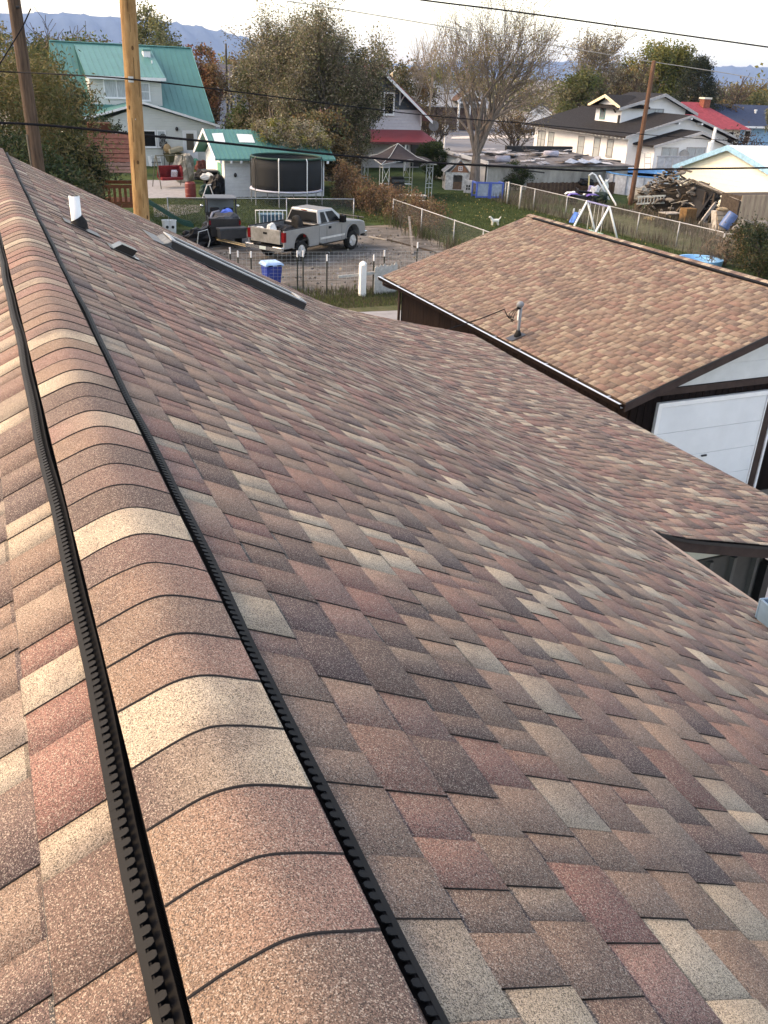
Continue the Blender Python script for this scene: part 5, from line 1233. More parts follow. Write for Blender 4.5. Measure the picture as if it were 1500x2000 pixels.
for k in range(8):
    a = math.pi * 2 * (k + .35) / 8; x, y = math.cos(a), math.sin(a)
    MB().tube([(x * (R + .1), y * (R + .1), 0), (x * (R + .1), y * (R + .1), .82)], .032, 8).build('leg', STEELP, tp)
    MB().tube([(x * (R + .11), y * (R + .11), .8), (x * (R + .11), y * (R + .11), 2.55), (x * (R + .02), y * (R + .02), 2.68)], .03, 8).build('net_pole', PVC if k in (5, 6) else BLACKM, tp)
# play set with the reddish roof
q = G(232, 452); ps = thing('play_set', 'red stained wooden play tower with slatted red roof and green slide, left of the pole', 'play set', (q.x, q.y, 0), math.radians(-4))
for x_ in (-.95, .95):
    for y_ in (-.8, .8): MB().box(x_ - .055, x_ + .055, y_ - .055, y_ + .055, 0, 2.85).build('post', WOODR, ps)
for i in range(9): MB().box(-1.0, 1.0, -.85 + i * .19, -.85 + i * .19 + .175, 1.40, 1.45).build('deck_board', WOODR, ps)
for y_ in (-.86, .86): MB().box(-1.0, 1.0, y_ - .03, y_ + .03, 2.05, 2.2).build('rail', WOODR, ps); MB().box(-1.0, 1.0, y_ - .03, y_ + .03, 1.2, 1.39).build('rail', WOODR, ps)
for i in range(8): MB().box(-.86 + i * .24, -.74 + i * .24, -.895, -.865, 1.4, 2.06).build('slat', WOODR, ps)
RS = mat('faded_red_roof', (.24, .095, .07), .7, var=.2, scale=6)
n_ = 9
for i in range(n_):    # overlapping boards, steep front slope flaring at the bottom
    t0, t1 = i / n_, (i + 1) / n_
    def fp(t): return (-1.30 + 1.25 * t ** .8, 2.75 + 1.55 * t ** 1.25)
    (y0, z0), (y1, z1) = fp(t0), fp(t1); w0, w1 = 1.35 - .38 * t0, 1.35 - .38 * t1
    MB().slab([(-w0, y0, z0 + .03), (w0, y0, z0 + .03), (w1, y1, z1), (-w1, y1, z1)], -.03).build('roof_board', RS if i > 2 else mat('grey_red_roof', (.22, .13, .105), .7, var=.2, scale=6), ps)
    MB().slab([(-w0, -y0, z0 + .03), (w0, -y0, z0 + .03), (w1, -y1, z1), (-w1, -y1, z1)], .03).build('roof_board', RS, ps)
MB().prism([(-1.0, -.5, 3.3), (-1.0, .5, 3.3), (-1.0, 0, 4.2)], (.05, 0, 0)).build('gable_board', WOODR, ps)
MB().prism([(.95, -.5, 3.3), (.95, .5, 3.3), (.95, 0, 4.2)], (.05, 0, 0)).build('gable_board', WOODR, ps)
MB().box(-.9, .1, .6, 1.4, 4.1, 4.7).build('lookout_box', mat('dark_red_wood', (.09, .035, .02), .8), ps)
sl = MB(); pts = [(1.0, 1.42), (1.5, 1.25), (2.3, .75), (3.0, .30), (3.5, .18)]
for (xa, za), (xb, zb) in zip(pts[:-1], pts[1:]):
    sl.prism([(xa, -.35, za), (xb, -.35, zb), (xb, -.35, zb + .04), (xa, -.35, za + .04)], (0, .6, 0)); 
    for y_ in (-.38, .25): sl.prism([(xa, y_, za), (xb, y_, zb), (xb, y_, zb + .2), (xa, y_, za + .2)], (0, .035, 0))
sl.build('slide', mat('green_plastic', (.012, .075, .055), .4), ps)
MB().beam((-.9, -1.15, 0), (-.62, -.95, 1.4), .05, .05).build('ladder_rail', WHITEW, ps); MB().beam((-.45, -1.15, 0), (-.2, -.95, 1.4), .05, .05).build('ladder_rail', WOODR, ps)
for i in range(4): MB().beam((-.85 + .05 * i, -1.12 + .04 * i, .3 * i + .2), (-.40 + .05 * i, -1.12 + .04 * i, .3 * i + .2), .05, .04).build('rung', WOODR, ps)
jb = random.Random(3)
for k in range(6):
    q2 = Vector((q.x - .7 + jb.random() * 1.6, q.y - .5 + jb.random() * .8, 0))
    lump('toy_bag', ('black bag', 'white bag', 'teal bundle')[k % 3] + ' in the clutter under the play tower deck', 'clutter', tuple(q2), (.3, .3, .45 + .3 * jb.random()), [BAGM, MATS['white_paper'], mat('teal_clutter', (.08, .16, .18), .6)][k % 3], 60 + k)['group'] = 'clutter under the play tower'
# red glider swing
q = G(335, 366); gs = thing('glider_chair', 'red cushioned swing chair in its metal frame on the patio', 'swing chair', tuple(q), math.radians(15))
CUSH = mat('dark_red_cushion', (.17, .02, .025), .75, var=.2, scale=6)
MB().obox((0, 0, .55), (.75, 0, 0), (0, .32, 0), (0, 0, .08)).build('seat', CUSH, gs, bevel=.04)
MB().obox((.1, .35, .95), (.85, 0, 0), (0, .05, .02), (0, -.12, .38)).build('backrest', CUSH, gs, bevel=.05)
MB().obox((.75, .1, .95), (.06, 0, 0), (0, .3, 0), (0, 0, .3)).build('armrest', CUSH, gs, bevel=.04)
FRM = mat('olive_tube', (.11, .11, .085), .6)
for s_ in (-1, 1): MB().tube([(s_ * 1.05, -.7, 0), (s_ * .98, -.1, 1.85), (s_ * .95, .05, 1.98), (s_ * 1.0, .7, 0)], .028, 8).build('frame_leg', FRM, gs, smooth=True)
MB().tube([(-.97, 0, 1.95), (.97, 0, 1.95)], .028, 8).build('top_bar', FRM, gs)
for s_ in (-1, 1): MB().tube([(s_ * .75, 0, .5), (s_ * .9, 0, 1.93)], .012, 6).build('hanger', FRM, gs)
MB().obox((.3, .1, .82), (.2, 0, 0), (0, .08, .05), (0, -.05, .2)).build('throw_pillow', mat('pale_print', (.45, .43, .5), .8, var=.6, scale=25), gs, bevel=.03)
# red barrel, bins, ladder, barbecue, wheels, hedge stump
q = G(373, 389); t_ = thing('barrel', 'dark red plastic barrel at the corner of the patio', 'barrel', tuple(q)); MB().lathe([(.26, 0), (.31, .05), (.325, .3), (.31, .33), (.325, .36), (.325, .62), (.31, .65), (.325, .68), (.315, .9), (.27, .95), (.27, .98), (.24, .98), (.24, .94)], (0, 0, 0), 22).build('drum', mat('barrel_red', (.19, .025, .022), .45, var=.15, scale=5), t_, smooth=False)
q = G(412, 380); t_ = thing('trash_can', 'black wheeled trash can leaning by the white shed corner', 'bin', (q.x, q.y, 0)); loft((-.32, .32, .3), (-.4, .4, .38), .0, 1.35).build('body', BLACKP, t_, bevel=.02); MB().box(-.45, .45, -.43, .43, 1.351, 1.45).build('lid', mat('charcoal_lid', (.03, .033, .04), .4), t_, bevel=.02)
lump('bin_bag', 'black bag slumped against the trash can by the shed', 'bin bag', tuple(G(423, 385)), (.5, .45, 1.3), BAGM, 71)
lump('cloth', 'white cloth bundle draped on the trash can by the shed', 'cloth', tuple(G(404, 382) + Vector((0, -.3, .95))), (.4, .25, .4), MATS['white_paper'], 73)
a = G(395, 388); o = MB().tube([a, a + Vector((.35, .1, .75))], .03, 6).tube([a + Vector((.75, 0, .0)), a + Vector((.5, .1, .8))], .03, 6).tube([a + Vector((.3, .1, .75)), a + Vector((.62, .1, .8))], .03, 6).build('sawhorse', WHITE); origin(o, a); tag(o, 'white folding stand leaning beside the dark green bag', 'stand')
lump('bag', 'dark green bag behind the white folding stand', 'bag', tuple(G(401, 386)), (.35, .3, .75), mat('dark_green_bag', (.015, .04, .035), .6), 74)
a = G(306, 325); t_ = thing('step_ladder', 'white step ladder leaning on the teal house wall', 'ladder', tuple(a), 0)
for s_ in (-1, 1): MB().beam((s_ * .42, 0, 0), (s_ * .16, .5, 2.0), .06, .05).build('rail', PVC, t_)
for i in range(5): MB().beam((-.37 + .05 * i, .06 + .085 * i, .3 + .34 * i), (.37 - .05 * i, .06 + .085 * i, .3 + .34 * i), .06, .05).build('tread', PVC if i else mat('dark_tread', (.05, .05, .06)), t_)
q = G(294, 324); t_ = thing('bucket', 'white bucket on the ground left of the step ladder', 'bucket', tuple(q)); MB().lathe([(.24, 0), (.29, .7), (.31, .7), (.31, .74), (.27, .74), (.23, .04)], (0, 0, 0), 14).build('pail', PVC, t_)
q = G(342, 326); t_ = thing('grill', 'tan and olive barbecue covered with a cushion by the back door', 'barbecue', tuple(q), .2); loft((-.5, .5, .35), (-.75, .75, .5), .35, 1.0).build('bowl', mat('olive_metal', (.10, .09, .04), .6), t_, bevel=.03); MB().obox((.05, 0, 1.25), (.6, .1, .1), (0, .4, 0), (-.03, 0, .16)).build('cushion', mat('tan_cloth', (.48, .40, .28), .8), t_, bevel=.05)
MB().ell((-.55, 0, 1.35), (.3, .3, .35), 10, 6).build('cover', mat('tan_lid', (.36, .24, .13), .6), t_)
for x_ in (-.5, .5): MB().beam((x_, 0, 0), (x_ * .8, 0, .4), .08, .08).build('leg', BLACKM, t_)
q = G(322, 326); t_ = thing('garden_spinner', 'black post carrying two round dark spinner wheels by the window', 'garden spinner', tuple(q)); MB().tube([(0, 0, 0), (0, 0, 2.2)], .025, 6).build('post', BLACKM, t_)
for z_, r_ in ((2.15, .26), (1.65, .32)): 
    mb = MB().lathe([(r_ - .05, -.02), (r_, 0), (r_ - .05, .02)], (0, -.05, z_), 18, 'y')
    mb.build('disc', mat('dark_disc', (.03, .032, .034), .5), t_)
    sb = MB()
    for k in range(4): sb.obox((0, -.08, z_), (math.cos(k * .785) * r_, 0, math.sin(k * .785) * r_), (0, .008, 0), (-math.sin(k * .785) * .02, 0, math.cos(k * .785) * .02))
    sb.build('blades', mat('pale_disc', (.22, .23, .22), .5), t_)
lump('boulder', 'tall pale grey rock standing behind the swing chair', 'rock', tuple(G(360, 356)), (.75, .6, 1.9), mat('pale_rock', (.25, .24, .21), .9, var=.4, scale=3, bump=.6, bscale=6), 77, .4)
for k, (px, py, col, sz) in enumerate(((380, 330, (.05, .20, .15), (.5, .4, .7)), (393, 338, (.15, .05, .04), (.45, .3, .9)), (386, 350, (.16, .15, .16), (.7, .5, .5)), (398, 352, (.03, .03, .035), (.5, .5, .8)))):
    lump('covered_item', ('green tarp bundle', 'reddish folded chair bundle', 'grey covered box', 'black covered item')[k] + ' in the clutter below the back door', 'clutter', tuple(G(px, py)), sz, mat('clutter_%d' % k, col, .7, var=.3, scale=5), 80 + k)

# ------------------------------------------------------------------ red house garden
gz = thing('gazebo', 'metal framed gazebo with grey canopy in front of the red porch', 'gazebo', tuple((G(745, 372) + G(822, 398)) / 2))
cA, cB = G(746, 380), G(820, 398); gx = Vector(ROOT[gz.name])
W2 = 1.75; cen = (cA + cB) / 2 + Vector((.2, 1.2, 0))
CANO = mat('grey_canopy_cloth', (.035, .031, .035), .8, var=.12); FRG = mat('pale_iron', (.42, .45, .45), .5, metal=.3)
zt = 2.15
for k, (sx, sy) in enumerate(((-1, -1), (1, -1), (1, 1), (-1, 1))):
    b = cen + Vector((sx * W2, sy * W2, 0))
    p_ = MB()
    for dx, dy in ((0, 0), (-sx * .45, 0), (0, -sy * .45)): p_.tube([b + Vector((dx, dy, 0)), b + Vector((dx, dy, zt))], .022, 6)
    for z_ in (.75, 1.0, 1.95, 2.12):
        p_.tube([b + Vector((-sx * .45, 0, z_)), b + Vector((0, 0, z_)), b + Vector((0, -sy * .45, z_))], .018, 6)
    for z0_, z1_ in ((1.05, 1.95), (1.95, 1.05)): p_.tube([b + Vector((-sx * .45, 0, z0_)), b + Vector((0, 0, z1_))], .014, 5)
    p_.build('corner_post', FRG, gz, True)
mb = MB(); n_ = 8; apex = cen + Vector((0, 0, 3.25))
cn = [cen + Vector((sx * (W2 + .15), sy * (W2 + .15), zt)) for sx, sy in ((-1, -1), (1, -1), (1, 1), (-1, 1))]
for k in range(4):
    a, b = cn[k], cn[(k + 1) % 4]; g_ = []
    for i in range(n_ + 1):
        for j in range(n_ + 1):
            t, u = i / n_, j / n_; e = a.lerp(b, u); p_ = e.lerp(apex, t)
            p_ = p_ + Vector((0, 0, -.34 * math.sin(math.pi * t) * .6 + .30 * math.sin(math.pi * u) * (1 - t))); g_.append(p_)
    mb.add(g_, [(i * (n_ + 1) + j, i * (n_ + 1) + j + 1, (i + 1) * (n_ + 1) + j + 1, (i + 1) * (n_ + 1) + j) for i in range(n_) for j in range(n_)])
mb.build('canopy', CANO, gz, True, True)
for k in range(4): MB().tube([cn[k] + Vector((0, 0, .02)), cn[k].lerp(apex, .5) + Vector((0, 0, -.18)), apex], .02, 6).build('rafter', FRG, gz, True)
for k in range(4): MB().tube([cn[k], cn[k].lerp(cn[(k + 1) % 4], .5) + Vector((0, 0, .28)), cn[(k + 1) % 4]], .02, 6).build('edge_bar', FRG, gz, True)
q = G(773, 385); t_ = thing('barbecue', 'black barbecue under the gazebo', 'barbecue', (q.x, q.y, 0)); MB().box(-.5, .5, -.3, .3, .25, .85).lathe([(.32, -.45), (.32, .45)], (0, 0, .95), 12, 'x').build('cabinet', BLACKM, t_); MB().box(-.9, -.5, -.28, .28, .8, .84).build('shelf', BLACKM, t_); MB().box(.5, 1.0, -.28, .28, .8, .84).build('shelf', GALV, t_)
for x_ in (-.42, .42): MB().box(x_ - .04, x_ + .04, -.25, .25, 0, .25).build('leg', BLACKM, t_)
q = G(802, 402); t_ = thing('bench', 'pale weathered picnic bench at the near side of the gazebo', 'bench', tuple(q), math.radians(-12))
for i in range(3): MB().box(-.95, .95, -.28 + i * .19, -.11 + i * .19, .60, .64).build('slat', WHITEW, t_)
MB().box(-.95, .95, -.75, -.52, .36, .40).build('seat_plank', WHITEW, t_)
for x_ in (-.7, .7): MB().beam((x_, -.7, 0), (x_, .25, .6), .07, .07).build('leg', GALV, t_); MB().beam((x_, .3, 0), (x_, -.25, .6), .068, .068).build('leg', GALV, t_); MB().box(x_ - .03, x_ + .03, -.75, .25, .3, .35).build('brace', GALV, t_)
# rusted beam on two posts in the vines
a, b = G(695, 392), G(745, 396); o = MB().beam(a + Vector((0, 0, .78)), b + Vector((0, 0, .74)), .18, .14).beam((a + b) / 2 + Vector((0, 0, 0)), (a + b) / 2 + Vector((0, 0, .69)), .1, .1).build('beam_rail', mat('rusty_beam', (.09, .05, .04), .8, var=.3)); origin(o, a); tag(o, 'rusty brown beam rail above the dry vines', 'rail')

# playhouse by the bare tree
q = G(898, 371); ph = thing('playhouse', 'weathered grey toy playhouse with brick print gable beside the bare tree', 'playhouse', (q.x - .1, q.y + .5, 0), math.radians(-20))
PW = mat('dingy_white_plastic', (.48, .46, .44), .7, var=.3, scale=5); PG = mat('grey_plastic_roof', (.25, .26, .26), .7, var=.3, scale=5)
mb = MB().box(-.85, .85, -.7, .9, 0, .04).box(-.85, -.78, -.7, .9, .04, 1.2).box(.78, .85, -.7, .9, .04, 1.2).box(-.78, .78, .83, .9, .04, 1.2).box(-.78, -.3, -.7, -.63, .04, 1.2).box(.35, .78, -.7, -.63, .04, 1.2).box(-.3, .35, -.7, -.63, 1.0, 1.2)
mb.build('walls', PW, ph)
MB().box(-.87, -.851, -.1, .3, .5, .9).build('window', GLASSD, ph)
MB().prism([(-.5, -.72, 1.2), (.78, -.72, 1.2), (.14, -.72, 2.0)], (0, .06, 0)).build('gable_panel', mat('brick_print', (.30, .14, .085), .7, var=.2, scale=8), ph)
mb = MB(); gable_roof(mb, -.62, .9, -.85, .95, 1.18, 2.05, 'y', .07); mb.build('roof', PG, ph)
mb = MB(); mb.prism([(-.98, -.8, 1.12), (-.98, 1.0, 1.12), (-.2, 1.0, 1.75), (-.2, -.8, 1.75)], (0, 0, .06)); mb.build('side_roof', PG, ph)
w0 = MB().box(.02, .30, -.745, -.722, 1.30, 1.60).build('gable_window', WHITE, ph)
for x_ in (.06, .175): 
    for z_ in (1.335, 1.46): MB().box(x_, x_ + .085, -.752, -.746, z_, z_ + .1).build('pane', mat('brick_pane', (.22, .1, .07)), w0)
MB().box(-.3, .35, -.60, -.5, .04, .55).build('door_base', mat('brown_flap', (.16, .10, .07), .8), ph)
q = G(913, 377); o = MB().box(-.28, .28, -.04, .04, 0, .85).build('toy_door', PW); o.location = (q.x, q.y, .0); o.rotation_euler = (.1, 0, -.5); tag(o, 'white toy door with a small window leaning against the playhouse', 'toy door')
for x_ in (-.12, .04): MB().box(x_, x_ + .1, -.052, -.041, .4, .55).box(x_, x_ + .1, -.052, -.041, .22, .36).build('pane', BLACKP, o)
# blue dog pen
q = G(955, 388); dp = thing('dog_pen', 'blue framed folding pet pen on the lawn by the white shed', 'pet pen', tuple(q), math.radians(-12))
BLP = mat('pen_blue', (.05, .11, .42), .5); BLN = mat('pen_cloth', (.28, .33, .40), .8)
for x0_, x1_ in ((-.95, 0), (0.02, .95)):
    for x_ in (x0_ + .05, x1_ - .05): MB().box(x_ - .05, x_ + .05, -.05, .05, 0, 1.05).build('upright', BLP, dp)
    MB().box(x0_ + .10, x1_ - .10, -.045, .045, .95, 1.04).build('rail', BLP, dp); MB().box(x0_ + .1, x1_ - .1, -.045, .045, .06, .16).build('rail', BLP, dp); MB().box(x0_ + .1, x1_ - .1, -.01, .01, .16, .95).build('panel', BLN, dp)
for s_ in (-.93, .93): MB().box(s_ - .04, s_ + .04, .06, 1.0, .92, 1.02).build('side_rail', BLP, dp); MB().box(s_ - .04, s_ + .04, .92, 1.0, 0, .92).build('upright', BLP, dp)
MB().box(-.93, .93, .96, 1.0, .06, .14).build('back_rail', BLP, dp)
a, b = G(946, 372), G(958, 370); o = MB().tube([a, a + Vector((0, 0, 1.75)), b + Vector((0, .3, 1.65)), b + Vector((0, .3, 0))], .05, 6).build('garden_gate', BLACKM); origin(o, a); tag(o, 'black metal gate frame at the corner of the white shed', 'gate')
o = MB().beam(b + Vector((0, .3, 1.55)), b + Vector((3.4, -1.6, 1.3)), .07, .09).build('rail', BLACKM); origin(o, b); tag(o, 'dark rail running from the gate frame along the grey wall', 'rail')
# small white dog
def skin(name, pts, edges, m, parent=None, root=0, sub=2):
    me = bpy.data.meshes.new(name); me.from_pydata([p[:3] for p in pts], edges, []); o = fin(name, me, m, parent)
    sk_ = o.modifiers.new('skin', 'SKIN'); sk_.use_smooth_shade = True
    for v, p in zip(me.skin_vertices[0].data, pts): v.radius = (p[3], p[3] * (p[4] if len(p) > 4 else 1)); v.use_root = False
    me.skin_vertices[0].data[root].use_root = True
    s_ = o.modifiers.new('sub', 'SUBSURF'); s_.levels = sub; s_.render_levels = sub
    return o
q = G(966, 441); dog = thing('dog', 'small white dog standing on the lawn beside the fence', 'dog', (q.x, q.y, 0), math.radians(172))
P_ = [(0, 0, .27, .085), (.13, 0, .27, .10), (-.14, 0, .28, .085), (.20, 0, .34, .07), (.25, 0, .43, .062), (.31, 0, .46, .062), (.39, 0, .44, .034),
      (.15, .07, .22, .04), (.15, .075, .12, .026), (.16, .075, .02, .024), (.15, -.07, .22, .04), (.15, -.075, .12, .026), (.16, -.075, .02, .024),
      (-.17, .07, .24, .05), (-.13, .075, .16, .034), (-.20, .075, .10, .024), (-.17, .075, .02, .024), (-.17, -.07, .24, .05), (-.13, -.075, .16, .034), (-.20, -.075, .10, .024), (-.17, -.075, .02, .024),
      (-.22, 0, .34, .03), (-.30, 0, .42, .028), (-.33, 0, .50, .022)]
E_ = [(0, 1), (0, 2), (1, 3), (3, 4), (4, 5), (5, 6), (1, 7), (7, 8), (8, 9), (1, 10), (10, 11), (11, 12), (2, 13), (13, 14), (14, 15), (15, 16), (2, 17), (17, 18), (18, 19), (19, 20), (2, 21), (21, 22), (22, 23)]
skin('body', P_, E_, mat('white_fur', (.74, .71, .64), .9, var=.1, scale=12), dog)
for s_ in (-1, 1): MB().prism([(.27, s_ * .05, .50), (.33, s_ * .06, .49), (.29, s_ * .085, .42)], (0, s_ * .012, .005)).build('ear', mat('cream_fur', (.6, .54, .44), .9), dog)
MB().ell((.425, 0, .445), (.014, .014, .012), 8, 6).build('nose', BLACKP, dog)
# swing set with slide
zt = 2.0; sA, sB = FY(1147, 393, 42.6), FY(1191, 404, 40.0); sA = G(1147, 393, zt); sB = G(1190, 404, zt)
ss = thing('swing_set', 'white tubular A-frame swing set with two mint seats behind the garage ridge', 'swing set', (sA.x, sA.y, 0))
MB().tube([sA, sB], .045, 8).build('top_bar', mat('blue_print_bar', (.16, .17, .32), .5, var=.4, scale=12), ss, True)
ax = (sB - sA).normalized(); pr = Vector((-ax.y, ax.x, 0))
for k, e in enumerate((sA, sB)):
    for s_ in (1, -1):
        f_ = Vector((e.x, e.y, 0)) + pr * s_ * .95; MB().tube([e + Vector((0, 0, .02)), f_], .05, 8).build('leg', PVC, ss, True, True)
MB().tube([Vector((sB.x, sB.y, 0)) - pr * .95 + Vector((0, 0, .25)), Vector((sB.x, sB.y, 0)) - pr * .95 + ax * 2.2 + Vector((0, 0, .05))], .04, 8).build('ground_brace', PVC, ss, True)
MINT = mat('mint_plastic', (.30, .62, .52), .5)
for t in (.27, .68):
    e = sA.lerp(sB, t)
    for s_ in (-.22, .22): MB().tube([e + ax * s_, e + ax * s_ + Vector((0, 0, -1.5))], .012, 5).build('chain', mat('pale_chain', (.55, .54, .50), .6), ss, True)
    MB().obox(e + Vector((0, 0, -1.52)), ax * .26, pr * .13, (0, 0, .035)).build('seat', MINT, ss, True, bevel=.02)
    MB().obox(e + Vector((0, 0, -1.40)) + pr * .13, ax * .24, pr * .02, (0, 0, .10)).build('seat_back', MINT, ss, True)
q = G(1122, 434); t_ = thing('slide', 'small blue toy slide with white rail beside the swing set', 'slide', (q.x, q.y, 0), math.radians(40)); t_.scale = (.62, .62, .62)
MB().prism([(-1.1, -.25, .1), (.35, -.25, .85), (.45, -.25, .85), (.45, -.25, .78), (-1.1, -.25, .03)], (0, .5, 0)).build('chute', mat('slide_blue', (.06, .19, .55), .45), t_)
for y_ in (-.28, .28): MB().tube([(.5, y_, 0), (.5, y_, 1.15), (.15, y_, 1.15), (.12, y_, .75)], .03, 8).build('rail', PVC, t_)
for z_ in (.3, .6): MB().tube([(.5, -.28, z_), (.5, .28, z_)], .025, 6).build('rung', PVC, t_)
# paddling pool
q = G(1372, 520); t_ = thing('paddling_pool', 'light blue round paddling pool behind the garage ridge', 'paddling pool', (q.x, q.y + .2, 0)); t_.scale = (.8, .8, .8)
MB().lathe([(.1, .02), (1.0, .02), (1.12, .10), (1.16, .38), (1.24, .40), (1.24, .36), (1.2, .1), (1.05, 0)], (0, 0, 0), 36).build('shell', mat('pool_blue', (.16, .45, .78), .4, var=.08), t_, smooth=True)

# ------------------------------------------------------------------ junk yard on the right
q = G(1130, 402); av = thing('quad_bike', 'purple and white quad bike in the weeds beyond the fence', 'quad bike', (q.x + .5, q.y + .5, 0), math.radians(160))
PUR = mat('purple_plastic', (.16, .10, .42), .4)
for x_ in (-.62, .62):
    for y_ in (-.42, .42):
        wl = MB().lathe([(.12, -.12), (.25, -.15), (.28, -.1), (.29, 0), (.28, .1), (.25, .15), (.12, .12)], (x_, y_, .29), 18, 'y').build('wheel', RUBBER, av, smooth=True); MB().lathe([(.12, -.1), (.12, .1)], (x_, y_, .29), 12, 'y').build('rim', GALV, wl)
MB().box(-.6, .6, -.16, .16, .32, .58).build('frame', BLACKM, av, bevel=.03); MB().obox((-.2, 0, .78), (.45, 0, .03), (0, .16, 0), (0, 0, .07)).build('seat', BLACKP, av, bevel=.04)
for x_, n__ in ((.62, 'front_fender'), (-.62, 'rear_fender')):
    for s_ in (-1, 1): MB().prism([(x_ - .42, s_ * .2, .62), (x_ - .2, s_ * .2, .74), (x_ + .25, s_ * .2, .72), (x_ + .42, s_ * .2, .58), (x_ + .25, s_ * .2, .66), (x_ - .2, s_ * .2, .68)], (0, s_ * .38, 0)).build(n__, PUR if s_ > 0 else WHITE, av)
MB().tube([(.35, -.38, 1.02), (.30, -.12, .95), (.30, .12, .95), (.35, .38, 1.02)], .02, 6).tube([(.45, 0, .6), (.30, 0, .95)], .03, 6).build('handlebar', BLACKM, av); MB().prism([(.5, -.18, .7), (.85, -.12, .62), (.85, .12, .62), (.5, .18, .7)], (0, 0, .12)).build('nose', WHITE, av)
lump('tarp', 'black tarp heaped on the quad bike', 'tarp', tuple(G(1133, 385) + Vector((.6, .4, .72))), (.6, .4, .5), BAGM, 91)
for k, (px, py, col, sz) in enumerate(((1160, 390, (.62, .62, .64), (.35, .3, .9)), (1170, 396, (.015, .03, .02), (.55, .5, .7)), (1153, 388, (.3, .27, .45), (.3, .3, .85)), (1178, 388, (.55, .6, .55), (.3, .25, 1.2)))):
    lump('covered_item', ('white', 'black', 'lilac', 'pale green')[k] + ' bundle in the clutter right of the quad bike', 'clutter', tuple(G(px, py)), sz, mat('junk_%d' % k, col, .6, var=.3, scale=5), 95 + k)
# leaning white tubular frame
a, b = G(1190, 391), G(1204, 402); up1 = FY(1163, 342, a.y + 1.2); up2 = FY(1168, 344, b.y + 1.5)
t_ = thing('tube_frame', 'tall leaning white tubular frame with a curved top beyond the fence', 'tube frame', tuple(a))
MB().tube([a, up1, up1 + Vector((-.25, .05, .12)), up1 + Vector((-.5, .05, -.05))], .06, 8).build('tube', PVC, t_, True, True); MB().tube([b, up2 + Vector((.1, 0, .05))], .06, 8).build('tube', PVC, t_, True)
MB().tube([up1 + Vector((-.48, .05, -.05)), up1 + Vector((-.32, 0, -1.6))], .05, 8).build('tube', mat('yellow_tube', (.62, .55, .28), .5), t_, True); mm = a.lerp(up1, .6); MB().tube([mm + Vector((-.3, 0, -.5)), mm + Vector((.6, 0, .4))], .045, 8).build('cross_tube', PVC, t_, True)
# woodpile: individual scraps
jw = random.Random(17); WD = [mat('grey_scrap', (.17, .155, .14), .9, var=.3, scale=6), mat('dark_scrap', (.06, .048, .04), .9, var=.3, scale=6), mat('pale_scrap', (.36, .335, .30), .85, var=.2, scale=6), mat('brown_scrap', (.12, .09, .065), .9, var=.3, scale=6)]
w0_, w1_ = G(1295, 424), G(1392, 436)
shared = []
for k in range(8):
    l = (.35, .5, .7, .9, .45, .6, 1.1, .8)[k]; s_ = (.06, .045, .03, .05, .09, .07, .025, .035)[k]
    mb = MB().tube([(-l / 2, 0, 0), (0, .02, .02), (l / 2, 0, 0)], [s_, s_ * 1.1, s_ * .9], 6) if k % 2 == 0 else MB().box(-l / 2, l / 2, -s_ * 1.8, s_ * 1.8, -s_ * .5, s_ * .5)
    o = mb.build('firewood', WD[k % 4]); shared.append(o.data); bpy.data.objects.remove(o)
cc = (w0_ + w1_) / 2 + Vector((1.0, 1.9, 0)); RP = (2.9, 1.5, 2.15); da = math.atan2(w1_.y - w0_.y, w1_.x - w0_.x)
for i in range(300):        # scraps lie on and in the skin of the heap
    th_, u_ = jw.uniform(0, 6.283), jw.random() ** .8; rr = math.sqrt(max(0, 1 - u_ * u_)); k_ = jw.uniform(.88, 1.06) * (1 + .12 * math.sin(th_ * 3))
    lx, ly, lz = RP[0] * rr * math.cos(th_) * k_, RP[1] * rr * math.sin(th_) * k_, RP[2] * u_ * k_ * (1 - .15 * math.cos(th_)) + .05
    o = bpy.data.objects.new('firewood', shared[i % 8]); COL.objects.link(o)
    o.location = (cc.x + lx * math.cos(da) - ly * math.sin(da), cc.y + lx * math.sin(da) + ly * math.cos(da), lz)
    o.rotation_euler = (jw.uniform(-.5, .5), jw.uniform(-.5, .5) + .5 * (1 - u_), jw.uniform(0, 3.14)); sc_ = jw.uniform(.6, 1.15); o.scale = (sc_, sc_, sc_)
    tag(o, ('stubby grey branch', 'flat dark board', 'thin pale round branch', 'flat brown board', 'thick short grey log', 'dark offcut plank', 'long thin pale stick', 'long flat brown slat')[i % 8] + ' in the woodpile before the yellow outbuilding', 'firewood', 'scraps heaped in the woodpile')
lump('woodpile', 'packed inner heap of the big woodpile before the yellow outbuilding', 'woodpile', (cc.x, cc.y, 0), (2.4, 1.1, 1.75), mat('pile_core', (.03, .025, .02), .95, var=.5, scale=3, bump=1, bscale=5), 101, da)
pl_ = [((1325, 425), (1340, 362), .07, 2), ((1332, 424), (1352, 372), .08, 0), ((1338, 412), (1362, 375), .09, 2), ((1355, 425), (1385, 385), .10, 0), ((1363, 443), (1397, 398), .20, 2), ((1345, 418), (1356, 372), .06, 3)]
for k, (pa, pb_, w_, mi) in enumerate(pl_):
    a = G(*pa); b = FY(*pb_, a.y + .9); o = MB().beam(a, b, w_, w_ * .5, (0, -1, .2)).build('plank', WD[mi]); origin(o, a)
    tag(o, ('leftmost thin pale pole', 'grey board just right of the leftmost pole', 'short pale slat crossing the middle', 'grey beam slanting right', 'broad white plank nearest the lean-to', 'brown stick near the top')[k] + ' propped against the woodpile', 'plank')
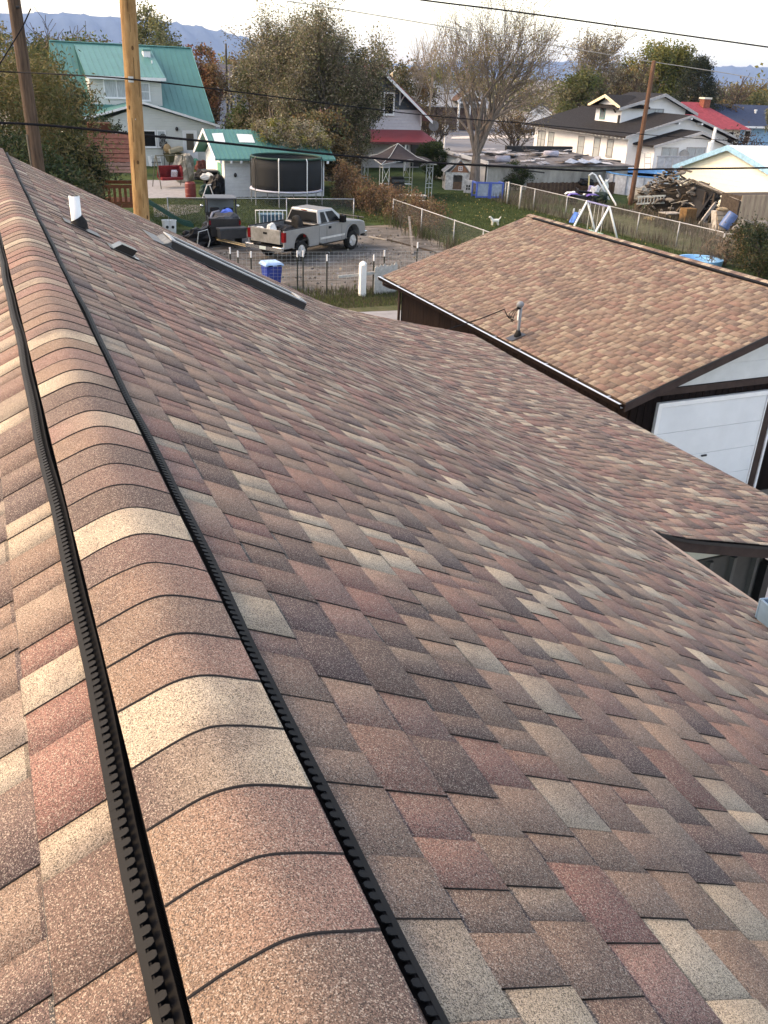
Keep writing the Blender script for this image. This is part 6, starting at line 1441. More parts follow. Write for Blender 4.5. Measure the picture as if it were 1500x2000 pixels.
# ladder lying at the pole foot
a, b = G(1243, 398, .5), G(1298, 396, .75); t_ = thing('ladder', 'grey aluminium ladder lying on edge left of the woodpile', 'ladder', (a.x, a.y, 0))
LAD = mat('grey_ladder', (.30, .34, .35), .5, metal=.3)
up_ = Vector((0, 0, .42))
for z_ in (0, 1): MB().beam(a + up_ * z_, b + up_ * z_, .04, .10).build('rail', LAD, t_, True)
for i in range(9): p_ = a.lerp(b, (i + .5) / 9); MB().beam(p_, p_ + up_, .05, .05, (1, 0, 0)).build('rung', LAD, t_, True)
for k, px in enumerate((1246, 1294)): b_ = G(px, 409); o = MB().box(-.2, .2, -.15, .15, 0, .5).build('block', WD[3]); o.location = (b_.x, b_.y, 0); tag(o, ('left' if k == 0 else 'right') + ' wooden block propping up the grey ladder', 'block')
# lean-to with barrel, crate and boards
a, b = G(1385, 436), G(1432, 452); lt = thing('lean_to', 'low dark lean-to of sheets and tarp beside the tan board wall', 'lean-to', tuple(a))
zz = 1.75; c_, d_ = a + Vector((.6, 3.2, 0)), b + Vector((.6, 3.4, 0))
for p_ in (a, b, c_, d_): MB().box(p_.x - .06, p_.x + .06, p_.y - .06, p_.y + .06, 0, zz - .05).build('post', WD[1], lt, True)
mb = MB()
for i in range(6):
    u0, u1 = i / 6, (i + 1) / 6; s0 = .10 * math.sin(u0 * 5); s1 = .10 * math.sin(u1 * 5)
    mb.slab([a.lerp(b, u0) + Vector((-.1, -.3, zz + s0)), a.lerp(b, u1) + Vector((-.1, -.3, zz + s1)), c_.lerp(d_, u1) + Vector((0, .2, zz + .35 + s1)), c_.lerp(d_, u0) + Vector((0, .2, zz + .35 + s0))], -.03)
mb.build('roof_sheet', WD[0], lt, True)
mb = MB(); mb.slab([c_, d_, d_ + Vector((0, 0, zz)), c_ + Vector((0, 0, zz))], .04); mb.slab([a + Vector((-.8, .4, 0)), c_ + Vector((-.3, 0, 0)), c_ + Vector((0, 0, zz)), a + Vector((0, .1, zz))], .04); mb.build('tarp_wall', mat('black_tarp', (.02, .02, .022), .7), lt, True)
# tan board wall right of it
a = G(1436, 452); a = Vector((a.x, a.y, 0)); t_ = thing('board_wall', 'tan vertical board wall of the shed in front of the yellow outbuilding', 'board wall', tuple(a))
TANB = [mat('tan_board_a', (.36, .28, .20), .85, var=.2, scale=6, stretch=(1, 1, .2)), mat('tan_board_b', (.31, .23, .17), .85, var=.2, scale=6, stretch=(1, 1, .2))]
for i in range(26): MB().box(i * .19, i * .19 + .185, 0, .03 + .006 * (i % 3), 0, 1.95).build('board', TANB[i % 2], t_)
MB().box(0, 5.0, .04, 1.6, .01, 1.9).build('wall_core', WD[1], t_)
q = G(1425, 440, .95); o = MB().lathe([(.24, -.42), (.28, -.38), (.29, 0), (.28, .38), (.24, .42)], (0, 0, 0), 18).build('barrel', mat('barrel_blue', (.05, .11, .26), .45), None); o.location = q + Vector((.05, .2, .2)); o.rotation_euler = (.2, .45, 0); tag(o, 'blue plastic barrel tilted on top of the crate in the lean-to', 'barrel')
q = G(1405, 451); t_ = thing('crate', 'pale wooden crate with slatted front tilted at the lean-to mouth', 'crate', tuple(q), .15)
MB().prism([(-.55, -.25, 0), (.45, -.25, 0), (.62, .25, 1.05), (-.30, .25, 1.05)], (0, .35, 0)).build('box', WD[2], t_)
for i in range(4): MB().obox((-.02 + i * .02, -.30 + .13 * i, .2 + .25 * i), (.48, 0, 0), (0, .05, .1), (0, .02, -.012)).build('slat', TANB[i % 2], t_)
lump('rags', 'pale brown rags on top of the slatted crate', 'rags', tuple(q + Vector((.1, .25, 1.06))), (.35, .25, .2), mat('rag_tan', (.34, .26, .17), .9), 110)
q = G(1335, 436); o = MB().box(-.38, .38, -.3, .3, 0, .85).build('crate', mat('rusty_box', (.18, .105, .05), .85, var=.3, scale=5), None, bevel=.02); o.location = (q.x + .2, q.y, 0); tag(o, 'rusty brown box at the foot of the woodpile', 'box')
q = G(1310, 432); t_ = thing('table', 'low dark table with a pale sheet before the woodpile', 'table', tuple(q)); MB().box(-.7, .5, -.4, .4, .45, .5).build('top', WD[2], t_)
for x_ in (-.6, .4): MB().box(x_ - .04, x_ + .04, -.3, .3, 0, .45).build('leg', WD[1], t_)
a = G(1288, 428); o = MB().box(-1.1, 1.1, -.35, .35, 0, .12).build('board', mat('ochre_board', (.42, .33, .18), .85, var=.2, scale=4)); o.location = (a.x, a.y, .03); o.rotation_euler[2] = .25; tag(o, 'ochre board lying flat in front of the woodpile', 'board')
lump('tank', 'white dented tank lying in the woodpile left side', 'tank', tuple(G(1305, 410) + Vector((0, .3, .45))), (.5, .35, .6), PVC, 112)
lump('canvas', 'grey canvas heap right of the slim brown pole foot', 'canvas', tuple(G(1252, 398)), (.9, .7, 1.15), mat('grey_canvas', (.24, .23, .20), .9, var=.3, scale=4), 113)
o = lump('brush_pile', 'pile of grey brush and pipes at the right end of the yard', 'brush pile', tuple(G(1480, 462)), (1.4, .9, .9), mat('brush_grey', (.13, .125, .12), .9, var=.5, scale=4, bump=1, bscale=6), 114)
for k in range(10):
    a = G(1462 + k * 4, 460 + (k * 7) % 13); o = MB().tube([a + Vector((0, 0, .1)), a + Vector((jw.uniform(-.8, .8), jw.uniform(-.3, .6), jw.uniform(.4, 1.2)))], .025, 5).build('branch', WD[k % 4]); origin(o, a); tag(o, ('grey', 'dark', 'pale', 'brown')[k % 4] + ' stick poking out of the grey brush pile', 'stick', 'sticks in the brush pile')
# above-ground pool
q = G(1285, 387); q = Vector((q.x + 1.3, q.y + 2.9, 0)); t_ = thing('swimming_pool', 'above ground pool with pale wall and bright blue liner behind the slim brown pole', 'swimming pool', tuple(q))
MB().lathe([(3.2, 0), (3.2, 1.32), (3.14, 1.32), (3.14, .9), (.1, .9)], (0, 0, 0), 40).build('wall', mat('pool_grey', (.46, .50, .56), .5), t_)
MB().lathe([(3.08, .92), (3.09, 1.40), (3.26, 1.42), (3.26, 1.34), (3.22, 1.33), (3.14, 1.31)], (0, 0, 0), 40, close=True).build('liner', mat('liner_blue', (.09, .34, .72), .4), t_)
MB().lathe([(3.05, 1.10), (.05, 1.10)], (0, 0, 0), 40).build('cover', mat('pool_cover', (.10, .36, .70), .35), t_)
for k in range(16): a = k * math.pi / 8; MB().box(-.05, .05, -.04, .04, 0, 1.32).build('upright', mat('pool_upright', (.26, .29, .33), .5), t_); bpy.context.scene.objects[-1] if False else None
ups = [o for o in t_.children if o.name.startswith('upright')]
for k, o in enumerate(ups): a = k * math.pi / 8; o.location = (3.24 * math.cos(a), 3.24 * math.sin(a), 0); o.rotation_euler[2] = a
t_ = thing('pool_deck', 'grey panelled enclosure of the pool deck under the white bungalow windows', 'deck', (50.2, 60.8, 0))
for i in range(5): MB().box(i * .8, i * .8 + .76, 0, .05, 0, 2.1).build('panel', mat('grey_panel', (.40, .42, .45), .6), t_)
MB().box(-.05, 4.05, -.04, .08, 2.101, 2.2).build('rail', mat('pool_upright2', (.3, .32, .35), .5), t_); MB().box(1.0, 2.4, -.08, -.01, .4, 1.1).build('opening', BLACKP, t_)
t_ = thing('pool_ladder', 'thin grey pool ladder against the white bungalow wall', 'ladder', (49.0, 60.6, 0))
for s_ in (-.3, .3): MB().tube([(s_, -.5, 0), (s_, 0, 2.4), (s_, .4, 2.4)], .03, 6).build('rail', GALV, t_)
for i in range(5): MB().tube([(-.3, -.45 + i * .1, .3 + i * .45), (.3, -.45 + i * .1, .3 + i * .45)], .025, 6).build('rung', GALV, t_)
q = G(1188, 345); t_ = thing('air_conditioner', 'black boxy air conditioner by the white bungalow wall', 'air conditioner', (q.x, q.y, 0)); MB().box(-.75, .75, -.5, .5, .1, 1.35).build('case', mat('dark_case', (.035, .037, .04), .5), t_, bevel=.03)
for i in range(7): MB().box(-.7, .7, -.53, -.505, .22 + i * .15, .3 + i * .15).build('louvre', BLACKM, t_)
t_ = thing('concrete_wall', 'low grey concrete wall joining the flat shed to the bungalow', 'wall', (45.7, 59.5, 0)); MB().box(0, 7.5, 0, .2, 0, 1.0).build('wall_slab', mat('grey_concrete', (.26, .26, .25), .9, var=.2), t_)
# weathered brown fence in the weeds
t_ = thing('board_fence', 'low weathered brown board fence in front of the grey shed wall', 'fence', (35.0, 55.6, 0))
for i in range(44): MB().box(i * .17, i * .17 + .155, .01 * (i % 2), .03 + .01 * (i % 2), 0, .82 + .06 * ((i * 7) % 5) / 5).build('board', mat('brown_fence_%d' % (i % 2), ((.085, .052, .038), (.11, .07, .05))[i % 2], .9, var=.3, scale=6), t_)
# parked car across the street, seen small
def car(label, px, py, d, rz, m):
    q = VR(px, py, d); t_ = thing('parked_car', label, 'car', (q.x, q.y, 0), rz, 'cars parked across the street')
    pr_ = [(-2.1, .35), (-2.15, .8), (-1.9, .95), (-1.3, 1.0), (-.7, 1.42), (.6, 1.42), (1.2, .98), (2.0, .88), (2.15, .6), (2.1, .35)]
    MB().prism([(x, -.85, z) for x, z in pr_], (0, 1.7, 0)).build('body', m, t_, bevel=.05)
    for s_ in (-1, 1):
        MB().prism([(-1.1, s_ * .853, 1.02), (-.65, s_ * .853, 1.36), (.55, s_ * .853, 1.36), (1.0, s_ * .853, 1.02)], (0, s_ * .01, 0)).build('side_window', GLASSD, t_)
        for x_ in (-1.3, 1.3): wheel(t_, (x_, s_ * .78, .33), .33, .2, ALU, s_)
car('dark car parked in front of the white garage across the street', 1042, 256, 140, math.radians(20), BODYB)
car('silver car parked behind the dark car across the street', 1040, 249, 150, math.radians(20), mat('silver_paint', (.45, .47, .5), .3, metal=.4))
# mailbox / white sign post by the street
q = VR(869, 268, 95); t_ = thing('post_box', 'white post box on a post by the street', 'post box', (q.x, q.y, 0)); MB().box(-.06, .06, -.06, .06, 0, 2.4).build('post', WHITE, t_); MB().box(-.25, .25, -.2, .2, 2.4, 2.9).build('box', WHITE, t_)
# chimney stack above the bungalow porch
q = FY(1388, 282, 62.5); t_ = thing('flue_pipe', 'white flue pipe rising beside the light blue gable', 'flue', (q.x, q.y, 0)); MB().tube([(0, 0, 0), (0, 0, q.z + .2)], .2, 12).build('pipe', PVC, t_); MB().tube([(.15, 0, q.z - .3), (.2, 0, q.z + 1.3)], .13, 10).build('upper_pipe', PVC, t_)
# ------------------------------------------------------------------ trees and plants
def leaf_mesh(name, C, cols, per, spread, size, m, parent, rng, asp=.55, droop=0.0, off=(0, 0, 0), kind=None):
    """C (k,3) clump centres, cols (k,3); per leaves each"""
    k = len(C); n = k * per
    c = np.repeat(C, per, 0) + rng.normal(0, 1, (n, 3)) * np.repeat(spread, per, 0) if np.ndim(spread) == 2 else np.repeat(C, per, 0) + rng.normal(0, 1, (n, 3)) * spread
    c[:, 2] = np.maximum(c[:, 2], .03)
    a = rng.normal(0, 1, (n, 3)); a[:, 2] = a[:, 2] * .8 - droop; a /= np.linalg.norm(a, axis=1)[:, None]
    b = np.cross(a, rng.normal(0, 1, (n, 3))); b /= np.linalg.norm(b, axis=1)[:, None] + 1e-9
    s = size * rng.uniform(.6, 1.35, n)[:, None]
    V = np.stack([c - a * s * .5, c + b * s * asp * .5, c + a * s * .5, c - b * s * asp * .5], 1)
    col = np.repeat(cols, per, 0) * rng.uniform(.7, 1.3, (n, 1)) * rng.uniform(.92, 1.08, (n, 3))
    F = np.arange(n * 4).reshape(n, 4)
    return arraymesh(name, V.reshape(-1, 3) - np.array(off), F, m, parent, np.repeat(col[:, None], 4, 1), kind=kind)
def palette(rng, k, pal):
    w = np.array([p[3] for p in pal]); i = rng.choice(len(pal), k, p=w / w.sum()); return np.array([p[:3] for p in pal])[i] * rng.uniform(.85, 1.15, (k, 1))
OLIVE = [(.10, .115, .05, 3.5), (.115, .112, .062, 3), (.165, .145, .085, 3), (.075, .078, .042, 2.4), (.26, .23, .155, 2.2), (.13, .105, .07, 1.6)]
GREEN = [(.05, .085, .025, 4), (.085, .11, .035, 3), (.12, .12, .045, 2), (.04, .06, .02, 2)]
YELG = [(.17, .165, .04, 4), (.11, .12, .035, 3), (.21, .19, .06, 2)]
BRWN = [(.16, .10, .045, 3), (.11, .085, .045, 3), (.20, .15, .07, 2), (.07, .055, .035, 2)]
RUST = [(.25, .10, .045, 4), (.18, .085, .045, 3), (.12, .09, .05, 2)]
DKGR = [(.020, .030, .016, 4), (.032, .042, .022, 3), (.014, .022, .012, 2)]
TANL = [(.28, .245, .165, 3), (.19, .16, .105, 3), (.36, .33, .25, 1.4), (.13, .115, .075, 2.4)]
def limb_mesh(t, base, targets, r0, rng, m, off, trunk_top):
    mb = MB(); b = Vector(base); tt = Vector(trunk_top)
    bend = Vector((rng.normal(0, .15), rng.normal(0, .15), 0))
    mb.tube([b - Vector((0, 0, .15)), b.lerp(tt, .1), b.lerp(tt, .5) + bend, tt], [r0 * 1.3, r0, r0 * .85, r0 * .6], 9)
    for tg in targets:
        tg = Vector(tg); s = b.lerp(tt, rng.uniform(.45, 1.0)) + bend * .3; mid = s.lerp(tg, .5) + Vector((rng.normal(0, .12), rng.normal(0, .12), rng.uniform(.0, .3)))
        r = r0 * rng.uniform(.22, .42); mb.tube([s, mid, tg], [r, r * .6, r * .15], 5, False)
    mb.v = [(x - off[0], y - off[1], z - off[2]) for x, y, z in mb.v]
    return mb.build('trunk', m, t)
def tree(label, base, h, w, pal, nclump=160, per=40, leaf=.2, low=.18, seed=1, name='tree', cat='tree', group=None, lobes=6, bark=BARKD, r0=None, shape=1.0, spread=.34, gap=.0, asp=.55, droop=0.0, depth=None, limbs=22):
    rng = np.random.default_rng(seed); base = Vector((base[0], base[1], 0)); t = thing(name, label, cat, tuple(base), 0, group)
    dp = depth or w; zc = h * (low + 1) / 2; hz = h * (1 - low) / 2
    # lobes: overlapping ellipsoids give an uneven outline
    L = [(np.array([0, 0, zc]), np.array([w * .36, dp * .36, hz * .86]))]
    for i in range(lobes):
        a = rng.uniform(0, 6.28); zz = rng.uniform(-.75, .8); rr_ = math.sqrt(max(.1, 1 - abs(zz) ** 2)) * .62
        k = rng.uniform(.24, .40); L.append((np.array([math.cos(a) * w * .5 * rr_, math.sin(a) * dp * .5 * rr_, zc + zz * hz * .85]), np.array([w * k * .62, dp * k * .62, hz * k * shape])))
    top = np.array([0, 0, 0]); C = []
    vol = np.array([np.prod(l[1]) ** .67 for l in L]); vol /= vol.sum()
    for i in range(nclump):
        c, r_ = L[rng.choice(len(L), p=vol)]; d = rng.normal(0, 1, 3); d /= np.linalg.norm(d); C.append(c + d * r_ * rng.uniform(.55, 1.0) ** .6)
    C = np.array(C); C[:, 2] = np.clip(C[:, 2], h * low * .8, h)
    ext = max(C[:, 2]); 
    cols = palette(rng, nclump, pal)
    leaf_mesh('crown', C, cols, per, spread * w / 6, leaf, LEAFM, t, rng, asp, droop)
    tg = C[rng.choice(nclump, min(limbs, nclump), replace=False)]
    limb_mesh(t, (0, 0, 0), tg, r0 or h * .022, rng, bark, (0, 0, 0), (rng.normal(0, .15), rng.normal(0, .15), h * (low + .42)))
    return t
def bare_tree(label, base, h, w, seed, bark=BARK, levels=5, pal=None, leaves=0, leaf=.12, r0=None, name='bare_tree', trunk=.22, kids=(3, 4), tilt=(.25, .6), up=.25, minr=.012, fork=3, lspread=.22, lper=6):
    rng = np.random.default_rng(seed); base = Vector((base[0], base[1], 0)); t = thing(name, label, 'tree', tuple(base)); mb = MB(); tips = []
    r0 = r0 or h * .028
    def grow(p, d, L, r, lv):
        n = 3; pts = [p]; q = p; dd = d
        for i in range(n):
            dd = (dd + Vector(rng.normal(0, .13, 3)) + Vector((0, 0, up * .25))).normalized(); q = q + dd * (L / n); pts.append(q)
        r1 = r * (.62 if lv < levels else .4)
        mb.tube(pts, [max(minr, r + (r1 - r) * i / n) for i in range(n + 1)], 7 if lv < 2 else 4 if lv < 4 else 3, False)
        if lv >= levels: tips.append(q); return
        if lv >= levels - 1: tips.append(pts[2])
        for k in range(rng.integers(kids[0], kids[1] + 1)):
            ang = rng.uniform(*tilt); ax = dd.orthogonal().normalized(); ax.rotate(Matrix.Rotation(rng.uniform(0, 6.28), 3, dd))
            nd = dd.copy(); nd.rotate(Matrix.Rotation(ang, 3, ax)); s = rng.uniform(.35, 1.0) if k else 1.0
            pp = pts[0].lerp(pts[-1], s) if s < 1 else q
            pp = pts[min(3, int(s * 3))] if s < 1 else q
            grow(pp, nd, L * rng.uniform(.62, .86), max(minr, r1 * rng.uniform(.6, .9)), lv + 1)
    tt = Vector((0, 0, h * trunk)); mb.tube([Vector((0, 0, -.15)), Vector((0, 0, .4)), tt], [r0 * 1.35, r0, r0 * .85], 12, False)
    for k in range(fork):
        a = 6.28 * (k + rng.uniform(-.25, .25)) / fork; s = rng.uniform(*tilt) * .8
        grow(tt, Vector((math.cos(a) * math.sin(s), math.sin(a) * math.sin(s), math.cos(s))), h * .30, r0 * .62, 1)
    v = np.array(mb.v); m_ = v[:, 2] > h * trunk
    sc = (h - h * trunk) / max(.1, v[:, 2].max() - h * trunk); wx = np.percentile(np.abs(v[:, :2]), 98); sw = (w / 2) / max(.1, wx)
    def rs(v):
        v = v.copy(); k = np.clip((v[:, 2] - h * trunk * .6) / (h * trunk * .4 + .5), 0, 1)[:, None]
        v[:, :2] *= 1 + (sw - 1) * k; v[:, 2] = np.where(v[:, 2] > h * trunk, h * trunk + (v[:, 2] - h * trunk) * sc, v[:, 2]); return v
    mb.v = [tuple(p) for p in rs(v)]
    mb.build('trunk', bark, t)
    if leaves:
        T = rs(np.array([tuple(p) for p in tips])); idx = rng.choice(len(T), leaves); leaf_mesh('crown', T[idx], palette(rng, leaves, pal), lper, lspread, leaf, LEAFM, t, rng)
    return t
def at(px, d): q = VR(px, 300, d); return (q.x, q.y)
def hz_(px, py, d): return VR(px, py, d).z
# left willows
tree('tall golden brown willow behind the dark leaning pole', (0.6, 44), hz_(60, 52, 44), 9.6, [(.11, .10, .035, 4), (.15, .12, .05, 3), (.07, .085, .03, 3), (.20, .155, .07, 2)], 520, 80, .20, .04, 41, 'willow_tree', 'tree', asp=.32, droop=.5, lobes=12, spread=.26)
tree('green willow between the dark pole and the play tower', (4.3, 50), hz_(150, 92, 50), 5.4, [(.055, .075, .03, 4), (.09, .10, .04, 3), (.12, .095, .05, 2)], 330, 75, .20, .03, 42, 'willow_tree', 'tree', asp=.32, droop=.5, lobes=10, spread=.28)
tree('low dark green shrub against the left roof edge', (2.0, 38.5), 4.6, 4.4, [(.03, .05, .02, 4), (.05, .07, .025, 3), (.08, .075, .035, 2)], 260, 70, .17, .02, 43, 'shrub', 'shrub', asp=.4, lobes=8, spread=.3)
tree('dark green shrub at the left of the play tower', (4.0, 42.5), 4.2, 2.4, [(.03, .045, .02, 4), (.05, .06, .025, 3), (.10, .085, .04, 2)], 180, 60, .16, .02, 44, 'shrub', 'shrub', asp=.4, lobes=6, spread=.3)
tree('climbing dark shrub between the play tower and the teal house window', (9.5, 70), 3.6, 2.4, [(.022, .035, .018, 3), (.05, .05, .025, 1), (.25, .24, .2, .4)], 80, 45, .17, .02, 45, 'shrub', 'shrub', lobes=5)
tree('dark tree top at the extreme left edge of the picture', at(0, 80), hz_(10, 20, 80), 7, OLIVE, 110, 45, .3, .3, 46, lobes=6)
bare_tree('leafless dark tree above the left end of the teal roof', at(140, 118), hz_(140, 20, 118), 8.5, 47, BARKD, 4, minr=.03, trunk=.3)
tree('rounded dark green tree behind the teal roof ridge', at(190, 105), hz_(190, 50, 105), 7.5, GREEN + BRWN[:1], 200, 55, .32, .2, 48, lobes=7)
tree('dark bushy tree behind the left end of the teal roof', at(110, 104), hz_(110, 68, 104), 6, BRWN + GREEN[:2], 90, 45, .3, .2, 49, lobes=6)
tree('upright grey green poplar right of the new pole', at(312, 102), hz_(312, 18, 102), 5.8, [(.13, .14, .06, 4), (.18, .17, .075, 3), (.09, .10, .05, 3)], 240, 55, .28, .1, 50, 'poplar_tree', lobes=9, shape=1.5)
tree('small olive tree right of the poplar', at(340, 98), hz_(340, 50, 98), 3.8, [(.10, .115, .06, 3), (.14, .14, .075, 2)], 80, 40, .25, .1, 51, lobes=5)
tree('rust red tree right of the teal roof', at(388, 96), hz_(388, 74, 96), 4.6, RUST, 200, 55, .27, .08, 52, lobes=7)
tree('smaller rust brown tree beside the thin black pole', at(416, 94), hz_(416, 100, 94), 3.6, RUST[1:] + BRWN[:1], 90, 40, .24, .08, 53, lobes=6)
tree('far yellow green tree behind the small dormered house', at(468, 150), hz_(468, 98, 150), 7.5, YELG + BRWN[:1], 90, 40, .4, .1, 54)
bare_tree('thin bare tree in front of the small dormered house', at(462, 96), hz_(462, 125, 96), 4.5, 55, BARKD, 4, minr=.03, trunk=.3)
# big centre trees
bare_tree('tallest brown olive tree left of the red roofed house', at(555, 72), hz_(555, -14, 72), 7.4, 56, BARK, 6, OLIVE + TANL[:2], 5200, .145, r0=.34, name='tree', trunk=.10, kids=(3, 4), tilt=(.25, .7), minr=.014, fork=5, lspread=.30, lper=11)
bare_tree('broad tan and olive tree right of the tallest one', at(640, 69), hz_(640, 8, 69), 6.8, 57, BARK, 6, TANL + OLIVE[:3], 5200, .145, r0=.34, name='tree', trunk=.10, kids=(3, 4), tilt=(.25, .75), minr=.014, fork=5, lspread=.30, lper=11)
tree('dark green tree touching the red roof', at(704, 72.5), hz_(704, 72, 72.5), 3.2, [(.035, .045, .02, 4), (.06, .065, .03, 3), (.10, .09, .045, 1)], 150, 55, .19, .12, 58, lobes=8)
tree('bushy brown tree behind the shed and the thin black pole', at(495, 76), hz_(495, 92, 76), 4.8, OLIVE + GREEN[:1], 260, 65, .22, .04, 59, lobes=9)
tree('dense brown thicket behind the teal shed roof', at(590, 64), hz_(590, 225, 64), 6.5, BRWN + OLIVE[:2], 300, 65, .21, .05, 60, 'shrub', 'shrub', lobes=9)
rng = np.random.default_rng(61); k_ = 300; vx = rng.uniform(16.6, 20.9, k_); vy = rng.uniform(56.9, 60.6, k_); keep = (vy - 56.4) > (20.9 - vx) * .28 - .2 * rng.random(k_); vx, vy = vx[keep], vy[keep]
vz = 3.72 - np.abs(vy - 58.95) * .503 + rng.uniform(.03, .5, len(vx)); C = np.column_stack([vx, vy, vz]); t_ = thing('vine', 'tan vine mound spilling over the right half of the teal shed roof', 'vine', (20.9, 60.5, 0))
leaf_mesh('foliage', C, palette(rng, len(C), TANL + YELG[:1]), 70, .16, .14, LEAFM, t_, rng, .5, .3, (20.9, 60.5, 0))
MB().tube([(20.9, 61.9, 0), (20.8, 61.95, 1.2), (20.4, 61.6, 2.6), (19.6, 60.6, 3.3), (18.6, 59.4, 3.85), (17.6, 58.9, 3.9)], [.09, .08, .06, .05, .03, .02], 7).build('stem', BARKD, t_, True)
tree('dark twiggy tree at the right end of the teal shed', (22.2, 58.5), hz_(680, 265, 62), 3.4, BRWN, 130, 50, .17, .1, 62, lobes=7, r0=.3)
# behind the red house
tree('dark brown green tree behind the red gable', at(752, 112), hz_(752, 92, 112), 7.0, [(.08, .075, .03, 3), (.06, .06, .028, 3), (.14, .11, .04, 1)], 120, 45, .3, .1, 63)
tree('brown tree behind the tan chimneys', at(795, 135), hz_(795, 118, 135), 8.5, BRWN, 110, 42, .36, .1, 64)
for k, (px, py, d) in enumerate(((806, 45, 112), (835, 40, 114), (866, 60, 116))):
    bare_tree(('left', 'middle', 'right')[k] + ' slender pale bare tree between the chimneys and the big bare tree', at(px, d), hz_(px, py, d), 4.4, 65 + k, mat('pale_bark', (.24, .20, .16), .9), 4, minr=.018, trunk=.35, tilt=(.12, .35), r0=.10)
tree('olive tree behind the pale grey roof', at(870, 150), hz_(870, 132, 150), 12, YELG + OLIVE[:2], 130, 42, .4, .1, 68)
# the big bare tree
q = G(925, 373)
bare_tree('big spreading nearly bare grey tree on the lawn by the playhouse', (q.x, q.y), hz_(925, -70, 67), 9.4, 70, BARK, 6, [(.20, .18, .06, 3), (.14, .14, .05, 3), (.24, .17, .08, 2)], 1700, .10, r0=.40, trunk=.17, kids=(3, 4), tilt=(.25, .75), minr=.012, fork=5)
bare_tree('twiggy dark shrub tree by the street left of the big bare tree', at(845, 88), hz_(845, 195, 88), 5.5, 71, BARKD, 5, BRWN, 300, .14, minr=.015, trunk=.15)
bare_tree('dark twiggy shrub tree in front of the street right of the big bare tree', at(1000, 92), hz_(1000, 200, 92), 5, 72, BARKD, 5, BRWN, 400, .14, minr=.015, trunk=.1)
# right-hand trees
tree('gnarled olive tree behind the white bungalow dormer', at(1125, 108), hz_(1125, 120, 108), 6.8, GREEN[1:3] + OLIVE[:2], 250, 60, .28, .1, 73, lobes=9, bark=BARKD)
bare_tree('thinly leaved bare tree rising above the olive tree', at(1130, 112), hz_(1130, 45, 112), 7.5, 74, BARK, 5, TANL, 900, .2, minr=.022, trunk=.3)
tree('yellow green tree above the bungalow roof', at(1245, 148), hz_(1245, 76, 148), 9.2, YELG + GREEN[1:2], 280, 55, .36, .1, 75, lobes=9)
tree('yellow green tree just left of the dark conifer', at(1286, 150), hz_(1286, 88, 150), 7.0, YELG, 200, 55, .36, .1, 76, lobes=7)
tree('brown autumn tree behind the bungalow', at(1195, 125), hz_(1195, 120, 125), 9, BRWN + OLIVE[:1], 220, 55, .36, .1, 77)
bare_tree('bare tree between the olive tree and the slim brown pole', at(1200, 118), hz_(1200, 95, 118), 7, 78, BARKD, 5, OLIVE, 300, .2, minr=.025, trunk=.3)
# conifer: drooping tiers of dark needles
def conifer(label, base, h, w, seed):
    rng = np.random.default_rng(seed); t = thing('conifer_tree', label, 'tree', (base[0], base[1], 0)); C = []
    for i in range(560):
        z = h * (.04 + .96 * rng.random() ** .9); r = (1 - z / h) ** .55 * w * .5 * rng.uniform(.55, 1.08) + .15; a = rng.uniform(0, 6.28); C.append((r * math.cos(a), r * math.sin(a), z - r * .18))
    C = np.array(C); leaf_mesh('crown', C, palette(rng, len(C), DKGR), 50, .34, .26, LEAFM, t, rng, .35, .5); limb_mesh(t, (0, 0, 0), C[:40], .3, rng, BARKD, (0, 0, 0), (0, 0, h * .9)); return t
conifer('broad dark green conifer left of the red hipped roof', at(1338, 136), hz_(1342, 116, 136), 9.2, 80)
for k, (px, py, d, w_, pal, s) in enumerate(((1400, 168, 150, 10, OLIVE, 'olive'), (1440, 148, 158, 9, [(.20, .13, .04, 3), (.14, .12, .035, 3)], 'golden brown'), (1485, 165, 150, 9, [(.12, .13, .06, 3), (.15, .14, .06, 2)], 'grey green'), (1395, 195, 140, 7, BRWN, 'dull brown'))):
    tree(s + ' far tree behind the red and navy roofs', at(px, d), hz_(px, py, d), w_, pal, 120, 42, .4, .08, 81 + k)
tree('pale green tree at the extreme right edge', at(1510, 120), hz_(1510, 92, 120), 3.2, [(.15, .155, .09, 3), (.10, .11, .07, 2)], 90, 40, .26, .1, 86)
bare_tree('bare far tree between the conifer and the golden tree', at(1415, 145), hz_(1415, 140, 145), 7, 87, BARKD, 4, minr=.035, trunk=.3)
# shrubs and hedges close by
q = G(1466, 548)
tree('dark green shrub behind the garage ridge at the right edge', (q.x + 1.0, q.y + .6), 2.2, 3.8, [(.022, .036, .016, 4), (.045, .055, .022, 3), (.11, .08, .04, 1.2)], 210, 60, .10, .02, 88, 'shrub', 'shrub', lobes=9, spread=.3)
q = G(1395, 520); bare_tree('tangle of bare brown brambles left of the dark shrub', (q.x + .6, q.y), 1.5, 3.2, 89, mat('bramble', (.15, .115, .085), .9), 4, name='bramble', minr=.008, trunk=.05, tilt=(.5, 1.1), fork=6, up=.1)
q = G(848, 350); tree('square clipped green hedge beside the red house', (q.x, q.y), 2.9, 2.9, [(.035, .055, .018, 4), (.055, .075, .025, 3)], 190, 60, .15, .02, 90, 'hedge', 'hedge', lobes=10, spread=.24, depth=3.2)
q = G(1003, 372); tree('scruffy green shrub against the grey shed wall', (q.x + .2, q.y), 1.9, 2.2, [(.04, .06, .022, 4), (.08, .085, .035, 2)], 110, 50, .12, .04, 91, 'shrub', 'shrub', lobes=6)
q = G(1450, 295); tree('dark brown bare hedge between the red and blue houses', at(1440, 92), hz_(1440, 262, 92), 9, [(.05, .035, .028, 3), (.075, .05, .04, 2)], 150, 50, .2, .03, 92, 'hedge', 'hedge', lobes=7, depth=3)
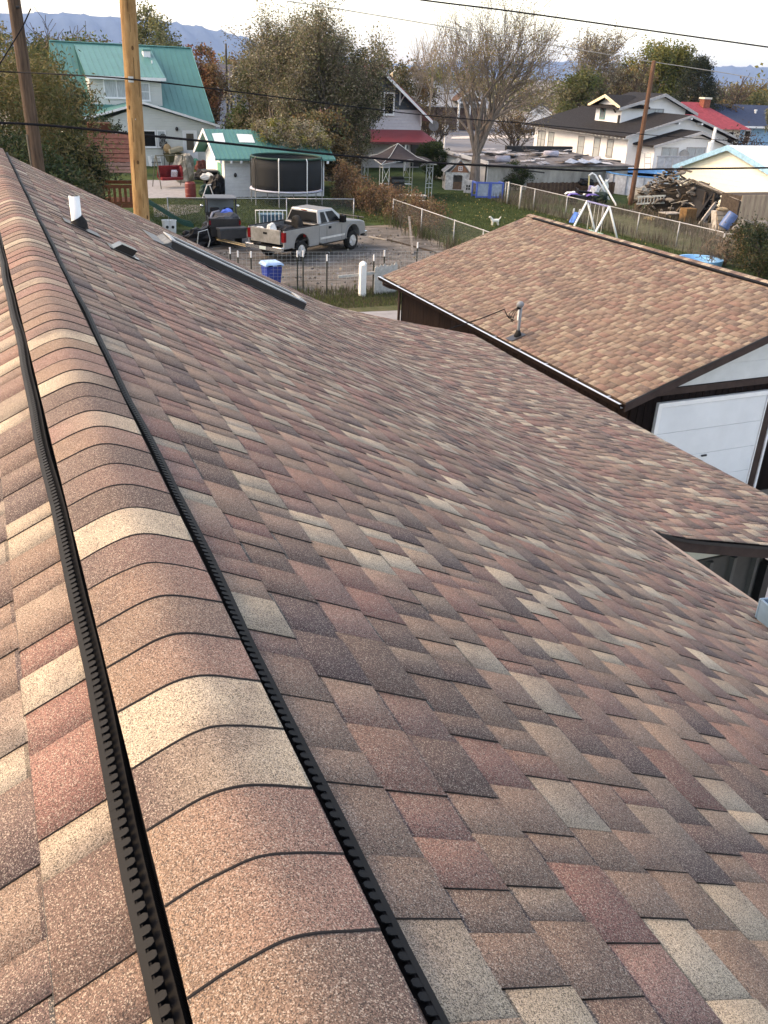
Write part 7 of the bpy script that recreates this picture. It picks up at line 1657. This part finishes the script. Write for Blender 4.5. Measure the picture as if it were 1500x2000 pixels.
# dry vines over the fence corner
def vine(label, pts, h, n, pal, seed, wid=.5, leaf=.13, per=34):
    rng = np.random.default_rng(seed); P = np.array([tuple(p)[:2] for p in pts]); seg = rng.integers(0, len(P) - 1, n); u = rng.random(n)[:, None]
    xy = P[seg] * (1 - u) + P[seg + 1] * u + rng.normal(0, wid, (n, 2)) * .55; hh_ = np.interp(seg + u[:, 0], range(len(h)), h); z = hh_ * rng.uniform(.05, 1, n) ** .8
    C = np.column_stack([xy, z]); t = thing('vine', label, 'vine', (P[0][0], P[0][1], 0)); off = (P[0][0], P[0][1], 0)
    leaf_mesh('foliage', C, palette(rng, n, pal), per, .16, leaf, LEAFM, t, rng, .45, .6, off)
    mb = MB()
    for i in range(60): 
        j = rng.integers(0, n); c_ = Vector(C[j]); mb.tube([Vector((c_.x + rng.normal(0, .2), c_.y, 0)), c_ + Vector((rng.normal(0, .2), 0, -c_.z * .4)), c_], .012, 4, False)
    mb.v = [(x - off[0], y - off[1], z) for x, y, z in mb.v]; mb.build('stems', BARKD, t, kind='stuff'); return t
VIN = [(.17, .10, .055, 4), (.12, .07, .042, 3), (.21, .15, .085, 2), (.09, .06, .04, 2), (.15, .13, .06, 1)]
vine('dry brown vine tumbling from the fence corner beside the pickup', [G(672, 400), G(720, 415), G(770, 428), G(815, 440), G(842, 455)], [1.6, 1.4, 1.7, 1.6, .8], 330, VIN, 121, .8)
vine('dry brown vine climbing right of the teal shed', [G(660, 395), G(690, 402), G(715, 410)], [2.6, 2.1, 1.4], 150, VIN, 122, .6)
# weeds, grass and fallen leaves: nobody could count these
def blades(name, label, cat, xy, h, pal, seed, wd=.012, lean=.35):
    rng = np.random.default_rng(seed); n = len(xy); hh_ = h * rng.uniform(.35, 1.15, n); a = rng.uniform(0, 6.28, n); d = np.column_stack([np.cos(a), np.sin(a), 0 * a]); b = np.column_stack([xy, np.zeros(n)])
    side = np.column_stack([-np.sin(a), np.cos(a), 0 * a]) * wd; ln = rng.uniform(0, lean, n) * hh_
    tip = b + d * ln[:, None] + np.column_stack([0 * a, 0 * a, hh_]); mid = b + d * (ln * .35)[:, None] + np.column_stack([0 * a, 0 * a, hh_ * .55])
    V = np.stack([b - side, b + side, mid + side * .8, mid - side * .8, tip + side * .15, tip - side * .15], 1).reshape(-1, 3)
    F = (np.array([[0, 1, 2, 3], [3, 2, 4, 5]])[None] + (np.arange(n) * 6)[:, None, None]).reshape(-1, 4)
    C = palette(rng, n, pal); o = arraymesh(name, V, F, LEAFM, None, np.repeat(C, 8, 0).reshape(-1, 4, 3), kind='stuff'); tag(o, label, cat); return o
def along(pts, n, wd, seed):
    rng = np.random.default_rng(seed); P = np.array([tuple(p)[:2] for p in pts]); L = np.linalg.norm(np.diff(P, axis=0), axis=1); seg = rng.choice(len(L), n, p=L / L.sum()); u = rng.random(n)[:, None]
    # patchy: keep clumps
    q = P[seg] * (1 - u) + P[seg + 1] * u; keep = (np.sin(q[:, 0] * 2.1) + np.sin(q[:, 1] * 1.7 + 1) + rng.normal(0, .8, n)) > -.6
    return (q + rng.normal(0, wd, (n, 2)))[keep]
DRY = [(.10, .08, .06, 3), (.07, .056, .042, 3), (.14, .118, .09, 1.2), (.055, .047, .032, 3), (.045, .055, .024, 2.5)]
blades('dry_weeds', 'dry tan weeds along the long chain link fence', 'weeds', along([(31.6, 53), (31.7, 42), (31.9, 27)], 2600, .5, 131), .65, DRY, 131, .014)
blades('dry_weeds', 'dry brown weeds in the junk yard before the woodpile', 'weeds', along([(33.5, 55), (35.5, 48), (38, 45.5), (36, 40), (34, 33)], 5500, .9, 132), .6, DRY, 132, .014)
blades('weeds', 'green and tan weeds along the alley fence', 'weeds', along([(20.2, 45), (20.0, 36), (19.9, 28)], 2800, .3, 133), .65, DRY + GREEN[:2], 133, .012)
blades('weeds', 'scrubby weeds under the welded wire fence', 'weeds', along([(7.5, 31.0), (12, 30.2), (19.5, 29.3)], 5000, .4, 134), .2, DRY + GREEN[:2], 134, .01)
blades('grass_tufts', 'short grass tufts on the strip behind the garage', 'grass', np.column_stack([RNG.uniform(7.2, 19.5, 14000), RNG.uniform(28.1, 30.0, 14000)]), .13, GREEN + DRY[:2], 135, .009)
blades('grass_tufts', 'uneven short grass on the lawns', 'grass', np.column_stack([RNG.uniform(20.6, 31.3, 60000), RNG.uniform(33, 57, 60000)]), .09, [(.035, .06, .018, 4), (.06, .085, .028, 3), (.11, .115, .045, 1)], 136, .012, .8)
blades('grass_tufts', 'short grass on the lawn behind the chain link fence', 'grass', np.column_stack([RNG.uniform(8, 20.2, 34000), RNG.uniform(45.6, 56.2, 34000)]), .09, [(.035, .06, .018, 4), (.06, .085, .028, 3), (.11, .115, .045, 1)], 137, .012, .8)
rng = np.random.default_rng(138); n = 420
C = np.column_stack([rng.uniform(20.6, 31.2, n), rng.uniform(36, 58, n), rng.uniform(.08, .11, n)])
o = leaf_mesh('fallen_leaves', C, palette(rng, n, [(.34, .29, .12, 3), (.26, .19, .08, 2), (.20, .18, .07, 2)]), 1, .01, .10, LEAFM, None, rng, .7); o['kind'] = 'stuff'; tag(o, 'scattered fallen yellow leaves on the lawn', 'leaves')
rng = np.random.default_rng(139); n = 700
C = np.column_stack([rng.uniform(7, 20, n), rng.uniform(30.5, 44, n), rng.uniform(.015, .03, n)])
o = leaf_mesh('gravel', C, palette(rng, n, [(.24, .225, .21, 3), (.10, .09, .08, 3), (.18, .15, .11, 2)]), 1, .01, .12, colmat('stones', .9), None, rng, .8); o['kind'] = 'stuff'; tag(o, 'bits of litter, stones and dead leaves on the dirt alley', 'litter')
# timbers lying on the dirt in front of the pickup
for k, (pa, pb_, w_) in enumerate((((720, 462), (755, 468), .09), ((735, 462), (850, 492), .06), ((797, 460), (806, 496), .10))):
    a, b = G(*pa, .04), G(*pb_, .04); 
    if k == 2: a = a + Vector((0, 0, .9))
    o = MB().beam(a, b, w_, .05).build('timber', WD[(2, 1, 0)[k]]); origin(o, a); tag(o, ('short pale board on the dirt right of the pickup', 'long dark pipe on the dirt right of the pickup', 'grey stake leaning right of the pickup')[k], 'timber')
# far woods closing the view between the houses
rng = np.random.default_rng(140); k = 900
az = np.radians(rng.uniform(0, 50, k)); d = rng.uniform(175, 320, k)
C = np.column_stack([d * np.sin(az), d * np.cos(az), np.abs(rng.normal(0, 1, k)) * 3.0 + 1.0 + 1.5 * np.sin(np.degrees(az) * 1.3)]); C[:, 2] = np.clip(C[:, 2], .5, 10.5)
o = leaf_mesh('far_woods', C, palette(rng, k, OLIVE + YELG[:2] + BRWN[:2]), 42, 1.5, .7, LEAFM, None, rng); o['kind'] = 'stuff'; tag(o, 'hazy olive band of far woods behind the town', 'woods')

# ------------------------------------------------------------------ the air between here and the mountains
hb = MB().box(-9200, 14200, -9200, 14200, -1.0, 520).build('haze', None); hb['kind'] = 'stuff'; tag(hb, 'thin blue haze filling the air towards the mountains', 'haze')
hm = bpy.data.materials.new('haze_air'); hm.use_nodes = True; n_ = hm.node_tree; n_.nodes.clear()
vo = n_.nodes.new('ShaderNodeVolumePrincipled'); vo.inputs['Color'].default_value = (.38, .60, 1.0, 1); vo.inputs['Density'].default_value = 7e-5
mo_ = n_.nodes.new('ShaderNodeOutputMaterial'); n_.links.new(vo.outputs[0], mo_.inputs['Volume']); hb.data.materials.append(hm)
